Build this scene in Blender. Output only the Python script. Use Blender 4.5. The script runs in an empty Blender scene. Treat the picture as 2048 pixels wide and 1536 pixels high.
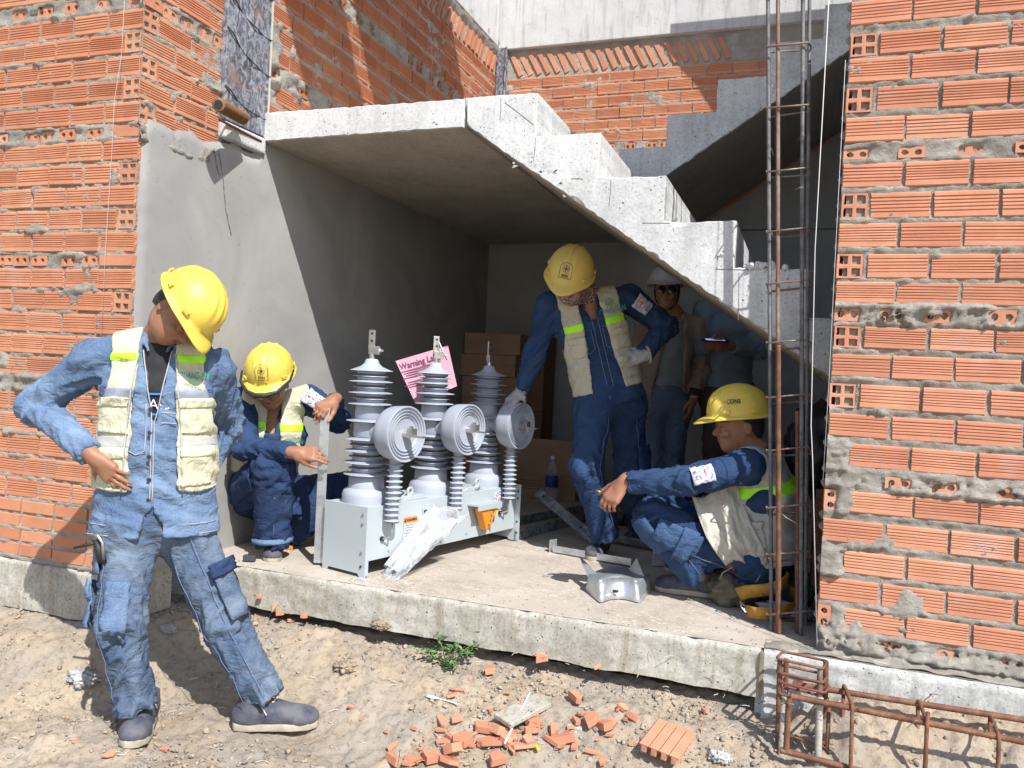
import bpy, bmesh, math, random
import numpy as np
from mathutils import Vector, Matrix
random.seed(7); rng = np.random.default_rng(7)
SC = bpy.context.scene; COL = SC.collection
PI = math.pi
# ------------------------------------------------------------------ camera
FPX = 1611.45; CAMH = 0.92
_y, _p, _r = [math.radians(a) for a in (-19.814, -0.854, 2.862)]
_f = np.array([math.sin(_y)*math.cos(_p), math.cos(_y)*math.cos(_p), math.sin(_p)])
_rt = np.array([math.cos(_y), -math.sin(_y), 0.0]); _up = np.cross(_rt, _f)
_R = math.cos(_r)*_rt + math.sin(_r)*_up; _U = -math.sin(_r)*_rt + math.cos(_r)*_up
CAM = np.array([0.0, 0.0, CAMH])
cd = bpy.data.cameras.new('camera'); cam = bpy.data.objects.new('camera', cd); COL.objects.link(cam)
cam.matrix_world = Matrix(((_R[0], _U[0], -_f[0], 0), (_R[1], _U[1], -_f[1], 0), (_R[2], _U[2], -_f[2], CAMH), (0, 0, 0, 1)))
cd.sensor_fit = 'HORIZONTAL'; cd.sensor_width = 36.0; cd.lens = FPX/2048*36.0; cd.clip_start = 0.05; cd.clip_end = 500
SC.camera = cam
def at(px, py, Y=None, X=None, Z=None):
    """a point of the place seen at a pixel of the photograph, on the plane Y, X or Z = const"""
    d = (px-1024)/FPX*_R + (768-py)/FPX*_U + _f
    if Y is not None: t = Y/d[1]
    elif X is not None: t = X/d[0]
    else: t = (Z-CAMH)/d[2]
    return CAM + d*t
# ------------------------------------------------------------------ light
SUN = np.array([-0.65, 0.62, -1.0])          # the way the light travels
sd = bpy.data.lights.new('sun', 'SUN'); sun = bpy.data.objects.new('sun', sd); COL.objects.link(sun)
sd.energy = 4.75; sd.angle = math.radians(0.53); sd.color = (1.0, 0.985, 0.955)
sun.rotation_euler = Vector(SUN).to_track_quat('-Z', 'Y').to_euler(); sun.location = (3, -3, 6)
W_ = bpy.data.worlds.new('World'); SC.world = W_; W_.use_nodes = True
_nt = W_.node_tree; _nt.nodes.clear()
_sk = _nt.nodes.new('ShaderNodeTexSky'); _sk.sky_type = 'NISHITA'; _sk.sun_disc = False
_sk.sun_elevation = math.atan2(1.0, math.hypot(SUN[0], SUN[1])); _sk.sun_rotation = math.atan2(-SUN[0], -SUN[1])
_bg = _nt.nodes.new('ShaderNodeBackground'); _bg.inputs[1].default_value = 0.135
_wo = _nt.nodes.new('ShaderNodeOutputWorld')
_nt.links.new(_sk.outputs[0], _bg.inputs[0]); _nt.links.new(_bg.outputs[0], _wo.inputs[0])
SC.view_settings.view_transform = 'Standard'; SC.view_settings.look = 'None'
SC.view_settings.exposure = 0.42; SC.view_settings.gamma = 1.0; SC.view_settings.use_curve_mapping = False
SC.cycles.max_bounces = 8; SC.cycles.diffuse_bounces = 4
# ------------------------------------------------------------------ helpers
def tag(o, label=None, cat=None, group=None, kind=None):
    if label: o['label'] = label
    if cat: o['category'] = cat
    if group: o['group'] = group
    if kind: o['kind'] = kind
    return o
def empty(name, loc=(0, 0, 0), label=None, cat=None, group=None, kind=None):
    o = bpy.data.objects.new(name, None); COL.objects.link(o); o.location = loc; o.empty_display_size = .05
    return tag(o, label, cat, group, kind)
def par(o, p):
    if p is not None:
        o.parent = p
        o.matrix_parent_inverse = Matrix.Translation(p.location).inverted() if p.parent is None else (p.matrix_parent_inverse @ Matrix.Identity(4)) if False else Matrix.Translation(p.location).inverted()
    return o
def mk(name, V, F, m=None, parent=None, smooth=False, world_parent=True):
    V = np.asarray(V, dtype=np.float32).reshape(-1, 3)
    me = bpy.data.meshes.new(name)
    if isinstance(F, np.ndarray) and F.ndim == 2:
        n, k = F.shape
        me.vertices.add(len(V)); me.vertices.foreach_set('co', V.ravel())
        me.loops.add(n*k); me.loops.foreach_set('vertex_index', F.astype(np.int32).ravel())
        me.polygons.add(n); me.polygons.foreach_set('loop_start', np.arange(0, n*k, k, dtype=np.int32))
        me.update(calc_edges=True)
    else:
        me.from_pydata(V.tolist(), [], [list(map(int, f)) for f in F])
    if smooth: me.polygons.foreach_set('use_smooth', np.ones(len(me.polygons), dtype=bool))
    me.validate(); me.update()
    o = bpy.data.objects.new(name, me); COL.objects.link(o)
    if m:
        for mm in (m if isinstance(m, (list, tuple)) else [m]): me.materials.append(mm)
    if parent is not None:
        base = parent
        o.parent = base
        o.matrix_parent_inverse = wm(base).inverted()
    return o
def wm(o):
    M = Matrix.LocRotScale(o.location, o.rotation_euler, o.scale)
    if o.parent: M = wm(o.parent) @ o.matrix_parent_inverse @ M
    return M
class MB:
    """collects boxes, tubes and lathes into one mesh"""
    def __init__(s): s.V = []; s.F = []; s.n = 0
    def add(s, V, F):
        V = np.asarray(V, float).reshape(-1, 3)
        s.F += [[i+s.n for i in f] for f in F]; s.V.append(V); s.n += len(V); return s
    def box(s, c, d, ax=None):
        c = np.asarray(c, float); h = np.asarray(d, float)/2
        A = np.eye(3) if ax is None else np.asarray(ax, float)
        P = [c + sx*h[0]*A[0] + sy*h[1]*A[1] + sz*h[2]*A[2] for sx in (-1, 1) for sy in (-1, 1) for sz in (-1, 1)]
        F = [(0, 1, 3, 2), (4, 6, 7, 5), (0, 4, 5, 1), (2, 3, 7, 6), (0, 2, 6, 4), (1, 5, 7, 3)]
        if np.linalg.det(A) < 0: F = [f[::-1] for f in F]
        return s.add(P, F)
    def lathe(s, o, prof, n=24, ax=(0, 0, 1), cap=True):
        """prof: (radius, height) list along axis ax from origin o"""
        a = np.array(ax, float); a /= np.linalg.norm(a)
        u = np.cross(a, (0, 0, 1) if abs(a[2]) < .9 else (1, 0, 0)); u /= np.linalg.norm(u); v = np.cross(a, u)
        th = np.linspace(0, 2*PI, n, endpoint=False); P = []
        for r, h in prof: P += [np.asarray(o)+a*h+r*(math.cos(t)*u+math.sin(t)*v) for t in th]
        F = [(i*n+j, i*n+(j+1) % n, (i+1)*n+(j+1) % n, (i+1)*n+j) for i in range(len(prof)-1) for j in range(n)]
        if cap: F += [tuple(range(n))[::-1], tuple((len(prof)-1)*n+j for j in range(n))]
        return s.add(P, F)
    def tube(s, pts, r, n=8, cap=True, ribs=0, ribh=.12, closed=False):
        P = [np.asarray(p, float) for p in pts]; R = r if hasattr(r, '__len__') else [r]*len(P)
        if ribs:
            Q = []; RR = []
            for i in range(len(P)-1):
                L = np.linalg.norm(P[i+1]-P[i]); m = max(2, int(L/ribs)*2)
                for k in range(m): Q.append(P[i]+(P[i+1]-P[i])*k/m); RR.append(R[i]*(1+(ribh if k % 2 else -ribh*.4)))
            Q.append(P[-1]); RR.append(R[-1]); P, R = Q, RR
        V = []; pu = None
        for i, p in enumerate(P):
            d = P[min(i+1, len(P)-1)]-P[max(i-1, 0)]; d = d/(np.linalg.norm(d)+1e-9)
            if pu is None:
                pu = np.cross(d, (0, 0, 1) if abs(d[2]) < .9 else (1, 0, 0))
            pu = pu - d*(pu@d); pu /= np.linalg.norm(pu)+1e-9; pv = np.cross(d, pu)
            V += [p+R[i]*(math.cos(t)*pu+math.sin(t)*pv) for t in np.linspace(0, 2*PI, n, endpoint=False)]
        F = [(i*n+j, i*n+(j+1) % n, (i+1)*n+(j+1) % n, (i+1)*n+j) for i in range(len(P)-1) for j in range(n)]
        if cap: F += [tuple(range(n))[::-1], tuple((len(P)-1)*n+j for j in range(n))]
        return s.add(V, F)
    def prism(s, poly, o, ux, uz, ext):
        """polygon (x,z) in plane ux,uz at origin o, extruded by vector ext"""
        o = np.asarray(o, float); ux = np.asarray(ux, float); uz = np.asarray(uz, float); ext = np.asarray(ext, float)
        n = len(poly); P = [o+x*ux+z*uz for x, z in poly]; P += [p+ext for p in P]
        F = [tuple(range(n)), tuple(range(n, 2*n))[::-1]] + [(j, j+n, (j+1) % n+n, (j+1) % n) for j in range(n)]
        return s.add(P, F)
    def build(s, name, m=None, parent=None, smooth=False, bevel=0, seg=2, auto=None):
        o = mk(name, np.concatenate(s.V), s.F, m, parent, smooth)
        bm = bmesh.new(); bm.from_mesh(o.data)
        bmesh.ops.recalc_face_normals(bm, faces=bm.faces)
        if bevel:
            es = [e for e in bm.edges if len(e.link_faces) == 2 and e.calc_face_angle(0) > .6]
            bmesh.ops.bevel(bm, geom=es, offset=bevel, segments=seg, affect='EDGES', profile=.6, clamp_overlap=True)
        bm.to_mesh(o.data); bm.free()
        if auto:
            o.data.polygons.foreach_set('use_smooth', np.ones(len(o.data.polygons), dtype=bool))
            sharp_by_angle(o.data, auto)
        return o
def sharp_by_angle(me, ang):
    bm = bmesh.new(); bm.from_mesh(me)
    for e in bm.edges: e.smooth = not (len(e.link_faces) == 2 and e.calc_face_angle(0) > ang)
    bm.to_mesh(me); bm.free()
def copy_tree(o, parent=None):
    c = o.copy(); COL.objects.link(c)
    if parent is not None: c.parent = parent
    for ch in [k for k in bpy.data.objects if k.parent == o]: copy_tree(ch, c)
    return c
# ---- vector noise
_perm = np.random.default_rng(3).permutation(256); _perm = np.concatenate([_perm, _perm, _perm])
_grad = np.random.default_rng(5).normal(size=(256, 3)); _grad /= np.linalg.norm(_grad, axis=1)[:, None]
def pn(P):
    P = np.asarray(P, float); i = np.floor(P).astype(int); f = P-i; i &= 255; u = f*f*f*(f*(f*6-15)+10)
    out = 0
    for dx in (0, 1):
        for dy in (0, 1):
            for dz in (0, 1):
                h = _perm[_perm[_perm[(i[..., 0]+dx) & 255]+((i[..., 1]+dy) & 255)]+((i[..., 2]+dz) & 255)] & 255
                g = _grad[h]; d = (g*(f-np.array([dx, dy, dz]))).sum(-1)
                w = (u[..., 0] if dx else 1-u[..., 0])*(u[..., 1] if dy else 1-u[..., 1])*(u[..., 2] if dz else 1-u[..., 2])
                out = out+w*d
    return out*1.6
def fbm(P, o=4, g=.5):
    P = np.asarray(P, float); s = 0; a = 1
    for k in range(o): s = s+a*pn(P*2**k+k*7.3); a *= g
    return s
def sstep(a, b, x): t = np.clip((x-a)/(b-a), 0, 1); return t*t*(3-2*t)
def grid_faces(nu, nv):
    i = np.arange(nu-1)[:, None]*nv+np.arange(nv-1)[None, :]; i = i.ravel()
    return np.stack([i, i+nv, i+nv+1, i+1], 1)
# ------------------------------------------------------------------ materials
class NB:
    def __init__(s, name):
        s.m = bpy.data.materials.new(name); s.m.use_nodes = True; s.t = s.m.node_tree; s.t.nodes.clear()
        s.out = s.n('ShaderNodeOutputMaterial'); s.b = s.n('ShaderNodeBsdfPrincipled'); s.l(s.b.outputs[0], s.out.inputs[0])
        s.tc = s.n('ShaderNodeTexCoord').outputs['Object']
    def n(s, t, **k):
        x = s.t.nodes.new(t)
        for a, v in k.items(): setattr(x, a, v)
        return x
    def l(s, a, b): s.t.links.new(a, b)
    def set(s, k, v):
        i = s.b.inputs[k]
        if hasattr(v, 'links') or hasattr(v, 'is_linked') and not isinstance(v, (float, int, tuple)): s.l(v, i)
        else: i.default_value = v
        return s
    def map(s, scale=(1, 1, 1), src=None):
        x = s.n('ShaderNodeMapping'); s.l(src or s.tc, x.inputs[0]); x.inputs['Scale'].default_value = scale; return x.outputs[0]
    def noise(s, scale, det=4, rough=.55, vec=None, dist=0, out=0):
        x = s.n('ShaderNodeTexNoise'); x.inputs['Scale'].default_value = scale; x.inputs['Detail'].default_value = det
        x.inputs['Roughness'].default_value = rough; x.inputs['Distortion'].default_value = dist
        s.l(vec if vec is not None else s.tc, x.inputs['Vector']); return x.outputs[out]
    def voro(s, scale, vec=None, feat='F1'):
        x = s.n('ShaderNodeTexVoronoi'); x.inputs['Scale'].default_value = scale; x.feature = feat
        s.l(vec if vec is not None else s.tc, x.inputs['Vector']); return x.outputs['Distance']
    def ramp(s, fac, stops, interp='LINEAR'):
        x = s.n('ShaderNodeValToRGB'); x.color_ramp.interpolation = interp; e = x.color_ramp.elements
        while len(e) < len(stops): e.new(.5)
        for k, (p, c) in enumerate(stops):
            e[k].position = p; e[k].color = (*c, 1) if hasattr(c, '__len__') else (c, c, c, 1)
        s.l(fac, x.inputs[0]); return x.outputs[0]
    def mix(s, f, a, b, mode='MIX'):
        x = s.n('ShaderNodeMix', data_type='RGBA', blend_type=mode)
        for sock, v in ((x.inputs[0], f), (x.inputs[6], a), (x.inputs[7], b)):
            if isinstance(v, (float, int)): sock.default_value = v
            elif isinstance(v, tuple): sock.default_value = (*v, 1)
            else: s.l(v, sock)
        return x.outputs[2]
    def math(s, op, a, b=0.0):
        x = s.n('ShaderNodeMath', operation=op)
        for k, v in enumerate((a, b)):
            if isinstance(v, (float, int)): x.inputs[k].default_value = v
            else: s.l(v, x.inputs[k])
        return x.outputs[0]
    def bump(s, *hs):
        prev = None
        for h, st, d in hs:
            x = s.n('ShaderNodeBump'); x.inputs['Strength'].default_value = st; x.inputs['Distance'].default_value = d
            s.l(h, x.inputs['Height'])
            if prev: s.l(prev, x.inputs['Normal'])
            prev = x.outputs[0]
        s.l(prev, s.b.inputs['Normal']); return s
    def rnd(s): return s.n('ShaderNodeObjectInfo').outputs['Random']
def simple(name, c, rough=.6, metal=0., c2=None, sc=20, bump=.0, bs=60, bd=.002, det=4, spec=.5, thr=(.35, .65)):
    b = NB(name)
    if c2: b.set('Base Color', b.ramp(b.noise(sc, det), [(thr[0], c), (thr[1], c2)]))
    else: b.set('Base Color', (*c, 1))
    b.set('Roughness', rough).set('Metallic', metal).set('Specular IOR Level', spec)
    if bump: b.bump((b.noise(bs, 4), bump, bd))
    return b.m
MAT = {}
def m_brick(name, base, dirt=.5):
    b = NB(name); r = b.rnd()
    geo = b.n('ShaderNodeNewGeometry').outputs['Position']
    c = b.ramp(r, [(0, tuple(x*.84 for x in base)), (.4, base), (.75, (base[0]*1.06, base[1]*1.18, base[2]*1.2)), (1, (base[0]*.92, base[1]*.82, base[2]*.8))])
    c = b.mix(b.ramp(b.noise(9, 5, .6, geo), [(.35, 0.), (.75, .55)]), c, (base[0]*.7, base[1]*.62, base[2]*.6))
    c = b.mix(b.ramp(b.noise(4.2, 3, .5, geo), [(.62, 0.), (.75, .35)]), c, (.62, .42, .40))       # pale bloom
    sm = b.ramp(b.noise(7, 7, .72, b.map((1, 1, 1.7), geo), 1.2), [(.60, 0.), (.66, dirt)])          # cement smears
    c = b.mix(sm, c, (.36, .32, .26))
    b.set('Base Color', c).set('Roughness', .88).set('Specular IOR Level', .25)
    b.bump((b.noise(160, 4, .7, geo), .35, .002), (b.noise(25, 3, .6, geo), .25, .004), (sm, .35, .003)); return b.m
MAT['brick'] = m_brick('fired_brick', (.58, .255, .145))
MAT['brick_pink'] = m_brick('fired_brick_pink', (.60, .27, .165), .35)
MAT['brick_red'] = m_brick('fired_brick_red', (.47, .19, .10), .35)
def m_mortar():
    b = NB('mortar'); c = b.ramp(b.noise(6, 6, .65), [(.3, (.30, .275, .235)), (.5, (.40, .37, .32)), (.72, (.50, .465, .41))])
    c = b.mix(b.ramp(b.noise(2.1, 3), [(.5, 0.), (.7, .5)]), c, (.27, .245, .215))
    b.set('Base Color', c).set('Roughness', .95).set('Specular IOR Level', .15)
    b.bump((b.noise(30, 7, .75, b.map((1, 1, 1.5)), .8), 1., .014), (b.noise(120, 5, .8), .8, .004)); return b.m
MAT['mortar'] = m_mortar()
def m_plaster():
    b = NB('cement_plaster'); c = b.ramp(b.noise(1.6, 6, .6, None, .6), [(.28, (.27, .265, .255)), (.5, (.34, .333, .32)), (.72, (.42, .41, .39))])
    c = b.mix(b.ramp(b.noise(.9, 2), [(.5, 0.), (.7, .35)]), c, (.36, .335, .31))
    c = b.mix(b.ramp(b.noise(34, 3, .6), [(.66, 0.), (.72, .5)]), c, (.2, .19, .17))
    b.set('Base Color', c).set('Roughness', .9).set('Specular IOR Level', .2)
    b.bump((b.noise(14, 5, .6), .25, .006), (b.noise(240, 3, .7), .35, .0012)); return b.m
MAT['plaster'] = m_plaster()
def m_concrete(name, lo, hi, pits=.8, streak=0., stain=(.3, .26, .2), sc=1., mott=.6):
    b = NB(name); c = b.ramp(b.noise(3.5*sc, 7, .65, None, .4), [(.3, lo), (.68, hi)])
    c = b.mix(b.ramp(b.noise(11*sc, 5, .7), [(.52, 0.), (.75, .45)]), c, tuple(x*.72 for x in lo))
    if streak: c = b.mix(b.ramp(b.noise(7, 5, .65, b.map((3.2, 3.2, .32)), .5), [(.50, 0.), (.66, streak)]), c, stain)
    pv = b.voro(38*sc); pit = b.ramp(b.math('ADD', pv, b.math('MULTIPLY', b.noise(13*sc, 3), -.55)), [(-.0, 0.), (.0, 0.)])
    ft = b.ramp(b.noise(70*sc, 5, .8), [(.36, (.62, .62, .60)), (.5, (.95, .95, .95)), (.68, (1.12, 1.12, 1.12))]); c = b.mix(mott, c, b.mix(1., c, ft, 'MULTIPLY'))
    p = b.n('ShaderNodeMapRange'); b.l(b.math('ADD', pv, b.math('MULTIPLY', b.noise(16*sc, 2), -.42)), p.inputs[0])
    p.inputs[1].default_value = -.17; p.inputs[2].default_value = -.08; p.inputs[3].default_value = 1; p.inputs[4].default_value = 0
    c = b.mix(b.math('MULTIPLY', p.outputs[0], pits), c, (.10, .095, .085))
    b.set('Base Color', c).set('Roughness', .85).set('Specular IOR Level', .25)
    b.bump((b.math('MULTIPLY', p.outputs[0], -1.), .7, .006), (b.noise(20, 6, .7), .35, .006), (b.noise(200, 3, .7), .3, .0015)); return b.m
MAT['stair'] = m_concrete('cast_concrete', (.50, .50, .495), (.74, .74, .735), 1., .30, (.36, .355, .345), 1.15, .75)
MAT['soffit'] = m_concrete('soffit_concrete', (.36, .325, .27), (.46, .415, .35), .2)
MAT['beamw'] = m_concrete('pale_concrete', (.52, .515, .50), (.60, .595, .585), .35, .55, (.30, .295, .28), 1., .2)
MAT['slabf'] = m_concrete('weathered_concrete', (.36, .34, .29), (.54, .515, .45), 1., .6, (.30, .25, .17), 1.2, .95)
MAT['slabg'] = m_concrete('grey_footing_concrete', (.40, .40, .38), (.58, .58, .56), 1., .35, (.25, .25, .24), 1.3, .9)
def m_floor():
    b = NB('dusty_floor'); c = b.ramp(b.noise(2.2, 6, .62, None, .5), [(.3, (.38, .325, .27)), (.55, (.47, .41, .35)), (.75, (.54, .485, .425))])
    sc = b.ramp(b.noise(26, 5, .75, b.map((1, 2.4, 1)), 2.2), [(.54, 0.), (.60, .85)])
    sc = b.math('MULTIPLY', sc, b.ramp(b.noise(2.7, 4), [(.40, 0.), (.52, 1.)]))
    c = b.mix(b.ramp(b.noise(5.5, 5, .7, None, 1.5), [(.50, 0.), (.64, .55)]), c, (.32, .27, .22)); c = b.mix(b.ramp(b.noise(9, 6, .75, None, 2.5), [(.60, 0.), (.66, .4)]), c, (.44, .43, .41))
    c = b.mix(sc, c, (.74, .66, .55)); c = b.mix(b.ramp(b.noise(60, 4, .8), [(.62, 0.), (.7, .5)]), c, (.22, .18, .14))
    b.set('Base Color', c).set('Roughness', .93).set('Specular IOR Level', .15)
    b.bump((b.noise(18, 6, .7), .4, .006), (b.noise(150, 4, .7), .4, .002)); return b.m
MAT['floor'] = m_floor()
def m_ground():
    b = NB('sandy_soil'); c = b.ramp(b.noise(1.7, 6, .6, None, .7), [(.3, (.34, .275, .205)), (.5, (.46, .37, .275)), (.7, (.53, .44, .34))])
    c = b.mix(b.ramp(b.noise(2.3, 5, .6, b.map((1, 1, 1), b.tc), 1.), [(.48, 0.), (.62, .75)]), c, (.36, .32, .275))
    c = b.mix(b.ramp(b.noise(38, 5, .75), [(.5, 0.), (.66, .7)]), c, (.20, .16, .12))
    c = b.mix(b.ramp(b.voro(55), [(.04, .5), (.12, 0.)]), c, (.48, .42, .34))
    b.set('Base Color', c).set('Roughness', .97).set('Specular IOR Level', .1)
    b.bump((b.noise(12, 7, .7), .6, .02), (b.noise(70, 6, .8), .8, .008), (b.noise(260, 3, .7), .5, .002)); return b.m
MAT['ground'] = m_ground()
MAT['rock'] = None
def m_rock():
    b = NB('rubble_stone'); r = b.n('ShaderNodeNewGeometry').outputs['Random Per Island']
    c = b.ramp(r, [(0, (.20, .18, .155)), (.35, (.31, .275, .23)), (.7, (.40, .33, .25)), (.95, (.46, .40, .33)), (.985, (.52, .23, .13)), (1, (.55, .28, .17))])
    c = b.mix(b.ramp(b.noise(30, 4, .7), [(.4, 0.), (.7, .5)]), c, (.30, .26, .2))
    b.set('Base Color', c).set('Roughness', .95).set('Specular IOR Level', .12); b.bump((b.noise(90, 5, .7), .7, .004)); return b.m
MAT['rock'] = m_rock()
def m_formwork():
    b = NB('stained_formwork'); n1 = b.noise(26, 7, .72, b.map((1, 1, .6)), 1.6)
    c = b.ramp(n1, [(.30, (.035, .035, .045)), (.45, (.09, .09, .11)), (.56, (.25, .26, .30)), (.68, (.42, .41, .40))])
    c = b.mix(b.ramp(b.noise(7, 4, .6), [(.55, 0.), (.66, .45)]), c, (.26, .16, .11))
    b.set('Base Color', c).set('Roughness', .7); b.bump((n1, .5, .004)); return b.m
MAT['form'] = m_formwork()
def m_rust(name, a, c_, d, metal=.35):
    b = NB(name); c = b.ramp(b.noise(22, 6, .7), [(.3, a), (.5, c_), (.7, d)])
    b.set('Base Color', c).set('Roughness', .75).set('Metallic', metal); b.bump((b.noise(220, 4, .7), .4, .001)); return b.m
MAT['rust'] = m_rust('rusty_steel', (.10, .045, .028), (.19, .085, .048), (.29, .165, .105), .25)
MAT['bar'] = m_rust('grey_rebar_steel', (.10, .10, .105), (.20, .20, .205), (.30, .29, .285), .55)
MAT['barmix'] = m_rust('part_rusted_rebar', (.22, .10, .06), (.25, .17, .13), (.33, .30, .28), .4)
MAT['wire'] = simple('tie_wire', (.36, .32, .28), .5, .6, (.22, .17, .13), 30)
# ================================================================== BRICK WALLS
def stretcher_mesh(name, L, H, D, m, seed, ribs=True):
    r = np.random.default_rng(seed); j = lambda s: r.uniform(-s, s)
    prof = [(0.003, -H/2)]
    prof.append((0.0, -H/2+.004))
    if ribs:
        n = 5 if seed % 3 else 6; z0, z1 = -H*.24, H*.30
        for k in range(n):
            zc = z0+(z1-z0)*k/(n-1); w = .0028
            prof += [(0.0, zc-w), (.0038, zc-w*.2), (.0038, zc+w*.3), (0.0, zc+w)]
    prof += [(0.0, H/2-.004), (.003, H/2), (D, H/2), (D, -H/2)]
    V = []
    for x in (-L/2, L/2):
        for i, (y, z) in enumerate(prof): V.append((x+j(.0015)*(1 if i < len(prof)-2 else 0), y+j(.0006), z+j(.0007)))
    n = len(prof); F = [tuple(range(n)), tuple(range(n, 2*n))[::-1]]
    F += [(i, i+n, (i+1) % n+n, (i+1) % n) for i in range(n)]
    me = bpy.data.meshes.new(name); me.from_pydata(V, [], F); me.materials.append(m); me.update()
    bm = bmesh.new(); bm.from_mesh(me); bmesh.ops.recalc_face_normals(bm, faces=bm.faces); bm.to_mesh(me); bm.free(); return me
def header_mesh(name, Wd, H, D, m, seed, nx=2, nz=2, rnd=False, hs=.3):
    r = np.random.default_rng(seed); V = []; F = []
    def v(x, y, z): V.append((x, y, z)); return len(V)-1
    cw, ch = Wd/nx, H/nz
    for i in range(nx):
        for k in range(nz):
            cx = -Wd/2+cw*(i+.5); cz = -H/2+ch*(k+.5)
            rr = min(cw, ch)*hs
            an = [PI/4*q+PI/8*0 for q in range(8)]
            outer = []; inner = []; deep = []
            for q in range(8):
                a = PI/4*q; ox = np.sign(round(math.cos(a), 3))*cw/2; oz = np.sign(round(math.sin(a), 3))*ch/2
                outer.append(v(cx+ox, 0, cz+oz))
                if rnd: hx, hz = rr*math.cos(a), rr*math.sin(a)
                else: hx, hz = np.sign(round(math.cos(a), 3))*rr*1.12, np.sign(round(math.sin(a), 3))*rr*1.12
                jx, jz = r.uniform(-.0015, .0015, 2)
                inner.append(v(cx+hx+jx, .0005, cz+hz+jz)); deep.append(v(cx+hx*.9, D*.75, cz+hz*.9))
            for q in range(8):
                p = (q+1) % 8; F.append((outer[q], outer[p], inner[p], inner[q])); F.append((inner[q], inner[p], deep[p], deep[q]))
            F.append(tuple(deep))
    b = [v(x, y, z) for y in (0, D) for x, z in ((-Wd/2, -H/2), (Wd/2, -H/2), (Wd/2, H/2), (-Wd/2, H/2))]
    for q in range(4): F.append((b[q], b[(q+1) % 4], b[4+(q+1) % 4], b[4+q]))
    me = bpy.data.meshes.new(name); me.from_pydata(V, [], F); me.materials.append(m)
    bm = bmesh.new(); bm.from_mesh(me); bmesh.ops.remove_doubles(bm, verts=bm.verts, dist=.0004)
    bmesh.ops.recalc_face_normals(bm, faces=bm.faces); bm.to_mesh(me); bm.free(); return me
def corner_mesh(name, L, H, D, m, seed, side):
    """a stretcher whose end (side -1 or +1 along x) shows its four holes"""
    me = stretcher_mesh(name, L, H, D, m, seed); hm = header_mesh('h', D, H, .075, m, seed)
    bm = bmesh.new(); bm.from_mesh(me)
    bmesh.ops.delete(bm, geom=[f for f in bm.faces if f.normal.x*side > .9], context='FACES')
    b2 = bmesh.new(); b2.from_mesh(hm)
    bmesh.ops.delete(b2, geom=[f for f in b2.faces if abs(f.normal.y) < .1 and (abs(abs(f.calc_center_median().x)-D/2) < .002 or abs(abs(f.calc_center_median().z)-H/2) < .002) or f.calc_center_median().y > .074], context='FACES')
    M = Matrix.Rotation(PI/2*side, 4, 'Z'); b2.transform(Matrix.Translation((side*L/2, D/2, 0)) @ M)
    t = bpy.data.meshes.new('t'); b2.to_mesh(t); bm.from_mesh(t); bmesh.ops.recalc_face_normals(bm, faces=bm.faces)
    bm.to_mesh(me); bm.free(); b2.free(); bpy.data.meshes.remove(hm); bpy.data.meshes.remove(t); return me
BL, BH, BD = .182, .083, .083
_sets = {}
def brick_set(key):
    if key not in _sets:
        m = MAT[key]
        _sets[key] = dict(S=[stretcher_mesh('brick', BL, BH, BD, m, 11+k) for k in range(5)],
            T=[stretcher_mesh('brick', BL, BH, BD, m, 31+k, False) for k in range(2)],
            H=[header_mesh('brick', .083, BH, .1, m, 41+k) for k in range(3)],
            h=[header_mesh('brick', .083, .042, .1, m, 51+k, 2, 1, True, .28) for k in range(3)],
            v=[header_mesh('brick', .042, BH, .1, m, 61+k, 1, 2, True, .28) for k in range(2)],
            cl=[corner_mesh('brick', BL, BH, BD, m, 71, -1)], cr=[corner_mesh('brick', BL, BH, BD, m, 72, 1)])
    return _sets[key]
def fin_brick(me, parent, P, rot, sc=(1, 1, 1), tilt=0.):
    o = bpy.data.objects.new('brick', me); COL.objects.link(o); o.parent = parent; o.matrix_parent_inverse = wm(parent).inverted()
    o.location = P; o.rotation_euler = (random.gauss(0, .006), random.gauss(0, .006)+tilt, rot+random.gauss(0, .008)); o.scale = sc; return o
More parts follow.
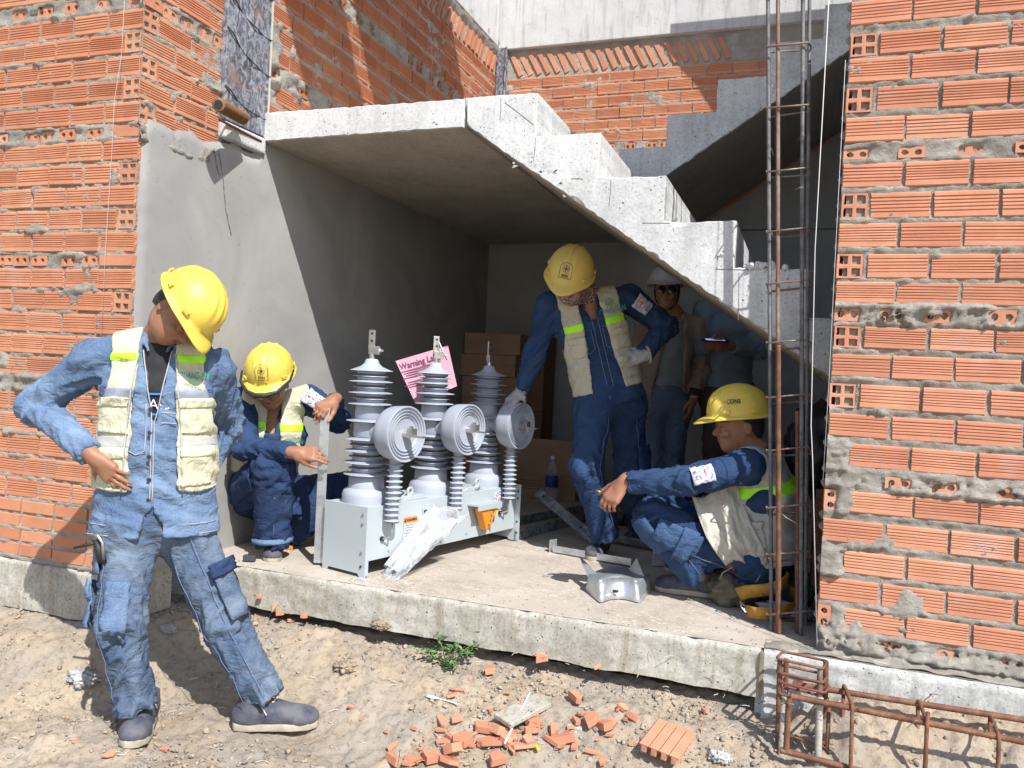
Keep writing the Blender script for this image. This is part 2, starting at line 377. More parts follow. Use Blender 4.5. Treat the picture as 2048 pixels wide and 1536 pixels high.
def brick_wall(root, anchor, d, nrm, rows, length, key, zlo, zhi, covers=(), res=.011, seed=1, extra=None, bl=BL, jt=.012, u_lo=None, bulge=.012, corner=None, cz=0.):
    """rows (type, z0, z1) of bricks from the anchor edge along d; nrm points out of the wall"""
    anchor = np.asarray(anchor, float); d = np.asarray(d, float); nrm = np.asarray(nrm, float)
    rot = math.atan2(nrm[0], -nrm[1]); B = brick_set(key); rr = random.Random(seed); N = 0
    holes = []
    def put(me, u, w, z0, z1, mw, mh=BH, out=0.):
        if w < .1 and me.name.startswith('brick') and mw < .1: holes.append((u, w, z0, z1))
        P = anchor+d*(u+w/2)+np.array([0, 0, (z0+z1)/2])+nrm*(out+rr.gauss(0, .0022))
        fin_brick(me, root, P, rot, (w/mw, 1, (z1-z0)/mh))
    for ty, z0, z1 in rows:
        off = 0; u = 0.; hgt = z1-z0
        if ty == 'S' and corner and z0 > cz: put(B[corner][0], 0, bl, z0, z1, BL); u = bl+jt
        elif ty == 'S': u = rr.uniform(0, .004)
        elif ty == 'H' and corner and z0 > cz: u = .083+jt
        elif ty == 'H': put(rr.choice(B['H']), rr.uniform(-.002, .004), .083, z0, z1, .083); u = .083+jt+rr.uniform(.0, .006)
        elif ty == 'K': u = .075                                     # mortar at the edge, stretchers after it
        elif ty == 'V': put(rr.choice(B['v']), .0, .042, z0, z1, .042); u = .088
        elif ty == 'Q': u = bl/2
        if ty in 'SHKVQT':
            while u < length:
                w = bl*rr.uniform(.975, 1.02)
                if ty == 'Q' and N == 0: pass
                w = min(w, length-u) if length-u > .03 else 0
                if w <= 0: break
                put(rr.choice(B['T' if ty == 'T' else 'S']), u, w, z0, z1, BL, out=rr.uniform(-.002, .002)); u += w+jt*rr.uniform(.7, 1.3); N += 1
        elif ty in 'hg':
            u = rr.uniform(0, .01)
            if ty == 'g': put(B['T'][0], 0, .17, z0, z1, BL); u = .19
            while u < length-.05:
                put(rr.choice(B['h']), u, .083, z0+rr.uniform(-.002, .004), z1-rr.uniform(0, .006), .083, .042, out=rr.uniform(-.012, .004)); u += .083+rr.choice([.016, .03, .07, .09])
        elif ty == 'b':                                             # band smeared with mortar, a few ends showing
            u = .0
            while u < length-.05:
                if rr.random() < .75: put(rr.choice(B['h']), u, .083, z0, z1, .083, .042, out=-.004)
                u += rr.choice([.14, .19])
    # mortar: one relief sheet between and over the bricks
    nu, nz = int(length/res)+1, int((zhi-zlo)/res)+1
    U = np.linspace(0 if u_lo is None else u_lo, length, nu); Z = np.linspace(zlo, zhi, nz); UU, ZZ = np.meshgrid(U, Z, indexing='ij')
    P = np.stack([UU*1., np.full_like(UU, seed*3.3), ZZ], -1)
    h = -.0085+.004*fbm(P*30, 3)
    dj = np.full_like(ZZ, 9.)
    for ty, z0, z1 in rows:
        dj = np.minimum(dj, np.abs(ZZ-z0+.006))
        if ty in 'bh g': pass
    hm = np.zeros_like(ZZ)
    for (u_, w_, a_, c_) in holes: hm = np.maximum(hm, ((UU > u_+.006) & (UU < u_+w_-.006) & (ZZ > a_+.006) & (ZZ < c_-.006)).astype(float))
    n1 = fbm(P*np.array([9, 1, 16])+3, 4); n2 = fbm(P*26+9, 3)
    h += np.exp(-(dj/.010)**2)*np.clip(.007+bulge*n1+.006*n2, 0, .016)
    n1 = n1-.55*np.abs(fbm(P*np.array([22, 1, 34])+31, 3))+.12; n2 = n2+.8*pn(P*70)
    ns = fbm(P*np.array([5, 1, 9])+17, 5)+.12*n2
    h += sstep(.56, .66, ns)*(.0095+.003*n2)
    for ty, z0, z1 in rows:
        if ty == 'b': h += sstep(0, 1, np.clip(1-(np.abs(ZZ-(z0+z1)/2)-(z1-z0)*.62)/.012+.8*n1, 0, 1))*(.0115+.005*n2)*sstep(-.35, -.05, n1)
        if ty in 'hg': h += np.exp(-((ZZ-(z0+z1)/2)/.026)**4)*(.004+.010*n1)
        if ty in 'K': h += sstep(0, 1, np.clip(1.2-(UU-.055)/.02+1.2*n1, 0, 1))*((ZZ > z0-.012) & (ZZ < z1+.010))*(.016+.004*n2)
        if ty in 'V': h += sstep(0, 1, np.clip(1.2-(np.abs(UU-.067)-.012)/.014+1.0*n1, 0, 1))*((ZZ > z0-.012) & (ZZ < z1+.010))*(.014+.004*n2)
    for (u0, u1, z0, z1, a) in covers:
        m = np.minimum(np.minimum(UU-u0, u1-UU), np.minimum(ZZ-z0, z1-ZZ)); h += sstep(-.012, .012, m+.022*n1+.012*n2)*(a+.005*n2)
    h = np.where((hm > 0) & (h < .0045), -.085, h)
    V = anchor+UU[..., None]*d+np.array([0, 0, 1.])*ZZ[..., None]+nrm*h[..., None]
    F = grid_faces(nu, nz)
    if np.dot(np.cross(d, (0, 0, 1)), nrm) < 0: F = F[:, ::-1]
    mk('mortar', V.reshape(-1, 3), F, MAT['mortar'], root, True)
    return root
def rows_px(L, xf, Y=None, X=None):
    return [(t, at(xf(b), b, Y=Y, X=X)[2], at(xf(a), a, Y=Y, X=X)[2]) for t, a, b in L]
YR, YL, WX, YSF, YBK = 3.03, 2.56, -2.59, 3.33, 6.44
# ---- right wall
wr = empty('brick_wall', (.09, YR, 0), 'orange ribbed brick wall with grey mortar and hollow end bricks, behind the two reinforcement cages', 'brick wall', 'unplastered brick walls')
xr = lambda y: 1703-.0535*y
RR = rows_px([('S', -50, -3), ('S', 4, 52), ('H', 70, 114), ('S', 119, 167), ('H', 177, 226), ('S', 237, 286), ('h', 297, 320), ('S', 328, 376), ('H', 387, 438), ('S', 447, 495),
    ('H', 508, 556), ('S', 563, 606), ('b', 614, 641), ('H', 652, 694), ('S', 707, 752), ('H', 766, 813), ('S', 826, 871), ('K', 884, 930), ('b', 944, 966),
    ('V', 978, 1019), ('S', 1036, 1081), ('K', 1096, 1140), ('S', 1153, 1198), ('V', 1209, 1252), ('b', 1262, 1285)], xr, Y=YR)
RR = [RR[1]]+RR[2:] if False else RR[1:]
top = RR[0][2]
RR = [('H', top+.016+.1*k, top+.099+.1*k) if k % 2 == 0 else ('S', top+.016+.1*k, top+.099+.1*k) for k in range(2)][::-1]+RR
brick_wall(wr, (.092, YR, 0), (1, 0, 0), (0, -1, 0), RR, 1.5, 'brick_pink', -.01, top+.21, covers=[(-.02, 1.6, -.03, .045, .018), (.0, .13, .03, .11, .016)], seed=3, bl=.186, res=.009, bulge=.008)
MB().box((.86, YR+.113, 1.2), (1.5, .2, 2.4)).build('core', MAT['mortar'], wr)
b = MB()
for k in range(30):   # mortar squeezed out at the wall's end
    z = .1+k*.078+random.uniform(-.02, .02); b.lathe((.095, YR+.03+random.uniform(0, .05), z), [(.001, -.018), (.012, -.01), (.018, 0), (.010, .012), (.001, .018)], 7, (random.uniform(-.3, .3), .2, 1), False)
b.build('mortar_lump', MAT['mortar'], wr, True)['kind'] = 'stuff'
# ---- left wall, front and return face, and plaster
wl = empty('brick_wall', (WX, YL, 0), 'brick wall with a corner of hollow brick ends, behind the man with hands on his hips', 'brick wall', 'unplastered brick walls')
zc = at(277, 16, Y=YL)[2]
LT = [('S', .098), ('H', .098), ('S', .098), ('H', .098), ('S', .098), ('g', .062), ('S', .098), ('H', .098), ('S', .098), ('H', .098), ('S', .098), ('g', .062), ('S', .098), ('H', .098),
      ('S', .098), ('H', .098), ('S', .098), ('b', .062), ('H', .098), ('S', .098), ('H', .098), ('S', .098), ('H', .098), ('T', .066), ('T', .066), ('T', .066), ('T', .066)]
def rows_down(L, z, g=.013):
    out = []
    for t, h in L: out.append((t, z-h+g, z)); z -= h
    return out
LTop = rows_down([('H', .098), ('S', .098), ('H', .098), ('h', .066)], zc+.066+.294)
LR = LTop+rows_down(LT, zc)
sc_ = (zc-.02)/(zc-LR[-1][1])                                        # fit the courses between the footing and the measured course
LR = LTop+[(t, zc-(zc-a)*sc_, zc-(zc-b_)*sc_) for t, a, b_ in LR[4:]]
brick_wall(wl, (WX, YL, 0), (-1, 0, 0), (0, -1, 0), LR, 1.62, 'brick', -.0, zc+.37, seed=5, bl=.176, jt=.013, corner='cr', cz=1.86)
SW = {'S': 'H', 'H': 'S', 'g': 'h', 'h': 'g', 'b': 'b', 'T': 'T'}
RL = [(SW[t] if t != 'h' else 'h', a, c) for t, a, c in LR if a > 1.80]
brick_wall(wl, (WX, YL, 0), (0, 1, 0), (1, 0, 0), RL, .47, 'brick', 1.78, zc+.37, seed=6, bl=.186, covers=[(-.1, .6, 1.7, 1.865, .012)], corner='cl', cz=1.8)
MB().box((WX-.82, YL+.11, zc/2+.18), (1.62, .19, zc+.38)).box((WX-.112, YL+.26, zc/2+.6), (.2, .5, zc+1.22)).build('core', MAT['mortar'], wl)
# plaster on the return face (ragged top edge under the bricks)
ny, nz = 150, 90
Yp = np.linspace(YL+.012, YBK, ny); Zp = np.linspace(-.01, 2.06, nz); YY, ZZ = np.meshgrid(Yp, Zp, indexing='ij')
topz = np.where(YY < 3.33, 1.90+.035*(YY-2.6)/.7+.03*fbm(np.stack([YY*9, YY*0, YY*0+2], -1), 3), 2.10)
ZZ = ZZ*topz/2.06
h = .012+.0025*fbm(np.stack([YY*1.5, ZZ*1.5, YY*0], -1), 3)-.02*sstep(.05, .0, topz-ZZ)
h -= .02*sstep(.03, 0, (YY-YL-.012)+.008*fbm(np.stack([ZZ*20, YY*0, YY*0], -1), 3))
V = np.stack([WX+h, YY, ZZ], -1).reshape(-1, 3); mk('plaster_face', V, grid_faces(ny, nz), MAT['plaster'], wl, True)
b = MB(); b.box((WX-.11, 4.9, 1.0), (.2, 3.2, 2.1)); b.build('plastered_core', MAT['plaster'], wl)
pcr = MB(); Pc = [at(x, y, X=WX+.0165) for x, y in ((437, 300), (446, 352), (452, 420), (463, 470))]
pcr.tube(Pc, .0016, 5); Pc = [at(x, y, X=WX+.0165) for x, y in ((428, 297), (436, 345), (440, 350))]; pcr.tube(Pc, .0018, 5).build('wire_end', MAT['form'], wl)
# ---- upper part of the left wall, seen above the landing
wu = empty('brick_wall', (WX, YSF, 2.1), 'tall brick wall with bands of smeared mortar rising beyond the landing slab, crossed by strips of sunlight', 'brick wall', 'unplastered brick walls')
zb = 3.43; UP = []
z = zb; k = 0; seq = ['S', 'Q', 'S', 'Q', 'b', 'S', 'Q', 'S', 'Q', 'S', 'b', 'Q', 'S', 'Q']
for t in seq:
    hh = .105 if t != 'b' else .085
    UP.append((t, z-hh+.016, z)); z -= hh
brick_wall(wu, (WX, 3.36, 0), (0, 1, 0), (1, 0, 0), UP, 3.06, 'brick_red', 2.0, 3.66, seed=8, res=.016, covers=[(-.05, .1, 2.3, 2.62, .014)], bulge=.006)
B_ = brick_set('brick_red')
for k in range(36):
    P = np.array([WX+.004+random.gauss(0, .004), 3.40+k*.084, 3.515]); o = fin_brick(B_['T'][0], wu, P, PI/2, (.86, 1, .46)); o.rotation_euler = (0, -1.15, PI/2)
MB().box((WX-.118, 4.9, 2.9), (.2, 3.1, 1.6)).build('core', MAT['mortar'], wu)
# ---- back wall above the second flight
wb = empty('brick_wall', (WX, YBK, 2.1), 'sunlit back wall of bricks topped by a row of slanting bricks below the pale beam', 'brick wall', 'unplastered brick walls')
z = 3.405; BKR = []
for t in ['S', 'Q', 'S', 'Q', 'S', 'Q', 'h', 'S', 'Q', 'S', 'Q', 'S']:
    hh = .098 if t != 'h' else .07
    BKR.append((t, z-hh+.012, z)); z -= hh
brick_wall(wb, (WX+.02, YBK, 0), (1, 0, 0), (0, -1, 0), BKR, 2.95, 'brick', 2.0, 3.66, seed=9, res=.016, bulge=.004, jt=.010, bl=.184)
B_ = brick_set('brick')
for k in range(22):
    P = np.array([WX+.17+k*.0815, YBK-.004+random.gauss(0, .004), 3.515+random.gauss(0, .003)]); o = fin_brick(B_['T'][1], wb, P, 0, (1.02, 1, .47)); o.rotation_euler = (0, 1.10+random.gauss(0, .03), 0)
MB().box((WX+1.55, YBK+.118, 1.85), (3.1, .2, 3.66)).build('core', MAT['mortar'], wb)
# ---- inside walls
MB().prism([(-.86, 2.10), (.62, 2.10), (.62, 3.12)], (0, YBK-.006, 0), (1, 0, 0), (0, 0, 1), (0, -.02, 0)).build('plaster_face', MAT['plaster'], wb)
wi = empty('plastered_wall', (-.5, YBK, 0), 'dark plastered back wall in the shade below the stairs, behind the cartons', 'wall')
MB().box((-.9, YBK-.015, 1.04), (3.36, .03, 2.1)).build('plaster_face', MAT['plaster'], wi)
wj = empty('plastered_wall', (.9, 5, 0), 'unseen plastered side wall blocking the sun behind the right brick wall', 'wall')
MB().box((.72, 4.85, 2.2), (.1, 3.3, 4.4)).build('plaster_face', MAT['plaster'], wj)  # side wall out of view, raised to keep sun off the back wall
# ---- beams
bm1 = MB(); bm1.box((-1.06, YBK+.06, 4.13), (3.1, .2, .96)); ob = bm1.build('concrete_beam', MAT['beamw'], None, bevel=.006)
tag(ob, 'pale concrete beam along the top of the back wall, with dark drip streaks', 'beam')
bm1 = MB(); bm1.box((WX-.075, 4.85, 4.14), (.2, 3.0, .96)); ob = bm1.build('concrete_beam', MAT['beamw'], None, bevel=.006)
tag(ob, 'pale concrete beam running back above the left brick wall to the corner', 'beam')
# mortar packed under the side beam
nn = 160; Y_ = np.linspace(3.4, 6.42, nn); V = []; 
for i, y in enumerate(Y_):
    n = fbm(np.array([[y*8, 0, 1.]]), 4)[0]; n2 = fbm(np.array([[y*11, 4, 1.]]), 4)[0]
    V += [(WX-.01, y, 3.60-.03*abs(n2)), (WX+.018+.012*n, y, 3.63+.02*n2), (WX+.02+.014*n2, y, 3.70+.03*n), (WX+.02, y, 3.73+.045*n2)]
mk('mortar_fillet', V, grid_faces(nn, 4), MAT['mortar'], wu, True)
# form board at the corner
ob = MB().box((-2.545, YBK-.03, 3.46), (.075, .04, .40)).box((-2.502, YBK-.035, 3.46), (.008, .05, .41)).build('formwork_board', MAT['form'], None); tag(ob, 'short dark upright board left in the corner below the pale beam', 'board')
# ---- staircase
st = empty('staircase', (-1.0, YSF, 0), 'raw pale concrete staircase with a landing slab and two unfinished flights', 'staircase')
rise, tread = .1905, .288
X0 = -1.147
def chipped(poly, y0, y1, name, m, seed, n=14, extra_mats=None):
    """prism of an x,z outline from y0 to y1 with uneven edges"""
    P = []
    q = len(poly)
    for i in range(q):
        a, c = np.array(poly[i]), np.array(poly[(i+1) % q]); L = np.linalg.norm(c-a); m_ = max(1, int(L/.022))
        for k in range(m_): P.append(a+(c-a)*k/m_)
    P = np.array(P); jj = fbm(np.stack([P[:, 0]*22, P[:, 1]*22, np.full(len(P), seed*1.)], -1), 3)
    ctr = P.mean(0); Q = P+np.stack([jj*.005, np.roll(jj, 3)*.005], 1)
    me = MB(); F0 = [tuple(range(len(Q)))]
    n_ = len(Q); bev = .007
    ring0 = [(x, y0+bev*.9, z) for x, z in Q]
    # inner ring for a small worn arris
    T = np.roll(Q, -1, 0)-np.roll(Q, 1, 0); T /= np.linalg.norm(T, axis=1)[:, None]+1e-9; Nn = np.stack([-T[:, 1], T[:, 0]], 1)
    area = .5*np.sum(Q[:, 0]*np.roll(Q[:, 1], -1)-np.roll(Q[:, 0], -1)*Q[:, 1]); Nn = Nn*(1 if area > 0 else -1)
    wv = bev*(.6+.9*np.clip(jj, 0, 1)+1.6*sstep(.35, .6, fbm(np.stack([P[:, 0]*9, P[:, 1]*9, np.full(len(P), seed+5.)], -1), 2)))
    I = Q+Nn*wv[:, None]
    ringF = [(x, y0, z) for x, z in I]; ringB = [(x, y1, z) for x, z in Q]
    V = ringF+ring0+ringB
    F = [tuple(range(n_))]+[(i, (i+1) % n_, n_+(i+1) % n_, n_+i) for i in range(n_)]+[(n_+i, n_+(i+1) % n_, 2*n_+(i+1) % n_, 2*n_+i) for i in range(n_)]+[tuple(range(2*n_, 3*n_))[::-1]]
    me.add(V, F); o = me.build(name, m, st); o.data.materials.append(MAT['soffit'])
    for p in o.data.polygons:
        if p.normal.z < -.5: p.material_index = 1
    return o
ztop = 2.14
f1 = [(X0+.0, ztop)]
for k in range(1, 7):
    x = X0+tread*(k-1); f1 += [(x, ztop-rise*k)] if k == 1 else [(x, ztop-rise*(k-1)), (x, ztop-rise*k)]
f1 = [(X0, ztop)]
for k in range(7): x = X0+tread*k; f1 += [(x, ztop-rise*(k+1)), (x+tread, ztop-rise*(k+1))]
sl = -rise/tread*1.01
xe = X0+tread*7
f1 += [(xe, 2.012+sl*(xe+1.476)), (-1.476, 2.012), (-1.49, ztop)]
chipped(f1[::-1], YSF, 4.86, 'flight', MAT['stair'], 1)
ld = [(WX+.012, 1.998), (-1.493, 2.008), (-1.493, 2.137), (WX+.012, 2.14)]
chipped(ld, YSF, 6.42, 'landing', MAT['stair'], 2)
f2 = [(-1.49, 2.01), (-1.05, 2.01), (.35, 2.01+.672*1.40), (.35, 3.35), (.30, 3.35)]
xs = X0+.005
z = ztop; pts = []
for k in range(5): x = xs+tread*k; pts += [(x, z), (x, z+rise)]; z += rise
f2p = [(-1.49, ztop-.002)]+pts+[(.45, z), (.45, 2.012+.672*1.50), (-1.05, 2.012), (-1.49, 2.012)]
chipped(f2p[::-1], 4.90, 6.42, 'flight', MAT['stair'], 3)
# lumps of spilt concrete on a tread and honeycombing at the kink
b = MB(); rl = np.random.default_rng(4)
for k in range(26):
    c = np.array([-.17+rl.normal(0, .04), YSF-.006+abs(rl.normal(0, .02)), ztop-rise*4+.012+rl.normal(0, .006)]); r_ = rl.uniform(.006, .018)
    b.lathe(c, [(.001, -r_), (r_*.8, -r_*.4), (r_, .1*r_), (r_*.6, r_*.7), (.001, r_*.9)], 6, rl.normal(size=3), False)
b.build('concrete_lump', MAT['stair'], st)['kind'] = 'stuff'
pm = simple('form_joint_line', (.20, .20, .20), .9)
for (x0, y0, x1, y1) in ((1071, 275, 1067, 322), (1222, 360, 1218, 412), (1142, 357, 1166, 358), (1333, 372, 1330, 440), (1284, 446, 1340, 446), (934, 200, 934, 250), (1478, 545, 1476, 640), (1430, 538, 1500, 540), (1002, 196, 1000, 240), (1010, 205, 1068, 250), (1631, 640, 1600, 640)):
    MB().tube([at(x0, y0, Y=YSF-.0005), at((x0+x1)/2+.7, (y0+y1)/2, Y=YSF-.0005), at(x1, y1, Y=YSF-.0005)], .0014, 4).build('form_line', pm, st)
b = MB(); rl = np.random.default_rng(14)      # chipped and honeycombed spots, flat patches with the dents' shade put into their colour
dk = simple('honeycomb_shadow_grit', (.40, .40, .39), .95, 0, (.55, .55, .53), 60, .9, 90, .006)
for k in range(30):
    t = rl.uniform(0, 1); c = np.array([-1.36+.46*t+rl.normal(0, .02), YSF+.0015, 1.945-.30*t+rl.normal(0, .016)+.02]); r_ = rl.uniform(.003, .012); n_ = 7
    a = np.sort(rl.uniform(0, 2*PI, n_)); b.prism([(r_*1.5*math.cos(q)*rl.uniform(.6, 1.1), r_*math.sin(q)*rl.uniform(.6, 1.1)) for q in a], c-np.array([0, .002, 0]), (1, 0, 0), (0, 0, 1), (0, .004, 0))
for k in range(22):
    c = np.array([rl.uniform(-2.5, .0), YSF-.0005, 0]); c[2] = (2.07+rl.normal(0, .03)) if c[0] < -1.2 else 2.03-.62*(c[0]+1.2)+rl.uniform(-.18, .04); r_ = rl.uniform(.003, .009)
    a = np.sort(rl.uniform(0, 2*PI, 6)); b.prism([(r_*1.4*math.cos(q), r_*math.sin(q)) for q in a], c, (1, 0, 0), (0, 0, 1), (0, .002, 0))
b.build('honeycomb_spot', dk, st)['kind'] = 'stuff'
# ---- unseen slabs added overhead, shaped to cast the shadow strips
def slab(name, poly, z, t=.12, m='beamw'):
    o = MB().prism([(p[0], p[1]) for p in poly], (0, 0, z), (1, 0, 0), (0, 1, 0), (0, 0, t)).build(name, MAT[m]); tag(o, kind='structure'); return o
slab('overhead_shade_slab', [(-3.2, 2.38), (-1.0, 2.30), (-1.0, 2.88), (-3.2, 3.08)], 4.62)
slab('overhead_shade_slab', [(-3.2, 3.22), (-.9, 3.10), (-.9, 4.70), (-3.2, 4.70)], 4.62)
slab('overhead_shade_slab', [(-.73, 6.02), (2.4, 6.02), (2.4, 4.9), (.42, 5.35), (.06, 5.67), (-.2, 5.80)], 4.22)
slab('overhead_shade_slab', [(-.22, 2.55), (2.6, 2.55), (2.6, 4.45), (-.22, 4.45)], 4.22)
# ================================================================== FLOOR, FOOTINGS, GROUND
def relief_box(name, x0, x1, y0, z0, z1, depth, m, mt, seed, amp=.006, res=.012, parent=None, zb=None):
    """footing: front face with relief and a ragged top arris, then its top surface"""
    nx = int((x1-x0)/res)+1; nz = max(6, int((z1-z0)/res)+1); X = np.linspace(x0, x1, nx)
    V = []; rows = []
    zz = np.linspace(0, 1, nz)
    e = fbm(np.stack([X*14, X*0+seed, X*0], -1), 5); e2 = fbm(np.stack([X*5, X*0+seed+9, X*0], -1), 4)
    lo = (np.full(nx, z0) if zb is None else np.interp(X, *zb))+.006*e2
    for j, t in enumerate(zz):
        Z = lo+(z1-lo)*t
        n = fbm(np.stack([X*9, Z*9, X*0+seed], -1), 5); n3 = fbm(np.stack([X*30, Z*30, X*0+seed], -1), 3)
        y = y0-amp*n-.003*n3
        if j == nz-1: Z = Z-.004-.010*np.clip(e, 0, 1); y = y+.006+.012*np.clip(e, 0, 1)
        rows.append(np.stack([X, y, Z], -1))
    rows.append(np.stack([X, np.full(nx, y0+.022)+.014*np.clip(e, 0, 1), np.full(nx, z1)+.001*e2], -1))
    F = grid_faces(len(rows), nx)
    o = mk(name, np.stack(rows, 0).reshape(-1, 3), F, m, parent, True)
    return o
fl = empty('floor_slab', (-1, YSF, 0)); fl['kind'] = 'structure'
relief_box('slab_edge', WX-.03, -.088, 2.94, -.165, 0, .2, MAT['slabf'], None, 3, parent=fl, zb=([-2.7, -1.7, -.1], [-.165, -.165, -.168]))
nx, ny = 230, 150; XX, YY = np.meshgrid(np.linspace(WX-.02, .8, nx), np.linspace(2.955, YBK, ny), indexing='ij')
ZZ = .0018*fbm(np.stack([XX*3, YY*3, XX*0], -1), 3)+.0012*fbm(np.stack([XX*25, YY*25, XX*0+2], -1), 3)
mk('slab_top', np.stack([XX, YY, ZZ], -1).reshape(-1, 3), grid_faces(nx, ny), MAT['floor'], fl, True)
MB().box((-1.34, 4.7, -.09), (2.55, 3.44, .15)).build('slab_body', MAT['slabf'], fl)
ft = empty('footing_beam', (.5, 2.94, 0)); ft['kind'] = 'structure'
relief_box('footing_face', -.078, 2.2, 2.935, -.30, -.002, .2, MAT['slabg'], None, 6, parent=ft)
nx, ny = 190, 14; XX, YY = np.meshgrid(np.linspace(-.078, 2.2, nx), np.linspace(2.955, 3.06, ny), indexing='ij')
ZZ = .004+.008*fbm(np.stack([XX*12, YY*12, XX*0], -1), 4)+sstep(3.0, 3.05, YY)*sstep(.06, .14, XX)*.03
mk('mortar_ledge', np.stack([XX, YY, ZZ], -1).reshape(-1, 3), grid_faces(nx, ny), MAT['mortar'], ft, True)
MB().box((1.05, 3.1, -.16), (2.3, .3, .27)).build('footing_body', MAT['slabg'], ft)
MB().box((-.083, 2.955, -.085), (.014, .05, .15)).build('joint_strip', simple('old_form_strip', (.30, .25, .16), .9, 0, (.2, .16, .1), 30, .4), ft)
fb = empty('footing_beam', (-3, YL, 0)); fb['kind'] = 'structure'
relief_box('footing_face', -4.3, WX-.0, YL-.005, -.206, .0, .2, MAT['slabf'], None, 9, parent=fb)
MB().box((-3.45, YL+.16, -.105), (1.70, .3, .2)).build('footing_body', MAT['slabf'], fb)
def gz(X, Y):
    yf = np.where(X < WX-.0, YL, 2.94)-0.
    yf = YL+(2.94-YL)*sstep(WX-.12, WX+.35, X)
    d = yf-Y
    z = -.212-.20*sstep(-.02, .55, d)-.02*sstep(.5, 1.4, d)-.035*np.exp(-((d-.03)/.09)**2)*sstep(-1.9, -1.5, X)*sstep(.05, -.1, X)
    z = z+.105*sstep(.02, .22, X)*sstep(.42, .02, d)
    z = z+.030*fbm(np.stack([X*2.2, Y*2.2, X*0], -1), 3)*sstep(.05, .35, d)+.010*fbm(np.stack([X*9, Y*9, X*0+4], -1), 4)*sstep(-.02, .2, d)
    z = z+.018*np.exp(-((X+3.1)/.5)**2-((d-.22)/.1)**2)
    return z
def _lump(X, Y): return .030*np.abs(fbm(np.stack([X*13, Y*13, X*0+18], -1), 5))*sstep(-.25, .1, X)*sstep(2.2, 2.5, Y)
gr = empty('ground', (0, 0, 0)); gr['kind'] = 'structure'
nx, ny = 430, 190; XX, YY = np.meshgrid(np.linspace(-4.2, 1.8, nx), np.linspace(.6, 3.05, ny), indexing='ij')
n4 = fbm(np.stack([XX*30, YY*30, XX*0+4], -1), 4)
ZZ = gz(XX, YY)+_lump(XX, YY)+.009*n4+.016*np.abs(fbm(np.stack([XX*11, YY*11, XX*0+8], -1), 5))*sstep(-.5, .4, fbm(np.stack([XX*2, YY*2, XX*0+3], -1), 2))
mk('soil', np.stack([XX, YY, ZZ], -1).reshape(-1, 3), grid_faces(nx, ny), MAT['ground'], gr, True)
nx, ny = 60, 60; gx = np.concatenate([np.linspace(-60, -4.1, 20), np.linspace(-4, 1.7, 20), np.linspace(1.8, 60, 20)]); gy = np.concatenate([np.linspace(-60, .55, 30), np.linspace(.62, 3, 10), np.linspace(3.1, 60, 20)])
XX, YY = np.meshgrid(gx, gy, indexing='ij'); ZZ = np.full_like(XX, -.46); ZZ = np.where((XX > -4.15) & (XX < 1.75) & (YY > .6) & (YY < 3.05), -.75, ZZ)
mk('soil', np.stack([XX, YY, ZZ], -1).reshape(-1, 3), grid_faces(len(gx), len(gy)), MAT['ground'], gr, True)
def stones(name, n, xr_, yr_, rmin, rmax, seed, dens=None, m=None, flat=.6, zf=None):
    r = np.random.default_rng(seed); base = np.array([(x, y, z) for x in (-.7, .7) for y in (-.6, .6) for z in (-.6, .6)]+[(.1, .1, .95), (-.9, .1, .1)], float)
    Fb = np.array([(4, 6, 7), (4, 7, 5), (0, 4, 5), (0, 5, 1), (2, 3, 7), (2, 7, 6), (1, 5, 8), (5, 7, 8), (7, 3, 8), (3, 1, 8), (0, 1, 9), (1, 3, 9), (3, 2, 9), (2, 0, 9)])
    X = r.uniform(*xr_, n*3); Y = r.uniform(*yr_, n*3)
    w = dens(X, Y) if dens else np.ones(len(X)); k = r.uniform(size=len(X)) < w; X, Y = X[k][:n], Y[k][:n]; n = len(X)
    s = rmin*(rmax/rmin)**(r.uniform(size=n)**2.2)
    S = s[:, None]*r.uniform(.6, 1.25, (n, 3))*np.array([1, 1, flat])
    a = r.uniform(0, 2*PI, n); V = base[None]*(1+r.uniform(-.42, .38, (n, 10, 3)))*S[:, None, :]
    tl = r.uniform(-.5, .5, n); ct, s_t = np.cos(tl)[:, None], np.sin(tl)[:, None]
    V = np.stack([V[..., 0], V[..., 1]*ct-V[..., 2]*s_t, V[..., 1]*s_t+V[..., 2]*ct], -1)
    ca, sa = np.cos(a)[:, None], np.sin(a)[:, None]; V = np.stack([V[..., 0]*ca-V[..., 1]*sa, V[..., 0]*sa+V[..., 1]*ca, V[..., 2]], -1)
    Z = gz(X, Y)+.006+S[:, 2]*.35; V = V+np.stack([X, Y, Z if zf is None else zf+S[:, 2]*.3], -1)[:, None]
    F = (Fb[None]+(np.arange(n)*10)[:, None, None]).reshape(-1, 3)
    o = mk(name, V.reshape(-1, 3), F, m or MAT['rock']); o['kind'] = 'stuff'; return o
def dn(X, Y):
    return np.clip(.16+1.1*fbm(np.stack([X*2.1, Y*2.1, X*0+5], -1), 3)+.5*sstep(.9, .0, np.abs(X+.6))*sstep(1.2, 2.6, Y)+.35*sstep(2.5, 2.9, Y), .04, 1)
stones('gravel', 14000, (-3.9, 1.3), (1.0, 2.98), .0018, .011, 1, dn)
stones('rubble', 130, (-3.6, 1.2), (1.2, 2.95), .010, .026, 2, lambda X, Y: dn(X, Y)*.7)

stones('grit', 1500, (-2.4, .08), (2.97, 3.9), .0009, .0045, 5, lambda X, Y: np.clip(.10+.6*sstep(3.15, 2.96, Y)+.9*sstep(-.35, .0, X)*sstep(3.5, 3.2, Y)+.3*fbm(np.stack([X*5, Y*5, X*0], -1), 2), 0, 1), zf=.002)
stones('clods', 120, (-.1, 1.2), (2.35, 2.9), .010, .030, 7, lambda X, Y: np.ones_like(X), MAT['ground'], .8)
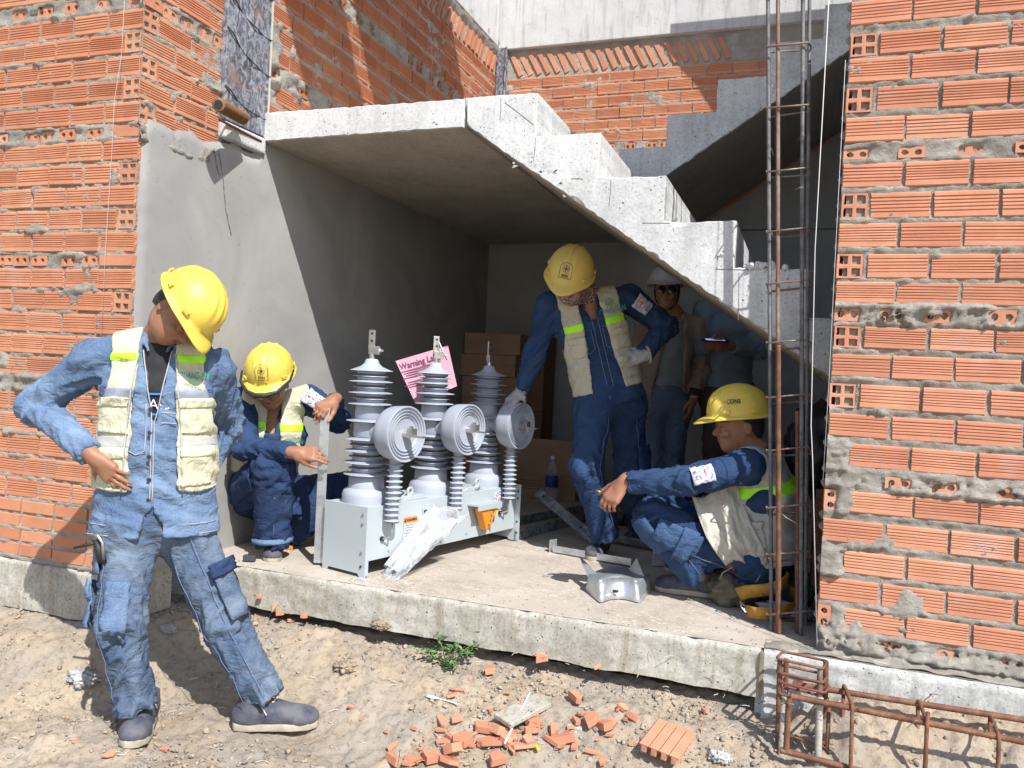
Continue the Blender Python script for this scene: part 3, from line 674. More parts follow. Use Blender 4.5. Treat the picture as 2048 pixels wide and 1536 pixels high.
# ================================================================== PROPS
def ong(px, py):
    Ys = np.arange(.9, 2.95, .004); P = np.array([at(px, py, Y=y) for y in Ys]); k = np.argmax(P[:, 2] <= gz(P[:, 0], P[:, 1])+.004)
    return P[k] if k > 0 else at(px, py, Y=2.92)
def m_galv():
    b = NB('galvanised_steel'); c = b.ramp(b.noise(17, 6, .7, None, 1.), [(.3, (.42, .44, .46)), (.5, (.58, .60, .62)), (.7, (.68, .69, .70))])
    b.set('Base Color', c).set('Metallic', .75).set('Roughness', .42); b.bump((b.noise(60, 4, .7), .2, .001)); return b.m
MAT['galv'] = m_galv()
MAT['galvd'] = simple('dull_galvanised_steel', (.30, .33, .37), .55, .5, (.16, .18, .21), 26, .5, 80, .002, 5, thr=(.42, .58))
MAT['chrome'] = simple('plated_steel', (.62, .60, .56), .3, .85, (.48, .46, .43), 30, .1)
MAT['silicone'] = simple('blue_grey_silicone', (.385, .415, .475), .42, 0, (.36, .39, .45), 3, .03, 90, .001)
MAT['cabinet'] = simple('pale_grey_paint', (.45, .50, .525), .4, 0, (.42, .47, .495), 2, .03, 160, .0006)
MAT['dark'] = simple('black_shadow_gap', (.01, .01, .01), .8)
MAT['orange'] = simple('orange_plastic', (.72, .25, .03), .45)
MAT['ink'] = simple('black_ink', (.02, .02, .02), .6)
MAT['paper'] = simple('white_paper', (.62, .63, .68), .8, 0, (.54, .55, .62), 14, .5, 16, .02)
MAT['pink'] = simple('pink_card', (.66, .36, .44), .8, 0, (.60, .32, .40), 8)
MAT['inkp'] = simple('purple_ink', (.20, .06, .12), .8)
MAT['red'] = simple('red_ink', (.55, .04, .05), .6)
MAT['blue'] = simple('blue_ink', (.05, .12, .45), .6)
MAT['carton'] = simple('brown_cardboard', (.38, .24, .155), .9, 0, (.32, .20, .13), 6, .15, 60, .002)
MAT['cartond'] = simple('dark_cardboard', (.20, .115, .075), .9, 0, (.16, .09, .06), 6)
MAT['string'] = simple('white_string', (.62, .60, .58), .8)
MAT['yellow'] = simple('yellow_plastic', (.80, .58, .02), .4)
MAT['white'] = simple('white_plastic', (.80, .80, .82), .35)
def m_clear(name, col=(1, 1, 1), rough=.12, alpha=.28):
    b = NB(name); b.set('Base Color', (*col, 1)).set('Roughness', rough).set('Alpha', alpha).set('Specular IOR Level', .9)
    b.bump((b.noise(18, 5, .7, None, 1.5), .9, .02)); return b.m
MAT['film'] = m_clear('clear_plastic_film', (.80, .82, .86), .12, .42)
MAT['filmd'] = simple('crumpled_dark_film', (.035, .033, .035), .25, 0, (.10, .095, .09), 30, .9, 22, .02)
MAT['pet'] = m_clear('clear_bottle_plastic', (.7, .75, .8), .05, .25)
def text(name, s, size, P, right, up, m, parent, align='CENTER', off=.0, ext=.0006, bold=0, xs=1.):
    c = bpy.data.curves.new(name, 'FONT'); c.body = s; c.size = size; c.align_x = align; c.align_y = 'CENTER'; c.extrude = ext; c.offset = bold; c.resolution_u = 2
    t = bpy.data.objects.new(name+'_t', c); COL.objects.link(t)
    dg = bpy.context.evaluated_depsgraph_get(); me = bpy.data.meshes.new_from_object(t.evaluated_get(dg)); bpy.data.objects.remove(t); bpy.data.curves.remove(c)
    r = np.asarray(right, float); r /= np.linalg.norm(r); u = np.asarray(up, float); u -= r*(u@r); u /= np.linalg.norm(u); n = np.cross(r, u)
    co = np.array([v.co[:] for v in me.vertices]).reshape(-1, 3)
    if len(co) == 0: return None
    W = np.asarray(P)+co[:, :1]*xs*r+co[:, 1:2]*u+(co[:, 2:]+off)*n
    me.vertices.foreach_set('co', W.astype(np.float32).ravel()); me.materials.clear(); me.materials.append(m); me.update()
    o = bpy.data.objects.new(name, me); COL.objects.link(o)
    if parent is not None: o.parent = parent; o.matrix_parent_inverse = wm(parent).inverted()
    return o
def basis(n, up=(0, 0, 1)):
    n = np.asarray(n, float); n /= np.linalg.norm(n); r = np.cross(up, n); r /= np.linalg.norm(r); return r, np.cross(n, r), n
# ---- the vacuum breaker
A_ = np.array([-1.727, 3.045, 0.]); u_ = np.array([.2588, .9659, 0]); v_ = np.array([-.9659, .2588, 0]); z_ = np.array([0, 0, 1.]); BWD, BLN, BHT = .258, 1.125, .305
dv = empty('vacuum_circuit_breaker', A_+v_*BWD/2+u_*BLN/2, 'pale grey three-pole vacuum circuit breaker with ribbed insulator columns and three round grey bushings', 'circuit breaker')
def DP(s, off, z): return A_+u_*s+v_*off+z_*z
AX = [u_, v_, z_]
b = MB()
b.box(DP(BLN/2, BWD/2, BHT-.002), (BLN, BWD, .004), AX)                      # top
b.box(DP(BLN/2, .002, .07+(BHT-.07)/2), (BLN-.008, .004, BHT-.075), AX)      # long side
b.box(DP(BLN/2, BWD-.002, .07+(BHT-.07)/2), (BLN-.008, .004, BHT-.075), AX)
b.box(DP(BLN/2, BWD/2, .072), (BLN-.01, BWD-.012, .004), AX)
b.build('housing', MAT['cabinet'], dv, bevel=.0015)
for s0, sg in ((-.003, -1), (BLN+.001, 1)):
    pl = [(0, .0), (.03, 0), (.04, .016), (BWD-.035, .016), (BWD-.025, 0), (BWD+.004, 0), (BWD+.004, BHT+.004), (-.004, BHT+.004), (-.004, 0)]
    b = MB().prism(pl, DP(s0, 0, 0), v_, z_, u_*.005)
    b.box(DP(s0+.002*sg, -.016, .16), (.005, .032, BHT+.0), AX) if sg > 0 else b.box(DP(s0+.012, .001, .16), (.02, .006, BHT-.01), AX)
    b.box(DP(s0+.016*sg, -.005, .003), (.03, .05, .006), AX)
    b.build('end_plate', MAT['cabinet'], dv, bevel=.0012)
for s0, offs in ((-.0065, .02), (BLN-.004, -.017)):
    for z in (.05, .11, .235, .275):
        MB().lathe(DP(s0 if s0 < 0 else s0+.004, offs, z), [(.0055, -.002), (.0055, .002)], 12, u_).build('bolt_hole', MAT['ink'] if (z < .1 or s0 > 0) else MAT['chrome'], dv)
def shed(prof, z, r0, r1, t=.006):
    prof += [(r0, z-.004), (r1*.75, z-.001+t*.2), (r1, z-.003), (r1+.001, z), (r1, z+.003), (r1*.6, z+t+.004), (r0, z+t+.010)]
for i, s in enumerate((.113, .557, .998)):
    c = DP(s, BWD/2-.002, 0)
    pr = [(.104, BHT), (.106, BHT+.035), (.098, BHT+.055), (.080, BHT+.066), (.078, BHT+.11)]
    z = BHT+.125
    for k in range(4):
        shed(pr, z, .068, .103); z += .052
        if k < 3: shed(pr, z-.026, .068, .083, .003)
    shed(pr, z+.030, .066, .101)
    for k in range(4):
        zz = z+.105+k*.050; shed(pr, zz, .062, .097 if k < 3 else .095)
        if k < 3: shed(pr, zz+.025, .062, .078, .003)
    zt = z+.105+.150
    pr = [p for p in pr if p[1] <= zt+.008]
    pr += [(.085, zt+.006), (.050, zt+.020), (.034, zt+.034), (.030, zt+.046), (.024, zt+.054), (.001, zt+.056)]
    pr2 = []; last = -1
    for r_, h_ in pr:
        h_ = max(h_, last+.0004); pr2.append((r_, h_)); last = h_
    o = MB().lathe((c[0], c[1], 0), pr2, 40).build('insulator_column', MAT['silicone'], dv, auto=.9)
    zt += .05
    b = MB().lathe((c[0], c[1], zt), [(.012, 0), (.012, .028)], 14); b.build('terminal_stud', MAT['chrome'], dv, auto=.8)
    tf = (_f*np.array([1, 1, 0])); tf /= np.linalg.norm(tf); ang = (.15, .75, 1.35)[i]; w = np.array([math.cos(ang), math.sin(ang), 0]); n = np.cross(w, z_)
    T = MB().box(c+z_*(zt+.043)+w*.010, (.050, .022, .038), [w, n, z_])
    T.box(c+z_*(zt+.092)-w*.004, (.030, .008, .085), [w, n, z_])
    to = T.build('terminal_clamp', MAT['chrome'], dv, bevel=.002)
    for hz in (.085, .118): MB().lathe(c+z_*(zt+hz)-w*.004-n*.0045, [(.0058, 0), (.0058, .0008)], 10, n).lathe(c+z_*(zt+hz)-w*.004+n*.0038, [(.0058, 0), (.0058, .0008)], 10, n).build('hole', MAT['ink'], to)
    MB().lathe(c+z_*(zt+.043)+w*.030, [(.008, 0), (.008, .012), (.005, .013), (.005, .022)], 6, w).build('bolt', MAT['chrome'], to)
    # side bushing: round head with concentric rings
    cz = (.628, .634, .640)[i]; c2 = DP(s, BWD/2, cz); out = -v_
    hd = [(.050, -.02), (.062, .01), (.100, .035), (.112, .046), (.1175, .062), (.1195, .085), (.1215, .120), (.1225, .136), (.1215, .1385), (.1165, .1385)]
    for k, r_ in enumerate((.1150, .1010, .0870, .0730)): hd += [(r_, .1380-.002*k), (r_-.0018, .1300-.002*k), (r_-.0095, .1295-.002*k), (r_-.0110, .1370-.002*k)] if k < 3 else [(r_, .131), (r_-.003, .126), (.050, .1235), (.022, .122), (.0175, .122)]
    MB().lathe(c2+out*-.0+v_*-.09*0, [(r_, h_+.095*1) for r_, h_ in hd], 56, out).build('bushing_head', MAT['silicone'], dv, auto=.7)
    MB().lathe(c2, [(.05, 0), (.047, .06), (.052, .10)], 24, out).build('bushing_arm', MAT['silicone'], dv, auto=.7)
    h0 = .216; cc = c2+out*h0; rgt = np.cross(out, z_)
    fm = MB().lathe(cc, [(.0165, 0), (.0165, .028), (.012, .032), (.012, .045)], 16, out)
    fm.box(cc+out*.045+z_*.012, (.03, .034, .03), [out, rgt, z_]); fm.box(cc+out*.072-z_*.006, (.085, .030, .007), [out, rgt, z_]); fm.box(cc+out*.045+z_*.026+rgt*.006, (.012, .014, .022), [out, rgt, z_])
    fm.build('terminal_clamp', MAT['chrome'], dv, bevel=.0015)
    # post insulator under the head
    pc = c2+out*.172; pr = [(.020, -.118)]
    prs = [(.024, 0)]
    zz = 0.
    for k in range(11): prs += [(.024, zz+.001), (.034, zz+.004), (.0375, zz+.0065), (.034, zz+.009), (.024, zz+.013)]; zz += .0245
    zb_ = cz-.118-.272
    MB().lathe((pc[0], pc[1], zb_), [(.001, -.003), (.030, -.001)]+prs+[(.026, zz), (.028, zz+.02)], 28).build('post_insulator', MAT['silicone'], dv, auto=.9)
    q0 = np.array([pc[0], pc[1], zb_]); q1 = q0-z_*.055; q2 = q1-z_*.02+v_*.012; q3 = DP(s+.0, -.0, q2[2])+(-u_*.0)
    q2b = q1-z_*.018+v_*.02-u_*.01; q4 = DP(s-.02, .0, q2b[2]-.004)
    MB().tube([q0, q1, q1-z_*.010+v_*.004, q2b, q4+v_*-.012, q4], .0042, 8).build('lead_wire', MAT['chrome'], dv, True)
    MB().lathe(q4-v_*.001, [(.011, 0), (.011, .010)], 12, -v_).build('grommet', MAT['ink'], dv)
# raised shoulders on the housing, eyes, window, handle
for s in (.335, .775): MB().prism([(-.085, 0), (.085, 0), (.05, .022), (-.05, .022)], DP(s, .02, BHT), u_, z_, v_*.20).build('housing_rib', MAT['cabinet'], dv, bevel=.004)
for s, of in ((.30, .03), (.60, .2), (.80, .02)):
    c = DP(s, of, BHT+.020); th = np.linspace(0, 2*PI, 25); P = [c+z_*.022+.016*(math.cos(t)*u_+math.sin(t)*z_) for t in th]
    MB().tube(P, .0062, 8, False).box(c+z_*-.002, (.034, .012, .022), AX).build('lifting_eye', MAT['cabinet'], dv, True)
MB().box(DP(.40, -.0035, .235), (.085, .003, .055), AX).build('window_frame', MAT['cabinet'], dv)
MB().box(DP(.40, -.0055, .235), (.072, .002, .044), AX).build('window_pane', simple('dark_glass', (.03, .03, .03), .15), dv)
MB().box(DP(.80, -.035, .245), (.20, .07, .010), AX).box(DP(.80, -.070, .235), (.20, .006, .03), AX).build('handle_hood', MAT['cabinet'], dv, bevel=.002)
hdl = MB().prism([(-.065, 0), (.065, 0), (.018, -.11), (-.012, -.115)], DP(.80, -.064, .228), u_, z_, v_*.045).build('operating_handle', MAT['orange'], dv, bevel=.003)
for k, chh in enumerate('OPEN'): text('lettering', chh, .016, DP(.835-.011*k, -.0655, .205-.022*k), u_, z_, MAT['ink'], hdl)
MB().prism([(0, 0), (.03, 0), (.012, -.05)], DP(.855, -.06, .226), u_, z_, v_*.003).build('yellow_pointer', MAT['yellow'], dv)
MB().lathe(DP(.80, -.066, .125), [(.008, 0), (.008, .006)], 10, -v_).build('rivet', MAT['chrome'], dv)
sg = MB().lathe(DP(.965, -.004, .245), [(.050, 0), (.050, .0015)], 40, -v_).build('round_label', simple('label_blue_white', (.60, .70, .82), .4), dv)
def arc_text(s, P, r, rr, size, a0, a1, right, up, m, parent):
    for k, ch in enumerate(s):
        a = a0+(a1-a0)*k/(len(s)-1); c = P+r*(math.cos(a)*right+math.sin(a)*up)
        text('lettering', ch, size, c, math.sin(a)*right-math.cos(a)*up, math.cos(a)*right+math.sin(a)*up, m, parent, bold=.0006)
LC = DP(.965, -.0062, .245)
arc_text('VACUUM', LC, .039, 0, .016, 2.9, .55, u_, z_, MAT['blue'], sg)
MB().tube([LC+.027*(math.cos(t)*u_+math.sin(t)*z_) for t in np.linspace(.45, 5.83, 26)], .002, 4).tube([LC-u_*.006+z_*.012, LC-u_*.006-z_*.012], .002, 4).tube([LC+u_*.004+z_*.012, LC+u_*.004-z_*.012], .002, 4).tube([LC+u_*.004, LC+u_*.036], .002, 4).build('emblem', MAT['red'], sg)
wl_ = MB().box(DP(.275, -.0035, .165), (.085, .002, .14), AX).build('warning_sticker', MAT['paper'], dv)
MB().box(DP(.275, -.005, .222), (.085, .0012, .028), AX).build('orange_band', MAT['orange'], wl_)
text('lettering', '\u25B2WARNING', .019, DP(.275, -.0062, .222), u_, z_, MAT['ink'], wl_, xs=.8, bold=.0004)
rt_ = random.Random(2)
for k in range(9): text('lettering', ''.join(rt_.choice('aenoirst lmcd') for _ in range(14)), .009, DP(.275, -.0055, .200-.012*k), u_, z_, MAT['blue'], wl_, xs=.9) if False else MB().box(DP(.275-rt_.uniform(0, .008), -.005, .200-.012*k), (.070-rt_.uniform(0, .02), .0008, .0032), AX).build('print_line', MAT['blue'], wl_)
for s, z in ((.14, .10), (.25, .095), (.5, .09), (.90, .09), (.70, .10)): MB().lathe(DP(s, -.001, z), [(.005, 0), (.004, .004), (.001, .005)], 10, -v_).build('rivet', MAT['chrome'], dv)
# ---- pink warning card hanging on the middle column
n_ = np.array([.35, -.93, 0.]); n_ /= np.linalg.norm(n_)
cp = [at(791, 722, Y=3.74), at(896, 691, Y=3.82), at(914, 772, Y=3.82), at(832, 809, Y=3.74)]
pk = MB().add(np.array(cp+[p-n_*.0015 for p in cp]), [(0, 3, 2, 1), (4, 5, 6, 7), (0, 1, 5, 4), (1, 2, 6, 5), (2, 3, 7, 6), (3, 0, 4, 7)]).build('warning_card', MAT['pink']); tag(pk, 'pink printed warning card hanging between two insulator columns of the circuit breaker', 'sign')
r_ = cp[1]-cp[0]; Lw = np.linalg.norm(r_); r_ /= Lw; up_ = cp[0]-cp[3]; up_ = up_-r_*(up_@r_); Lh = np.linalg.norm(up_); up_ /= Lh; nn_ = np.cross(r_, up_)
text('lettering', 'Warning Label', .046, cp[0]+r_*.128-up_*.040+nn_*.001, r_, up_, MAT['inkp'], pk, bold=.0006, xs=.85)
for k in range(8):
    if k == 4: continue
    MB().box(cp[0]+r_*(.10+.004*(k % 3))-up_*(.068+.0125*k)+nn_*.001, (.17-.012*(k % 3), .0045, .0006), [r_, up_, nn_]).build('print_line', MAT['inkp'], pk)
MB().tube([at(876, 742, Y=3.78), at(884, 700, Y=3.70), at(878, 684, Y=3.60), at(886, 702, Y=3.6), at(893, 720, Y=3.7)], .003, 6).build('tie', MAT['white'], pk, True)
# ---- rolled papers in a clear bag, leaning on the housing
pb = empty('document_bag', at(790, 1150, Z=0), 'white rolled papers in a clear plastic bag leaning on the circuit breaker housing', 'bag of papers')
P0 = at(786, 1148, Z=.012); P1 = DP(.43, -.06, .235)
ax = P1-P0; Ln = np.linalg.norm(ax); ax /= Ln; sd_ = np.cross(ax, z_); sd_ /= np.linalg.norm(sd_); nd = np.cross(sd_, ax)
def roll(ra, rb, t0, t1, n=26, turns=1.35, wob=.0, seed=0, sq=.6, nu=14):
    V = []
    for i in range(nu):
        t = t0+(t1-t0)*i/(nu-1)
        for k in range(n):
            a = 2*PI*turns*k/(n-1); R = (ra+(rb-ra)*i/(nu-1))*(1-.18*k/n)
            w_ = wob*pn(np.array([[t*9+seed, math.cos(a)*2, math.sin(a)*2+seed]]))[0]
            V.append(P0+ax*Ln*t+sd_*(R*math.cos(a)+w_)+nd*(R*sq*math.sin(a)+w_))
    return np.array(V), grid_faces(nu, n)
V, F = roll(.026, .118, .02, .90, 50, 1.3, .045, 3, .30, 34); o = mk('paper_roll', V, F, MAT['paper'], pb, True); o.modifiers.new('s', 'SOLIDIFY').thickness = .0012
V, F = roll(.018, .034, .02, .98, seed=3); mk('paper_roll', V+sd_*-.03+nd*.03, F, MAT['paper'], pb, True)
V, F = roll(.052, .135, -.12, 1.06, 44, 1., .045, 5, .36, 34); mk('plastic_bag', V, F, MAT['film'], pb, True)
# ---- steel angle bars
def angle_bar(P, Q, w1, w2, d1, d2, name, m, label=None, cat=None, parent=None, t=.004, holes=()):
    P = np.asarray(P, float); Q = np.asarray(Q, float); a = Q-P; L = np.linalg.norm(a); a /= L; d1 = np.asarray(d1, float); d1 -= a*(d1@a); d1 /= np.linalg.norm(d1); d2 = np.asarray(d2, float); d2 -= a*(d2@a); d2 -= d1*(d2@d1); d2 /= np.linalg.norm(d2)
    b = MB().prism([(0, 0), (w1, 0), (w1, t), (t, t), (t, w2), (0, w2)], P, d1, d2, a*L); o = b.build(name, m, parent, bevel=.0012)
    if label: tag(o, label, cat)
    for h_, r_ in holes: MB().lathe(P+a*L*h_+d1*w1*.55-d2*.001, [(r_, 0), (r_, .0012)], 12, -d2).build('hole', MAT['ink'], o)
    return o
E_ = DP(-.02, BWD-.005, 0)
Bp = at(634, 1126, Z=.012); Bt = np.array([Bp[0], Bp[1], at(636, 815, Y=Bp[1])[2]])
angle_bar(Bp+_R*np.array([1, 1, 0])*-.016, Bt-_R*np.array([1, 1, 0])*.016+np.array([-.0, .0, 0]), .042, .02, (_R[0], _R[1], 0), (-_R[1], _R[0], 0), 'steel_angle', MAT['galv'], 'upright galvanised steel angle held against the end of the circuit breaker', 'steel angle')
angle_bar(at(1105, 1104, Z=.004), at(1262, 1132, Z=.01), .05, .035, (-.3, .95, 0), (0, 0, 1), 'steel_bracket', MAT['galv'], 'long flat galvanised bracket with an upturned end lying by the standing man\u2019s shoe', 'bracket')
MB().box(at(1106, 1092, Z=.03)+np.array([0, .0, 0]), (.05, .005, .07), [np.array([.5, .86, 0]), np.array([-.86, .5, 0]), z_]).build('upturned_end', MAT['galv'], bpy.data.objects['steel_bracket'], bevel=.001)
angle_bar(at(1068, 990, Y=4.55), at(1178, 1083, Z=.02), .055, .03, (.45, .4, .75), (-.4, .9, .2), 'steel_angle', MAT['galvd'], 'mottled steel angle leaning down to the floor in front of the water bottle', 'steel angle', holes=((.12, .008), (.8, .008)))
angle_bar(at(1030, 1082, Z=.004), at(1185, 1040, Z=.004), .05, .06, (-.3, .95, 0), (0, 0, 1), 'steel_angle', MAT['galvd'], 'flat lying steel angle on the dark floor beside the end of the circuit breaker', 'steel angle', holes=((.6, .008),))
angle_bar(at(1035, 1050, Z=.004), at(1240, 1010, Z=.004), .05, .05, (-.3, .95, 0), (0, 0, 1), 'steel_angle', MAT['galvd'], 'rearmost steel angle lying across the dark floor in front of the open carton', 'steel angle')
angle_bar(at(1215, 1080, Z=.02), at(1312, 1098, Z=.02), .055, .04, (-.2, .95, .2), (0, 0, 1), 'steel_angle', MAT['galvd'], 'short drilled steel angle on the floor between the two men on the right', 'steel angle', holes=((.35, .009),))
o = MB().box(at(1322, 1110, Z=.06), (.085, .005, .11), [np.array([.9, .3, 0]), np.array([-.3, .9, 0]), z_]).box(at(1322, 1126, Z=.012)+np.array([.0, .0, 0]), (.085, .07, .005), [np.array([.9, .3, 0]), np.array([-.3, .9, 0]), z_]).build('steel_bracket', MAT['galv'], None, bevel=.003); tag(o, 'small upright galvanised plate with one hole beside the squatting man\u2019s shin', 'bracket')
MB().lathe(at(1305, 1100, Z=.075)+np.array([.012, -.012, 0]), [(.008, 0), (.008, .003)], 12, (.3, -.9, 0)).build('hole', MAT['ink'], o)
# bent clamp band
def strip(name, A, B, m, parent=None, n=24, th=.005):
    def rs(P):
        P = np.array(P); d = np.r_[0, np.cumsum(np.linalg.norm(np.diff(P, axis=0), axis=1))]; t = np.linspace(0, d[-1], n); return np.stack([np.interp(t, d, P[:, k]) for k in range(3)], 1)
    a, b = rs(A), rs(B); V = []
    for t in np.linspace(0, 1, 4): V.append(a*(1-t)+b*t)
    o = mk(name, np.concatenate(V), grid_faces(4, n), m, parent, False); md = o.modifiers.new('s', 'SOLIDIFY'); md.thickness = th; md.offset = 0; return o
cl = empty('pole_clamp', at(1235, 1200, Z=0), 'shiny bent galvanised clamp plate lying on the sunlit floor slab', 'clamp')
top_ = [at(1178, 1150, Z=.075), at(1200, 1163, Z=.075), at(1218, 1156, Z=.078), at(1240, 1154, Z=.078), at(1258, 1157, Z=.078), at(1272, 1165, Z=.075), at(1298, 1150, Z=.075)]
bot_ = [at(1172, 1180, Z=.004), at(1200, 1206, Z=.004), at(1216, 1200, Z=.004), at(1238, 1197, Z=.004), at(1258, 1200, Z=.004), at(1280, 1207, Z=.004), at(1303, 1178, Z=.004)]
strip('clamp_band', bot_, top_, MAT['galv'], cl)
in_ = [at(1186, 1146, Z=.060), at(1200, 1140, Z=.05), at(1218, 1134, Z=.045), at(1238, 1133, Z=.045), at(1256, 1137, Z=.05), at(1270, 1146, Z=.055), at(1284, 1150, Z=.070)]
strip('clamp_saddle', top_, in_, MAT['galv'], cl)
b = MB(); Z3 = lambda q, z: at(q[0], q[1], Z=z)
for tri in (((1158, 1112), (1190, 1146), (1178, 1160)), ((1273, 1116), (1290, 1158), (1256, 1141))):
    zs = (.115, .07, .05); P = [Z3(q, z) for q, z in zip(tri, zs)]; P2 = [p+np.array([.004, .004, 0]) for p in P]
    b.add(P+P2, [(0, 1, 2), (5, 4, 3), (0, 3, 4, 1), (1, 4, 5, 2), (2, 5, 3, 0)])
b.build('clamp_ear', MAT['galv'], cl)['kind'] = 'stuff'
MB().box(at(1231, 1182, Z=.038)-np.array([-.34, .94, 0])*-.0+np.array([.002, -.004, 0]), (.026, .004, .012), [_rt, _f, z_]).build('slot', MAT['ink'], cl)
# ---- cartons, bottle, bags at the back
def carton(c, d, rot, m, label, flap=False, tape=False, grp=None):
    ax_ = [np.array([math.cos(rot), math.sin(rot), 0]), np.array([-math.sin(rot), math.cos(rot), 0]), z_]
    e = empty('carton', (c[0], c[1], c[2]), label, 'carton', grp)
    MB().box((c[0], c[1], c[2]+d[2]/2), d, ax_).build('box_body', m, e, bevel=.004)
    MB().box((c[0], c[1], c[2]+d[2]*.55), (d[0]+.0016, d[1]+.0016, .002), ax_).build('lid_seam', MAT['cartond'], e)
    return e, ax_
hs = [.165, .165, .21, .165, .17, .175, .17]; z = 0; names = ['lowest', 'second from the floor', 'third from the floor', 'fourth from the floor', 'third from the top', 'second from the top', 'topmost']
dd = [.0, .012, -.006, .01, .004, -.012, .008]
for k, hh in enumerate(hs):
    carton((WX+.26+dd[k], 6.12+dd[-k]*.5, z), (.47, .40, hh-.003), dd[k]*1.5, MAT['carton'], 'flat brown carton, %s in the front stack of cartons' % names[k], grp='stacked cartons in the corner'); z += hh
z = 0
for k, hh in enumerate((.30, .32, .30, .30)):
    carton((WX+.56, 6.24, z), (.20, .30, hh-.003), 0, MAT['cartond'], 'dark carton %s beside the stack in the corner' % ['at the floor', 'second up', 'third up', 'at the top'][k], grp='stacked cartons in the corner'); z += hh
e, ax_ = carton((-1.80, 5.86, 0), (.58, .45, .18), .03, MAT['carton'], 'large open carton standing on the dark floor behind the water bottle')
MB().box((-1.80, 5.63, .31), (.58, .006, .26), ax_).box((-1.50, 5.80, .20), (.004, .30, .30), ax_).build('raised_flap', MAT['carton'], e)
for k in range(4): MB().box((-1.86+.0*k, 5.632, .13-.02*k), (.22-.03*(k % 2), .002, .006), ax_).build('print_line', MAT['cartond'], e)
bt = empty('water_bottle', (-1.645, 5.50, 0), 'clear plastic water bottle with a blue label standing in front of the open carton', 'bottle')
c = (-1.645, 5.50, .002)
MB().lathe(c, [(.001, 0), (.040, .002), (.045, .015), (.045, .12), (.043, .125), (.045, .20), (.040, .235), (.022, .285), (.014, .30), (.014, .315)], 28).build('bottle_body', MAT['pet'], bt, auto=.8)
MB().lathe(c, [(.0458, .115), (.0462, .118), (.0462, .195), (.0458, .198)], 28).build('bottle_label', simple('blue_label', (.02, .045, .22), .35), bt, auto=.8)
MB().lathe(c, [(.001, .312), (.0165, .312), (.0165, .335), (.001, .337)], 18).build('bottle_cap', MAT['white'], bt, auto=.8)
def blob(name, c, r, m, label, cat, seed, n=26, amp=.35, freq=3.2, flat=True):
    th = np.linspace(0, PI, n); ph = np.linspace(0, 2*PI, n*2); T, Pp = np.meshgrid(th, ph, indexing='ij')
    D = np.stack([np.sin(T)*np.cos(Pp), np.sin(T)*np.sin(Pp), np.cos(T)], -1)
    k = 1+amp*fbm(D*freq+seed, 4)-.12*amp*np.abs(fbm(D*freq*2+seed, 3)); V = np.asarray(c)+D*np.asarray(r)*k[..., None]
    if flat: V[..., 2] = np.maximum(V[..., 2], .003)
    o = mk(name, V.reshape(-1, 3), grid_faces(n, n*2)[:, ::-1], m, None, True); tag(o, label, cat); return o
blob('plastic_bag', (-1.0, 5.0, .10), (.11, .10, .14), MAT['filmd'], 'crumpled plastic wrapping in the dark between the two standing men', 'plastic bag', 6, 30, .5, 5.)
pb_ = MAT['carton']
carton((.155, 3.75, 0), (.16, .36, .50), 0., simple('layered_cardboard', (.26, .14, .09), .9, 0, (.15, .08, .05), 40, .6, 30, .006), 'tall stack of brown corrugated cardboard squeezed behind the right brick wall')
mb = simple('black_nylon', (.012, .013, .017), .55, 0, (.02, .021, .026), 20, .4, 40, .006)
bp = blob('backpack', (.10, 3.72, .66), (.16, .20, .20), mb, 'black backpack lying on the cardboard behind the squatting man', 'backpack', 3, 30, .22, 2.2)
MB().tube([(.0, 3.62, .80), (-.03, 3.60, .72), (-.02, 3.60, .60), (.05, 3.6, .52)], .012, 8).build('strap', mb, bp, True)
# tool bag with yellow leather straps
tb = empty('tool_bag', at(1440, 1200, Z=0), 'olive canvas tool bag with yellow leather straps lying under the squatting man', 'tool bag')
cv = simple('olive_canvas', (.16, .135, .095), .95, 0, (.10, .085, .06), 14, .6, 60, .004)
ye = simple('yellow_leather', (.50, .27, .03), .6, 0, (.38, .19, .02), 16, .35, 60, .003)
o = blob('bag_body', (-.235, 3.50, .06), (.10, .12, .075), cv, None, None, 4, 26, .25, 2.5); o.parent = tb; o.matrix_parent_inverse = wm(tb).inverted()
o = blob('bag_pouch', (-.04, 3.62, .07), (.15, .10, .08), simple('dark_canvas', (.05, .055, .05), .9, 0, (.09, .085, .06), 14, .5, 60, .004), None, None, 8, 26, .25, 2.5); o.parent = tb; o.matrix_parent_inverse = wm(tb).inverted()
def belt(pts, w, m, nm, parent, th=.006, upv=(0, 0, 1)):
    P = [np.asarray(p, float) for p in pts]; V = []
    for k, p in enumerate(P):
        d = P[min(k+1, len(P)-1)]-P[max(k-1, 0)]; d /= np.linalg.norm(d)+1e-9; u = np.asarray(upv, float); u = u-d*(u@d); u /= np.linalg.norm(u); V += [p-u*w/2, p, p+u*w/2]
    o = mk(nm, V, grid_faces(len(P), 3), m, parent, True); md = o.modifiers.new('s', 'SOLIDIFY'); md.thickness = th; md.offset = 0; return o
belt([at(1476, 1188, Y=3.33), at(1495, 1183, Y=3.30), at(1530, 1180, Y=3.29), at(1560, 1172, Y=3.33), at(1575, 1160, Y=3.38), at(1572, 1152, Y=3.5)], .052, ye, 'leather_strap', tb, upv=(0, -.3, 1))
belt([at(1494, 1222, Y=3.25), at(1515, 1226, Y=3.22), at(1545, 1226, Y=3.23), at(1570, 1222, Y=3.28), at(1590, 1214, Y=3.36), at(1596, 1196, Y=3.45), at(1580, 1180, Y=3.5)], .046, ye, 'leather_strap', tb, upv=(0, -.2, 1))
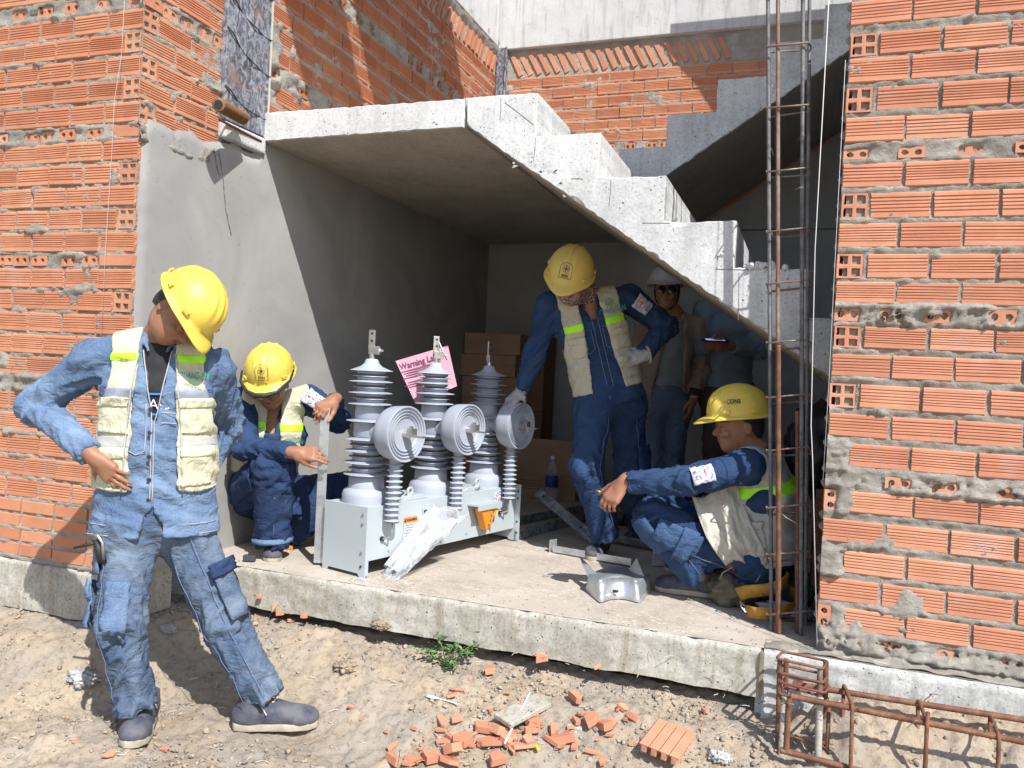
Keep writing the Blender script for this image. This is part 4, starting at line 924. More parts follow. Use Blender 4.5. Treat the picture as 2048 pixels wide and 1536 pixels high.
MB().tube([at(1480, 1203, Y=3.27), at(1483, 1215, Y=3.24), at(1492, 1224, Y=3.23), at(1490, 1212, Y=3.26), at(1480, 1203, Y=3.27)], .003, 6).build('buckle', MAT['chrome'], tb, True)
for q in ((1502, 1184), (1520, 1176), (1521, 1190)): MB().lathe(at(*q, Y=3.288), [(.005, 0), (.003, .004), (.0005, .004)], 8, (0, -1, 0)).build('rivet', ye, tb)
MB().tube([at(1440, 1158, Y=3.36), at(1445, 1146, Y=3.34), at(1462, 1136, Y=3.36), at(1464, 1134, Y=3.36)], .0035, 6).tube([at(1511, 1165, Y=3.3), at(1521, 1150, Y=3.3)], .002, 5).build('cord', MAT['wire'], tb, True)
o = blob('cloth_rag', at(1555, 1232, Z=.02)+np.array([.03, .06, .012]), (.10, .05, .026), simple('grey_rag', (.42, .42, .45), .9, 0, (.30, .30, .33), 14, .4, 30, .006), 'grey crumpled rag on the slab at the foot of the upright reinforcement cage', 'rag', 12, 24, .5, 4.)
# small things by the crouching man
o = MB().box(at(499, 1116, Z=.018), (.055, .028, .028), [_rt, _f, z_]).build('padlock', simple('dark_plastic', (.05, .055, .06), .5), None, bevel=.006); tag(o, 'small dark plastic case on the slab edge beside the crouching man\u2019s shoe', 'case')
o = MB().box(at(576, 1094, Z=.012), (.05, .03, .022), [np.array([.9, .4, 0]), np.array([-.4, .9, 0]), z_]).build('orange_tool', MAT['orange'], None, bevel=.006); tag(o, 'small orange plastic tool on the floor behind the crouching man\u2019s heel', 'tool')
# ---- formwork column, roller, wires
fc = empty('formwork_column', (WX, 3.19, 2.0), 'column wrapped in black and white stained formwork board, above the plaster beside the landing', 'column')
MB().box((WX-.06, 3.195, 2.84), (.17, .325, 1.64)).build('formwork_board', MAT['form'], fc, bevel=.003)
MB().box((WX+.026, 3.348, 2.84), (.010, .008, 1.60)).build('board_edge', simple('pale_edge', (.5, .48, .44), .9), fc)
MB().box((WX+.006, 3.19, 1.975), (.05, .30, .075)).build('concrete_foot', MAT['stair'], fc, bevel=.01)
for z0, dz, sd in ((2.60, -.10, 1), (2.44, -.12, 2), (2.17, -.06, 3), (2.70, .0, 4)):
    P = [(WX+.028+.006*math.sin(k*1.3), 3.03+k*.032, z0+dz*k/10-.03*math.sin(k/10*PI)+.006*pn(np.array([[k*.6, sd*3., 0]]))[0]) for k in range(11)]
    MB().tube(P, .0035, 5).build('tie_wire', simple('dark_wire', (.05, .045, .045), .6), fc, True)
ro = empty('paint_roller', at(465, 230, X=-2.5), 'rusty brown ribbed tube sticking out of the wall above the plaster', 'ribbed tube')
P0_, P1_ = at(437, 209, X=-2.42), at(486, 236, X=-2.50)
MB().tube([P0_, P1_], .028, 20, ribs=.0045, ribh=.07).build('ribbed_sleeve', simple('brown_ribbed', (.30, .15, .06), .7, .1, (.18, .09, .04), 60, .3), ro, True)
MB().lathe(P0_-(P1_-P0_)/np.linalg.norm(P1_-P0_)*.001, [(.019, 0), (.019, .002)], 16, P0_-P1_).build('bore', MAT['ink'], ro)
MB().tube([at(437, 232, X=-2.55), at(440, 240, X=-2.55), at(522, 283, X=-2.56)], .006, 6).build('rod', MAT['rust'], ro, True)
# ---- strings
def strg(P, lab, r=.0008):
    o = MB().tube(P, r, 5).build('plumb_line', MAT['string'], None, True); tag(o, lab, 'string')
strg([at(254, -80, Y=2.50), at(243, 110, Y=2.50), at(229, 200, Y=2.50), at(227, 235, Y=2.50), at(224, 300, Y=2.50), at(211, 500, Y=2.50), at(205, 640, Y=2.51)], 'thin white line hanging in front of the left brick wall')
strg([at(1661, -60, Y=2.98), at(1630, 500, Y=2.98), at(1622, 850, Y=2.98), at(1625, 915, Y=2.98), at(1634, 1290, Y=2.98)], 'white builder\u2019s line hanging between the upright cage and the right brick wall', .0016)
strg([at(1691, 120, Y=3.02), at(1668, 560, Y=3.02), at(1658, 760, Y=3.02), at(1646, 960, Y=3.02)], 'very thin grey line close against the end of the right brick wall', .0008)
# ---- rebar cages
rc = empty('reinforcement_cage', (0, 3.18, 0), 'tall upright reinforcement cage of steel bars and stirrups at the edge of the floor slab', 'reinforcement cage')
def barp(xb, xt, yb, yt, z0=-.0, z1=2.55): return [(xb+(xt-xb)*t, yb+(yt-yb)*t, z0+(z1-z0)*t) for t in (0, 1)]
BX = [((1543, 1262), (1536, 0), 3.18, 3.18, 'bar', .0072), ((1556, 1260), (1556, 0), 3.165, 3.165, 'barmix', .0075), ((1602, 1264), (1606, 0), 3.17, 3.17, 'bar', .0075), ((1611, 1262), (1619, 0), 3.30, 3.30, 'bar', .0068)]
for (b0, t0, Yb, Yt, m_, r_) in BX:
    Pb = at(*b0, Y=Yb); Pb[2] = -.005; Pt = at(*t0, Y=Yt); d = (Pt-Pb)/(Pt[2]-Pb[2]); MB().tube([Pb, Pb+d*2.62], r_, 8, ribs=.010, ribh=.09).build('vertical_bar', MAT[m_], rc, True)
for (b0, t0, Y0) in (((1558, 1262), (1557, 690), 3.15), ((1596, 1240), (1595, 822), 3.19)):
    Pb = at(*b0, Y=Y0); Pb[2] = 0; MB().tube([Pb, at(*t0, Y=Y0)], .0085, 8, ribs=.010, ribh=.09).build('starter_bar', MAT['rust'], rc, True)
for k, y in enumerate((-30, 90, 212, 340, 460, 564, 682, 792, 898, 1012, 1106, 1226)):
    w0, w1 = 1533, 1616; rr_ = random.Random(k); j1 = rr_.uniform(-5, 5)
    F1 = at(w0, y+4, Y=3.150); F2 = at(w1, y-4+j1*.3, Y=3.155); B2 = at(w1+6, y+10, Y=3.32); B1 = at(w0+4, y+18+j1, Y=3.33)
    MB().tube([F1, F2, (F2+B2)/2+np.array([.004, 0, 0]), B2, B1, F1+np.array([0, .004, .004]), F1], .0036, 6).build('stirrup', MAT['barmix'] if k % 3 else MAT['wire'], rc, True)
for k in range(14):
    rr_ = random.Random(50+k); P = at(rr_.choice([1540, 1610]), rr_.uniform(80, 1130), Y=3.15); Q = P+np.array([rr_.uniform(-.05, .05), rr_.uniform(-.02, .02), rr_.uniform(-.03, .02)])
    MB().tube([P, (P+Q)/2+np.array([0, 0, .008]), Q], .0014, 4).build('tie_wire', MAT['wire'], rc, True)
MB().tube([at(1556, 1020, Y=3.12), at(1572, 1035, Y=3.1), at(1590, 1045, Y=3.12), at(1607, 1062, Y=3.14)], .0015, 5).build('tie_wire', MAT['wire'], rc, True)
# upright starter cage in the ground (left part) and the long lying cage
g1 = empty('reinforcement_cage', (.05, 2.82, -.2), 'short rusty upright cage with rounded stirrups in front of the footing corner', 'reinforcement cage')
def loop(name, c4, r, m, parent, rnd=.02):
    P = [np.asarray(p, float) for p in c4]; n = len(P); Q = []
    for i in range(n):
        a, b_, c = P[i-1], P[i], P[(i+1) % n]; d1 = (a-b_)/np.linalg.norm(a-b_); d2 = (c-b_)/np.linalg.norm(c-b_)
        for t in (0, .35, .65, 1): Q.append(b_+d1*rnd*(1-t)**2+d2*rnd*t**2)
    Q.append(Q[0]); return MB().tube(Q, r, 7).build(name, m, parent, True)
for k, (y1, y2, sk) in enumerate(((1305, 1324, 0), (1332, 1352, 0), (1352, 1372, 4), (1374, 1398, 2), (1450, 1480, 0), (1512, 1545, 0))):
    F1 = at(1552+sk, y1+12, Y=2.76); F2 = at(1646+sk, y2+14, Y=2.73); B2 = at(1655+sk, y2-2, Y=2.87); B1 = at(1566+sk, y1-2, Y=2.88)
    loop('stirrup', [F1, F2, B2, B1], .0045, MAT['rust'] if k != 2 else simple('dark_red_steel', (.22, .07, .06), .7, .2), g1)
for (x0, y0, x1, y1, Y0) in ((1560, 1320, 1552, 1600, 2.77), (1572, 1318, 1568, 1600, 2.86), (1640, 1336, 1634, 1600, 2.745), (1652, 1322, 1646, 1600, 2.85)):
    MB().tube([at(x0, y0, Y=Y0), at(x1, y1, Y=Y0)], .0085, 8, ribs=.011, ribh=.10).build('vertical_bar', MAT['barmix'] if x0 in (1640,) else MAT['rust'], g1, True)
o = MB().tube([at(1640, 1395, Y=2.72), at(1633, 1600, Y=2.70)], .011, 10, ribs=.02, ribh=.05).tube([at(1568, 1380, Y=2.78), at(1561, 1520, Y=2.75)], .010, 10, ribs=.02, ribh=.05).build('cement_crust', MAT['slabf'], g1, True); o['kind'] = 'stuff'
g2 = empty('reinforcement_cage', (.4, 2.80, -.2), 'long rusty reinforcement cage lying along the ground before the right footing', 'reinforcement cage')
for (a, b_, Y0, Y1) in (((1585, 1368), (2100, 1448), 2.83, 2.83), ((1580, 1392), (2100, 1494), 2.70, 2.70), ((1560, 1500), (2100, 1640), 2.70, 2.68), ((1590, 1480), (2100, 1585), 2.83, 2.82)):
    P, Q = at(*a, Y=Y0), at(*b_, Y=Y1); MB().tube([P, Q], .0095, 9, ribs=.011, ribh=.10).build('long_bar', MAT['rust'], g2, True)
P = at(1582, 1392, Y=2.70); MB().tube([P+np.array([.02, 0, 0]), P+np.array([.004, 0, -.003]), P+np.array([-.006, 0, -.02]), at(1572, 1505, Y=2.70)], .009, 8, ribs=.011, ribh=.1).build('hooked_end', MAT['rust'], g2, True)
for k, x in enumerate((1697, 1846, 1990)):
    yo = (x-1697)*.205; L = lambda dx, y, Y: at(x+dx, y+yo, Y=Y)
    loop('stirrup', [L(-10, 1368, 2.84), L(8, 1412, 2.685), L(2, 1600, 2.67), L(-12, 1560, 2.83)], .0062, MAT['rust'], g2, .018)
MB().tube([at(1856, 1424, Y=2.69), at(1846, 1600, Y=2.67)], .0062, 7).tube([at(1658, 1415, Y=2.74), at(1650, 1600, Y=2.74)], .0065, 7).build('loose_leg', MAT['rust'], g2, True)['kind'] = 'stuff'
for k in range(10):
    rr_ = random.Random(80+k); P = at(rr_.choice([1555, 1700, 1848, 1992, 1650]), rr_.uniform(1370, 1450), Y=2.7); Q = P+np.array([rr_.uniform(-.05, .05), -.02, rr_.uniform(-.02, .04)])
    MB().tube([P, (P+Q)/2+np.array([0, 0, .012]), Q], .0013, 4).build('tie_wire', MAT['wire'], g2, True)
# ---- litter on the ground
def frag(px, py, L, Wd, H, rot, m, lab, seed, ribs=True, up=.0, cat='brick fragment', tilt=(0, 0)):
    P = ong(px, py); r = np.random.default_rng(seed); n = 7
    a = np.sort(r.uniform(0, 2*PI, n)); out = [(math.cos(t)*L/2*r.uniform(.7, 1.1), math.sin(t)*Wd/2*r.uniform(.7, 1.1)) for t in a]
    b = MB().prism(out, (0, 0, 0), (1, 0, 0), (0, 1, 0), (0, 0, H)); o = b.build('brick_fragment', m, None, bevel=.0015)
    if ribs:
        rb = MB()
        for k in range(-2, 3):
            y = k*Wd/6; x = L/2*.62*math.sqrt(max(0, 1-(y/(Wd/2*.8))**2)); rb.box((0, y, H+.0008), (2*x, .0035, .0016))
        rb.build('rib', m, o)['kind'] = 'stuff'
    o.location = (P[0], P[1], P[2]+.006+H*.25+up); o.rotation_euler = (tilt[0], tilt[1], rot); tag(o, lab, cat, 'broken brick pieces in the rubble'); return o
FR = [(1000, 1395+70, .075, .04, .012, .5), (1022, 1478, .07, .045, .014, -.4), (985, 1492, .10, .05, .014, .15), (1095, 1490, .12, .028, .014, .08), (1068, 1452, .05, .05, .012, 1.2), (885, 1452, .06, .03, .012, -.9), (880, 1470, .035, .03, .012, .3),
      (920, 1492, .09, .035, .012, -.15), (1045, 1500, .09, .05, .012, .5), (905, 1398, .04, .022, .01, .7), (915, 1385, .05, .02, .008, .2), (978, 1352, .05, .035, .02, 1.4), (1078, 1328, .045, .05, .02, 1.5), (1195, 1342, .03, .02, .012, 1.2), (830, 1530, .09, .05, .012, .3),
      (900, 1530, .08, .05, .012, -.5), (560, 1235, .03, .028, .014, .6), (548, 1222, .06, .012, .01, 1.9), (518, 1200, .02, .02, .012, 0), (578, 1248, .016, .014, .012, 0), (608, 1240, .03, .022, .014, .5), (775, 1470, .025, .014, .008, .2), (330, 1505, .05, .02, .006, .1),
      (215, 1513, .05, .03, .006, .2), (1260, 1495, .045, .02, .01, .8), (1410, 1430, .03, .015, .012, -.7), (1395, 1472, .025, .02, .012, 1.), (1182, 1512, .05, .014, .01, .1), (150, 1490, .018, .008, .006, .6), (700, 1420, .02, .02, .008, 1.)]
whr = ['thin', 'ribbed', 'long', 'narrow', 'stubby', 'slanting', 'small']
for k, (x, y, L, Wd, H, ro_) in enumerate(FR):
    side = 'near the lower edge' if y > 1480 else ('under the slab edge' if y < 1360 else 'in the middle of the rubble')
    frag(x, y, L*1.3, Wd*1.3, H*1.1, ro_, MAT['brick_pink'], 'broken orange brick chip lying in the rubble before the slab', 100+k, H > .011 and Wd > .03, tilt=(rng.normal(0, .15), rng.normal(0, .15)))
for k in range(70):
    x, y = rng.normal(1030, 140), rng.normal(1472, 40)
    if y > 1540 or y < 1370: continue
    s_ = .014+.05*rng.uniform(0, 1)**2; frag(x, y, s_*1.5, s_, s_*.45, rng.uniform(0, 3), MAT['brick_pink'], 'broken orange brick chip lying in the rubble before the slab', 300+k, False, tilt=(rng.normal(0, .3), rng.normal(0, .3)))
P = ong(1335, 1500); o = MB()
for k in range(4): o.box((0, -.045+k*.03, 0), (.15, .016, .02)).box((0, -.045+k*.03, .012), (.15, .028, .005))
o = o.build('hollow_brick', MAT['brick_pink'], None, bevel=.002); o.location = P+np.array([0, 0, .026]); o.rotation_euler = (.1, -.15, 1.35); o.scale = (1.1, 1.15, 1.2); tag(o, 'large broken half of a ribbed hollow brick at the bottom of the rubble', 'brick')
P = ong(1045, 1440); o = MB().box((0, 0, 0), (.20, .085, .018)).build('roof_tile', MAT['slabf'], None, bevel=.004); o.location = P+np.array([0, 0, .034]); o.rotation_euler = (.1, -.12, 1.1); tag(o, 'grey slab of broken concrete tile under the white straw', 'tile')
P = ong(1180-30, 1455); o = MB().box((0, 0, 0), (.055, .025, .012)).build('concrete_chip', MAT['slabg'], None, bevel=.004); o.location = P; tag(o, 'flat pale concrete chip right of the grey tile', 'stone')
Q0, Q1 = ong(1058, 1410), ong(1008, 1508); o = MB().tube([Q0+z_*.045, Q1+z_*.035], .0035, 8).build('drinking_straw', MAT['white'], None, True); tag(o, 'white plastic straw lying across the broken tile', 'straw')
sp = ong(868, 1400); o = MB()
tt = np.linspace(0, 1, 12); V = []
dr = ong(915, 1419)-ong(850, 1397); dr[2] = 0; Ls = np.linalg.norm(dr); dr /= Ls; sdv = np.array([-dr[1], dr[0], 0]); S0 = ong(850, 1397)+z_*.014
for t in tt:
    w = .012*math.sin(min(t/.42, 1)*PI)**.6 if t < .40 else .0035; w = max(w, .0032)
    for q in (-1, 0, 1): V.append(S0+dr*Ls*1.02*t+sdv*w*q+z_*(.0-.004*(1-abs(q))*(t < .4)))
o = mk('plastic_spoon', V, grid_faces(12, 3), MAT['white'], None, True); o.modifiers.new('s', 'SOLIDIFY').thickness = .0015; tag(o, 'white plastic spoon on the sandy ground left of the rubble', 'spoon')
P = ong(1073, 1506); o = MB().box((0, 0, 0), (.034, .012, .008)).build('lighter', MAT['yellow'], None, bevel=.003); o.location = P+z_*.02; o.rotation_euler = (0, 0, -.9); tag(o, 'small bright yellow plastic scrap among the brick chips', 'plastic scrap')
# clods and lumps beside the man's foot
for k, (x, y, r_, lb) in enumerate(((165, 1365, .05, 'grey lump of hardened mortar on the soil behind the nearest boot'), (335, 1262, .03, 'pale upright stone in the shadow between the man\u2019s legs'), (760, 1255, .03, 'dark clod of earth pressed against the slab edge'), (690, 1340, .035, 'grey clod on the sand right of the striding leg'), (1440, 1520, .03, 'white stone lump near the lower edge beside the hollow brick'))):
    P = ong(x, y); o = blob('mortar_clod' if k != 1 else 'stone', P+z_*r_*.3, (r_*1.2, r_*.8, r_*.55), MAT['slabg'] if k in (0, 1, 4) else MAT['ground'], lb, 'clod' if k != 1 else 'stone', 20+k, 22, .6, 4., False)
# ---- the weed at the slab edge
wd = empty('weed', ong(905, 1345), 'low green weed growing out of the rubble at the slab edge', 'plant')
lm = NB('weed_leaf'); lm.set('Base Color', lm.ramp(lm.n('ShaderNodeNewGeometry').outputs['Random Per Island'], [(0, (.06, .15, .045)), (.6, (.12, .24, .07)), (1, (.20, .32, .11))])).set('Roughness', .55); lm = lm.m
r = np.random.default_rng(8); base = ong(895, 1338)+z_*.0
tips = [at(935, 1262, Y=base[1]+.12), at(872, 1268, Y=base[1]+.05), at(970, 1275, Y=base[1]+.08), at(830, 1305, Y=base[1]), at(890, 1345, Y=base[1]-.03), at(945, 1300, Y=base[1]+.05), at(905, 1290, Y=base[1]), at(850, 1295, Y=base[1]+.04), at(915, 1335, Y=base[1]-.03)]
V = []; F = []; ns = 0; st_ = MB()
for tp in tips:
    st_.tube([base, (base+tp)/2+z_*.02, tp], [.0025, .002, .001], 5)
    for k in range(20):
        t = r.uniform(.35, 1.05); c = base*(1-t)+tp*t+z_*.02*math.sin(t*3)+r.normal(0, .010, 3); a = r.uniform(0, 2*PI); el = r.uniform(-.3, .7)
        d = np.array([math.cos(a)*math.cos(el), math.sin(a)*math.cos(el), math.sin(el)]); s_ = np.cross(d, (0, 0, 1)); s_ /= np.linalg.norm(s_); L = r.uniform(.012, .030); w = L*.28
        q = [c, c+d*L*.35+s_*w, c+d*L*.75+s_*w*.8, c+d*L-z_*.003, c+d*L*.75-s_*w*.8, c+d*L*.35-s_*w]; V += q; F.append([ns+i for i in range(6)]); ns += 6
mk('foliage', V, F, lm, wd); st_.build('stem', simple('weed_stem', (.16, .22, .08), .7), wd, True)
# twigs and fibres
b = MB(); r = np.random.default_rng(10)
for k in range(170):
    P = ong(r.uniform(20, 1500), r.uniform(1300, 1530)); a = r.uniform(0, PI); L = r.uniform(.01, .045); d = np.array([math.cos(a), math.sin(a), 0]); b.tube([P-d*L/2+z_*.006, P+z_*.009+np.array([-d[1], d[0], 0])*r.normal(0, .004), P+d*L/2+z_*.006], r.uniform(.0006, .0014), 4)
b.build('straw_litter', simple('dry_fibre', (.48, .40, .28), .9, 0, (.62, .57, .48), 50))['kind'] = 'stuff'
# ================================================================== PEOPLE
def unit(v): v = np.asarray(v, float); return v/(np.linalg.norm(v)+1e-12)
class Field:
    def __init__(s, pts, h, pad=.2):
        P = np.array(pts); s.h = h; s.o = P.min(0)-pad; n = np.ceil((P.max(0)+pad-s.o)/h).astype(int)+1
        s.n = n; s.f = np.full(n, .12, np.float32); s.ax = [s.o[k]+h*np.arange(n[k]) for k in range(3)]
    def _loc(s, lo, hi):
        a = np.maximum(0, np.floor((np.asarray(lo)-s.o)/s.h).astype(int)); b = np.minimum(s.n, np.ceil((np.asarray(hi)-s.o)/s.h).astype(int)+1)
        if (b <= a).any(): return None, None
        sl = tuple(slice(a[k], b[k]) for k in range(3)); X, Y, Z = np.meshgrid(*[s.ax[k][sl[k]].astype(np.float32) for k in range(3)], indexing='ij', copy=False)
        return sl, np.stack([X, Y, Z], -1)
    def put(s, lo, hi, fn, k=.02, op='add'):
        m = .045+k; sl, P = s._loc(np.asarray(lo)-m, np.asarray(hi)+m)
        if sl is None: return s
        d = fn(P); g = s.f[sl]
        if op == 'add': h = np.clip(.5+.5*(d-g)/k, 0, 1); s.f[sl] = d*(1-h)+g*h-k*h*(1-h)
        else: d = -d; h = np.clip(.5-.5*(d-g)/k, 0, 1); s.f[sl] = d*(1-h)+g*h+k*h*(1-h)
        return s
    def cap(s, a, b, ra, rb=None, k=.02, op='add'):
        a = np.asarray(a, float); b = np.asarray(b, float); rb = ra if rb is None else rb; R = max(ra, rb); d = b-a; L2 = d@d+1e-9
        def fn(P): q = P-a; t = np.clip((q@d)/L2, 0, 1); return np.linalg.norm(q-t[..., None]*d, axis=-1)-(ra+(rb-ra)*t)
        return s.put(np.minimum(a, b)-R, np.maximum(a, b)+R, fn, k, op)
    def ell(s, c, A, r, k=.02, op='add'):
        c = np.asarray(c, float); A = np.asarray(A, float); r = np.asarray(r, float)
        def fn(P): q = (P-c)@A.T/r; n = np.linalg.norm(q, axis=-1)+1e-6; g = np.linalg.norm(q/r, axis=-1)+1e-6; return n*(n-1)/g
        return s.put(c-r.max(), c+r.max(), fn, k, op)
    def etube(s, a, b, side, ra, rb, k=.03, infl=0., cap=.35):
        """tube a-b with elliptic section; ra, rb = (half width along side, half depth)"""
        a = np.asarray(a, float); b = np.asarray(b, float); d = b-a; L = np.linalg.norm(d); u = d/L; sd = unit(np.asarray(side)-u*(np.asarray(side)@u)); fw = np.cross(sd, u); R = max(max(ra), max(rb))+infl
        def fn(P):
            q = P-a; h = q@u; t = np.clip(h/L, 0, 1); w = ra[0]+(rb[0]-ra[0])*t+infl; dp = ra[1]+(rb[1]-ra[1])*t+infl
            e = (h-t*L)/(cap*(w+dp)/2+.01); x = (q@sd)/w; y = (q@fw)/dp; n = np.sqrt(x*x+y*y+e*e)+1e-6
            g = np.sqrt((x/w)**2+(y/dp)**2+(e/(.7*dp))**2)+1e-6; return n*(n-1)/g
        return s.put(np.minimum(a, b)-R, np.maximum(a, b)+R, fn, k)
    def grid(s): 
        X, Y, Z = np.meshgrid(*[a.astype(np.float32) for a in s.ax], indexing='ij', copy=False); return np.stack([X, Y, Z], -1)
    def copy(s): c = object.__new__(Field); c.__dict__ = dict(s.__dict__); c.f = s.f.copy(); return c
    def nets(s):
        f = s.f; n = f.shape; c = [f[i:n[0]-1+i, j:n[1]-1+j, k:n[2]-1+k] for i in (0, 1) for j in (0, 1) for k in (0, 1)]
        neg = sum((x < 0).astype(np.int8) for x in c); act = (neg > 0) & (neg < 8); I = np.argwhere(act)
        if len(I) == 0: return np.zeros((0, 3)), np.zeros((0, 4), int)
        idx = np.full(act.shape, -1, np.int64); idx[act] = np.arange(len(I)); C = np.stack([x[act] for x in c], 1).astype(float)
        off = np.array([(i, j, k) for i in (0, 1) for j in (0, 1) for k in (0, 1)], float); S = np.zeros((len(I), 3)); W = np.zeros(len(I))
        for a in range(8):
            for b in range(a+1, 8):
                if np.abs(off[a]-off[b]).sum() != 1: continue
                m = (C[:, a] < 0) != (C[:, b] < 0); t = C[m, a]/(C[m, a]-C[m, b]); S[m] += off[a]+(off[b]-off[a])*t[:, None]; W[m] += 1
        V = s.o+s.h*(I+S/W[:, None]); Q = []
        for ax in range(3):
            a = np.take(f, range(0, n[ax]-1), ax); b = np.take(f, range(1, n[ax]), ax); m = (a < 0) != (b < 0)
            E = np.argwhere(m); flip = (a[m] < 0); u, v = (ax+1) % 3, (ax+2) % 3
            ok = (E[:, u] > 0) & (E[:, v] > 0) & (E[:, u] < n[u]-1) & (E[:, v] < n[v]-1); E = E[ok]; flip = flip[ok]
            q = []
            for du, dv_ in ((-1, -1), (0, -1), (0, 0), (-1, 0)): e = E.copy(); e[:, u] += du; e[:, v] += dv_; q.append(idx[e[:, 0], e[:, 1], e[:, 2]])
            q = np.stack(q, 1); q[~flip] = q[~flip][:, ::-1]; Q.append(q)
        F = np.concatenate(Q); return V, F[(F >= 0).all(1)]
def vnormals(V, F):
    n = np.cross(V[F[:, 2]]-V[F[:, 0]], V[F[:, 3]]-V[F[:, 1]]); N = np.zeros_like(V)
    for k in range(4): np.add.at(N, F[:, k], n)
    return N/(np.linalg.norm(N, axis=1)[:, None]+1e-12)
def folds(V, N, bones, seed, amp=1.):
    """creases across the limbs; bones: (a, b, r, amp at a, mid, b)"""
    best = np.full(len(V), 9.); D = np.zeros(len(V))
    for i, (a, b, r, a0, a1, a2) in enumerate(bones):
        a = np.asarray(a, float); b = np.asarray(b, float); d = b-a; L = np.linalg.norm(d); u = d/L; q = V-a; h = q@u; t = np.clip(h/L, 0, 1)
        e = np.linalg.norm(q-t[:, None]*d, axis=1)-r; sd = unit(np.cross(u, (.3, .2, 1))); fw = np.cross(u, sd); x, y = q@sd, q@fw; ang = np.stack([x, y], 1)/(np.hypot(x, y)[:, None]+1e-6)
        A = np.where(t < .5, a0+(a1-a0)*t*2, a1+(a2-a1)*(t*2-1))
        P = np.stack([h*12.5+ang[:, 0]*1.3-ang[:, 1]*.6, ang[:, 0]*.85+h*2, ang[:, 1]*.85+seed*5.3+i*3.1], 1); n = pn(P); P2 = np.stack([h*25-ang[:, 1]*1.9, ang[:, 0]*1.2, ang[:, 1]*1.2+seed+i], 1)
        ridge = (.75-3.0*np.abs(n)**.85)+.38*(.7-2.8*np.abs(pn(P2))); m = e < best; best[m] = e[m]; D[m] = (A*ridge)[m]
    return V+N*(D*amp)[:, None]
def field_obj(name, F_, m, parent, bones=None, seed=0, amp=1., extra=None):
    V, F = F_.nets()
    if len(V) == 0: return None
    if bones is not None: V = folds(V, vnormals(V, F), bones, seed, amp)
    if extra is not None: V = extra(V, vnormals(V, F))
    return mk(name, V, F, m, parent, True)
def m_denim(name, base, fade, k=.55):
    b = NB(name); c = b.mix(b.ramp(b.noise(5, 5, .65, None, .6), [(.38, 0.), (.66, k)]), base, fade)
    tw = b.noise(420, 2, .6, b.map((1, 1, .35))); c = b.mix(b.math('MULTIPLY', b.ramp(tw, [(.4, 0.), (.6, 1.)]), .14), c, tuple(min(1, x*1.7+.03) for x in fade))
    c = b.mix(b.ramp(b.noise(2.6, 4, .6), [(.55, 0.), (.75, .5)]), c, tuple(x*.6 for x in base))
    b.set('Base Color', c).set('Roughness', .92).set('Specular IOR Level', .15); cr = b.math('ABSOLUTE', b.math('SUBTRACT', b.noise(13, 3, .5, b.map((1, 1, 1.6)), .9), .5)); cr2 = b.math('ABSOLUTE', b.math('SUBTRACT', b.noise(34, 2, .5, b.map((1, 1, 1.5)), .6), .5))
    b.bump((b.math('MULTIPLY', cr, -1.), .55, .03), (b.math('MULTIPLY', cr2, -1.), .4, .01), (tw, .2, .0008)); return b.m
MAT['denim_l'] = m_denim('washed_denim', (.078, .125, .215), (.20, .28, .405), .8)
MAT['denim_lt'] = m_denim('washed_denim_trousers', (.052, .084, .148), (.165, .21, .275), .95)
MAT['denim_d'] = m_denim('dark_denim', (.017, .036, .09), (.042, .082, .17), .6)
MAT['denim_m'] = m_denim('mid_denim', (.03, .062, .14), (.075, .13, .24), .7)
MAT['denim_n'] = m_denim('navy_denim', (.014, .028, .075), (.04, .07, .15), .6)
MAT['denim_g'] = m_denim('grey_denim', (.085, .125, .21), (.14, .19, .28), .6)
MAT['skin'] = simple('tanned_skin', (.36, .175, .105), .5, 0, (.29, .13, .075), 22, .12, 130, .0012, spec=.4)
MAT['skin_d'] = simple('darker_skin', (.30, .14, .09), .55, 0, (.24, .105, .065), 22, .12, 130, .0012, spec=.35)
MAT['lip'] = simple('lip', (.26, .09, .07), .5)
MAT['hair'] = simple('black_hair', (.012, .011, .011), .5, 0, (.03, .027, .025), 180, .6, 220, .002)
def m_helm(name, c0, c1, ro, k):
    b = NB(name); n = b.noise(11, 6, .75, None, .8); c = b.mix(b.ramp(n, [(.5, 0.), (.72, k)]), c0, c1); sc = b.ramp(b.noise(60, 3, .8, b.map((1, .15, 1)), 1.), [(.64, 0.), (.70, .6)])
    c = b.mix(sc, c, tuple(min(1, x*1.15+.06) for x in c0)); c = b.mix(b.ramp(b.noise(90, 3, .7), [(.68, 0.), (.74, .7)]), c, (.16, .12, .05))
    b.set('Base Color', c).set('Roughness', b.ramp(n, [(.3, ro-.08), (.7, ro+.22)])); b.bump((b.noise(60, 3, .8), .06, .001)); return b.m
MAT['helmet'] = m_helm('yellow_helmet_plastic', (.74, .56, .085), (.50, .38, .12), .38, .6)
MAT['helmet2'] = m_helm('dusty_yellow_helmet', (.68, .50, .12), (.50, .39, .16), .5, .8)
MAT['helmetw'] = simple('white_helmet', (.55, .56, .60), .35)
def m_cloth(name, c0, c1):
    b = NB(name); c = b.mix(b.ramp(b.noise(7, 6, .7, None, .8), [(.42, 0.), (.72, .8)]), c0, c1); cr = b.math('ABSOLUTE', b.math('SUBTRACT', b.noise(12, 3, .5, b.map((1, 1, .8)), 1.2), .5)); cr2 = b.math('ABSOLUTE', b.math('SUBTRACT', b.noise(30, 2, .5, None, .6), .5))
    b.set('Base Color', c).set('Roughness', .9).set('Specular IOR Level', .15); b.bump((b.math('MULTIPLY', cr, -1.), .6, .03), (b.math('MULTIPLY', cr2, -1.), .4, .01), (b.noise(500, 2), .2, .0006)); return b.m
MAT['vest'] = m_cloth('cream_vest_cloth', (.60, .59, .43), (.47, .455, .33))
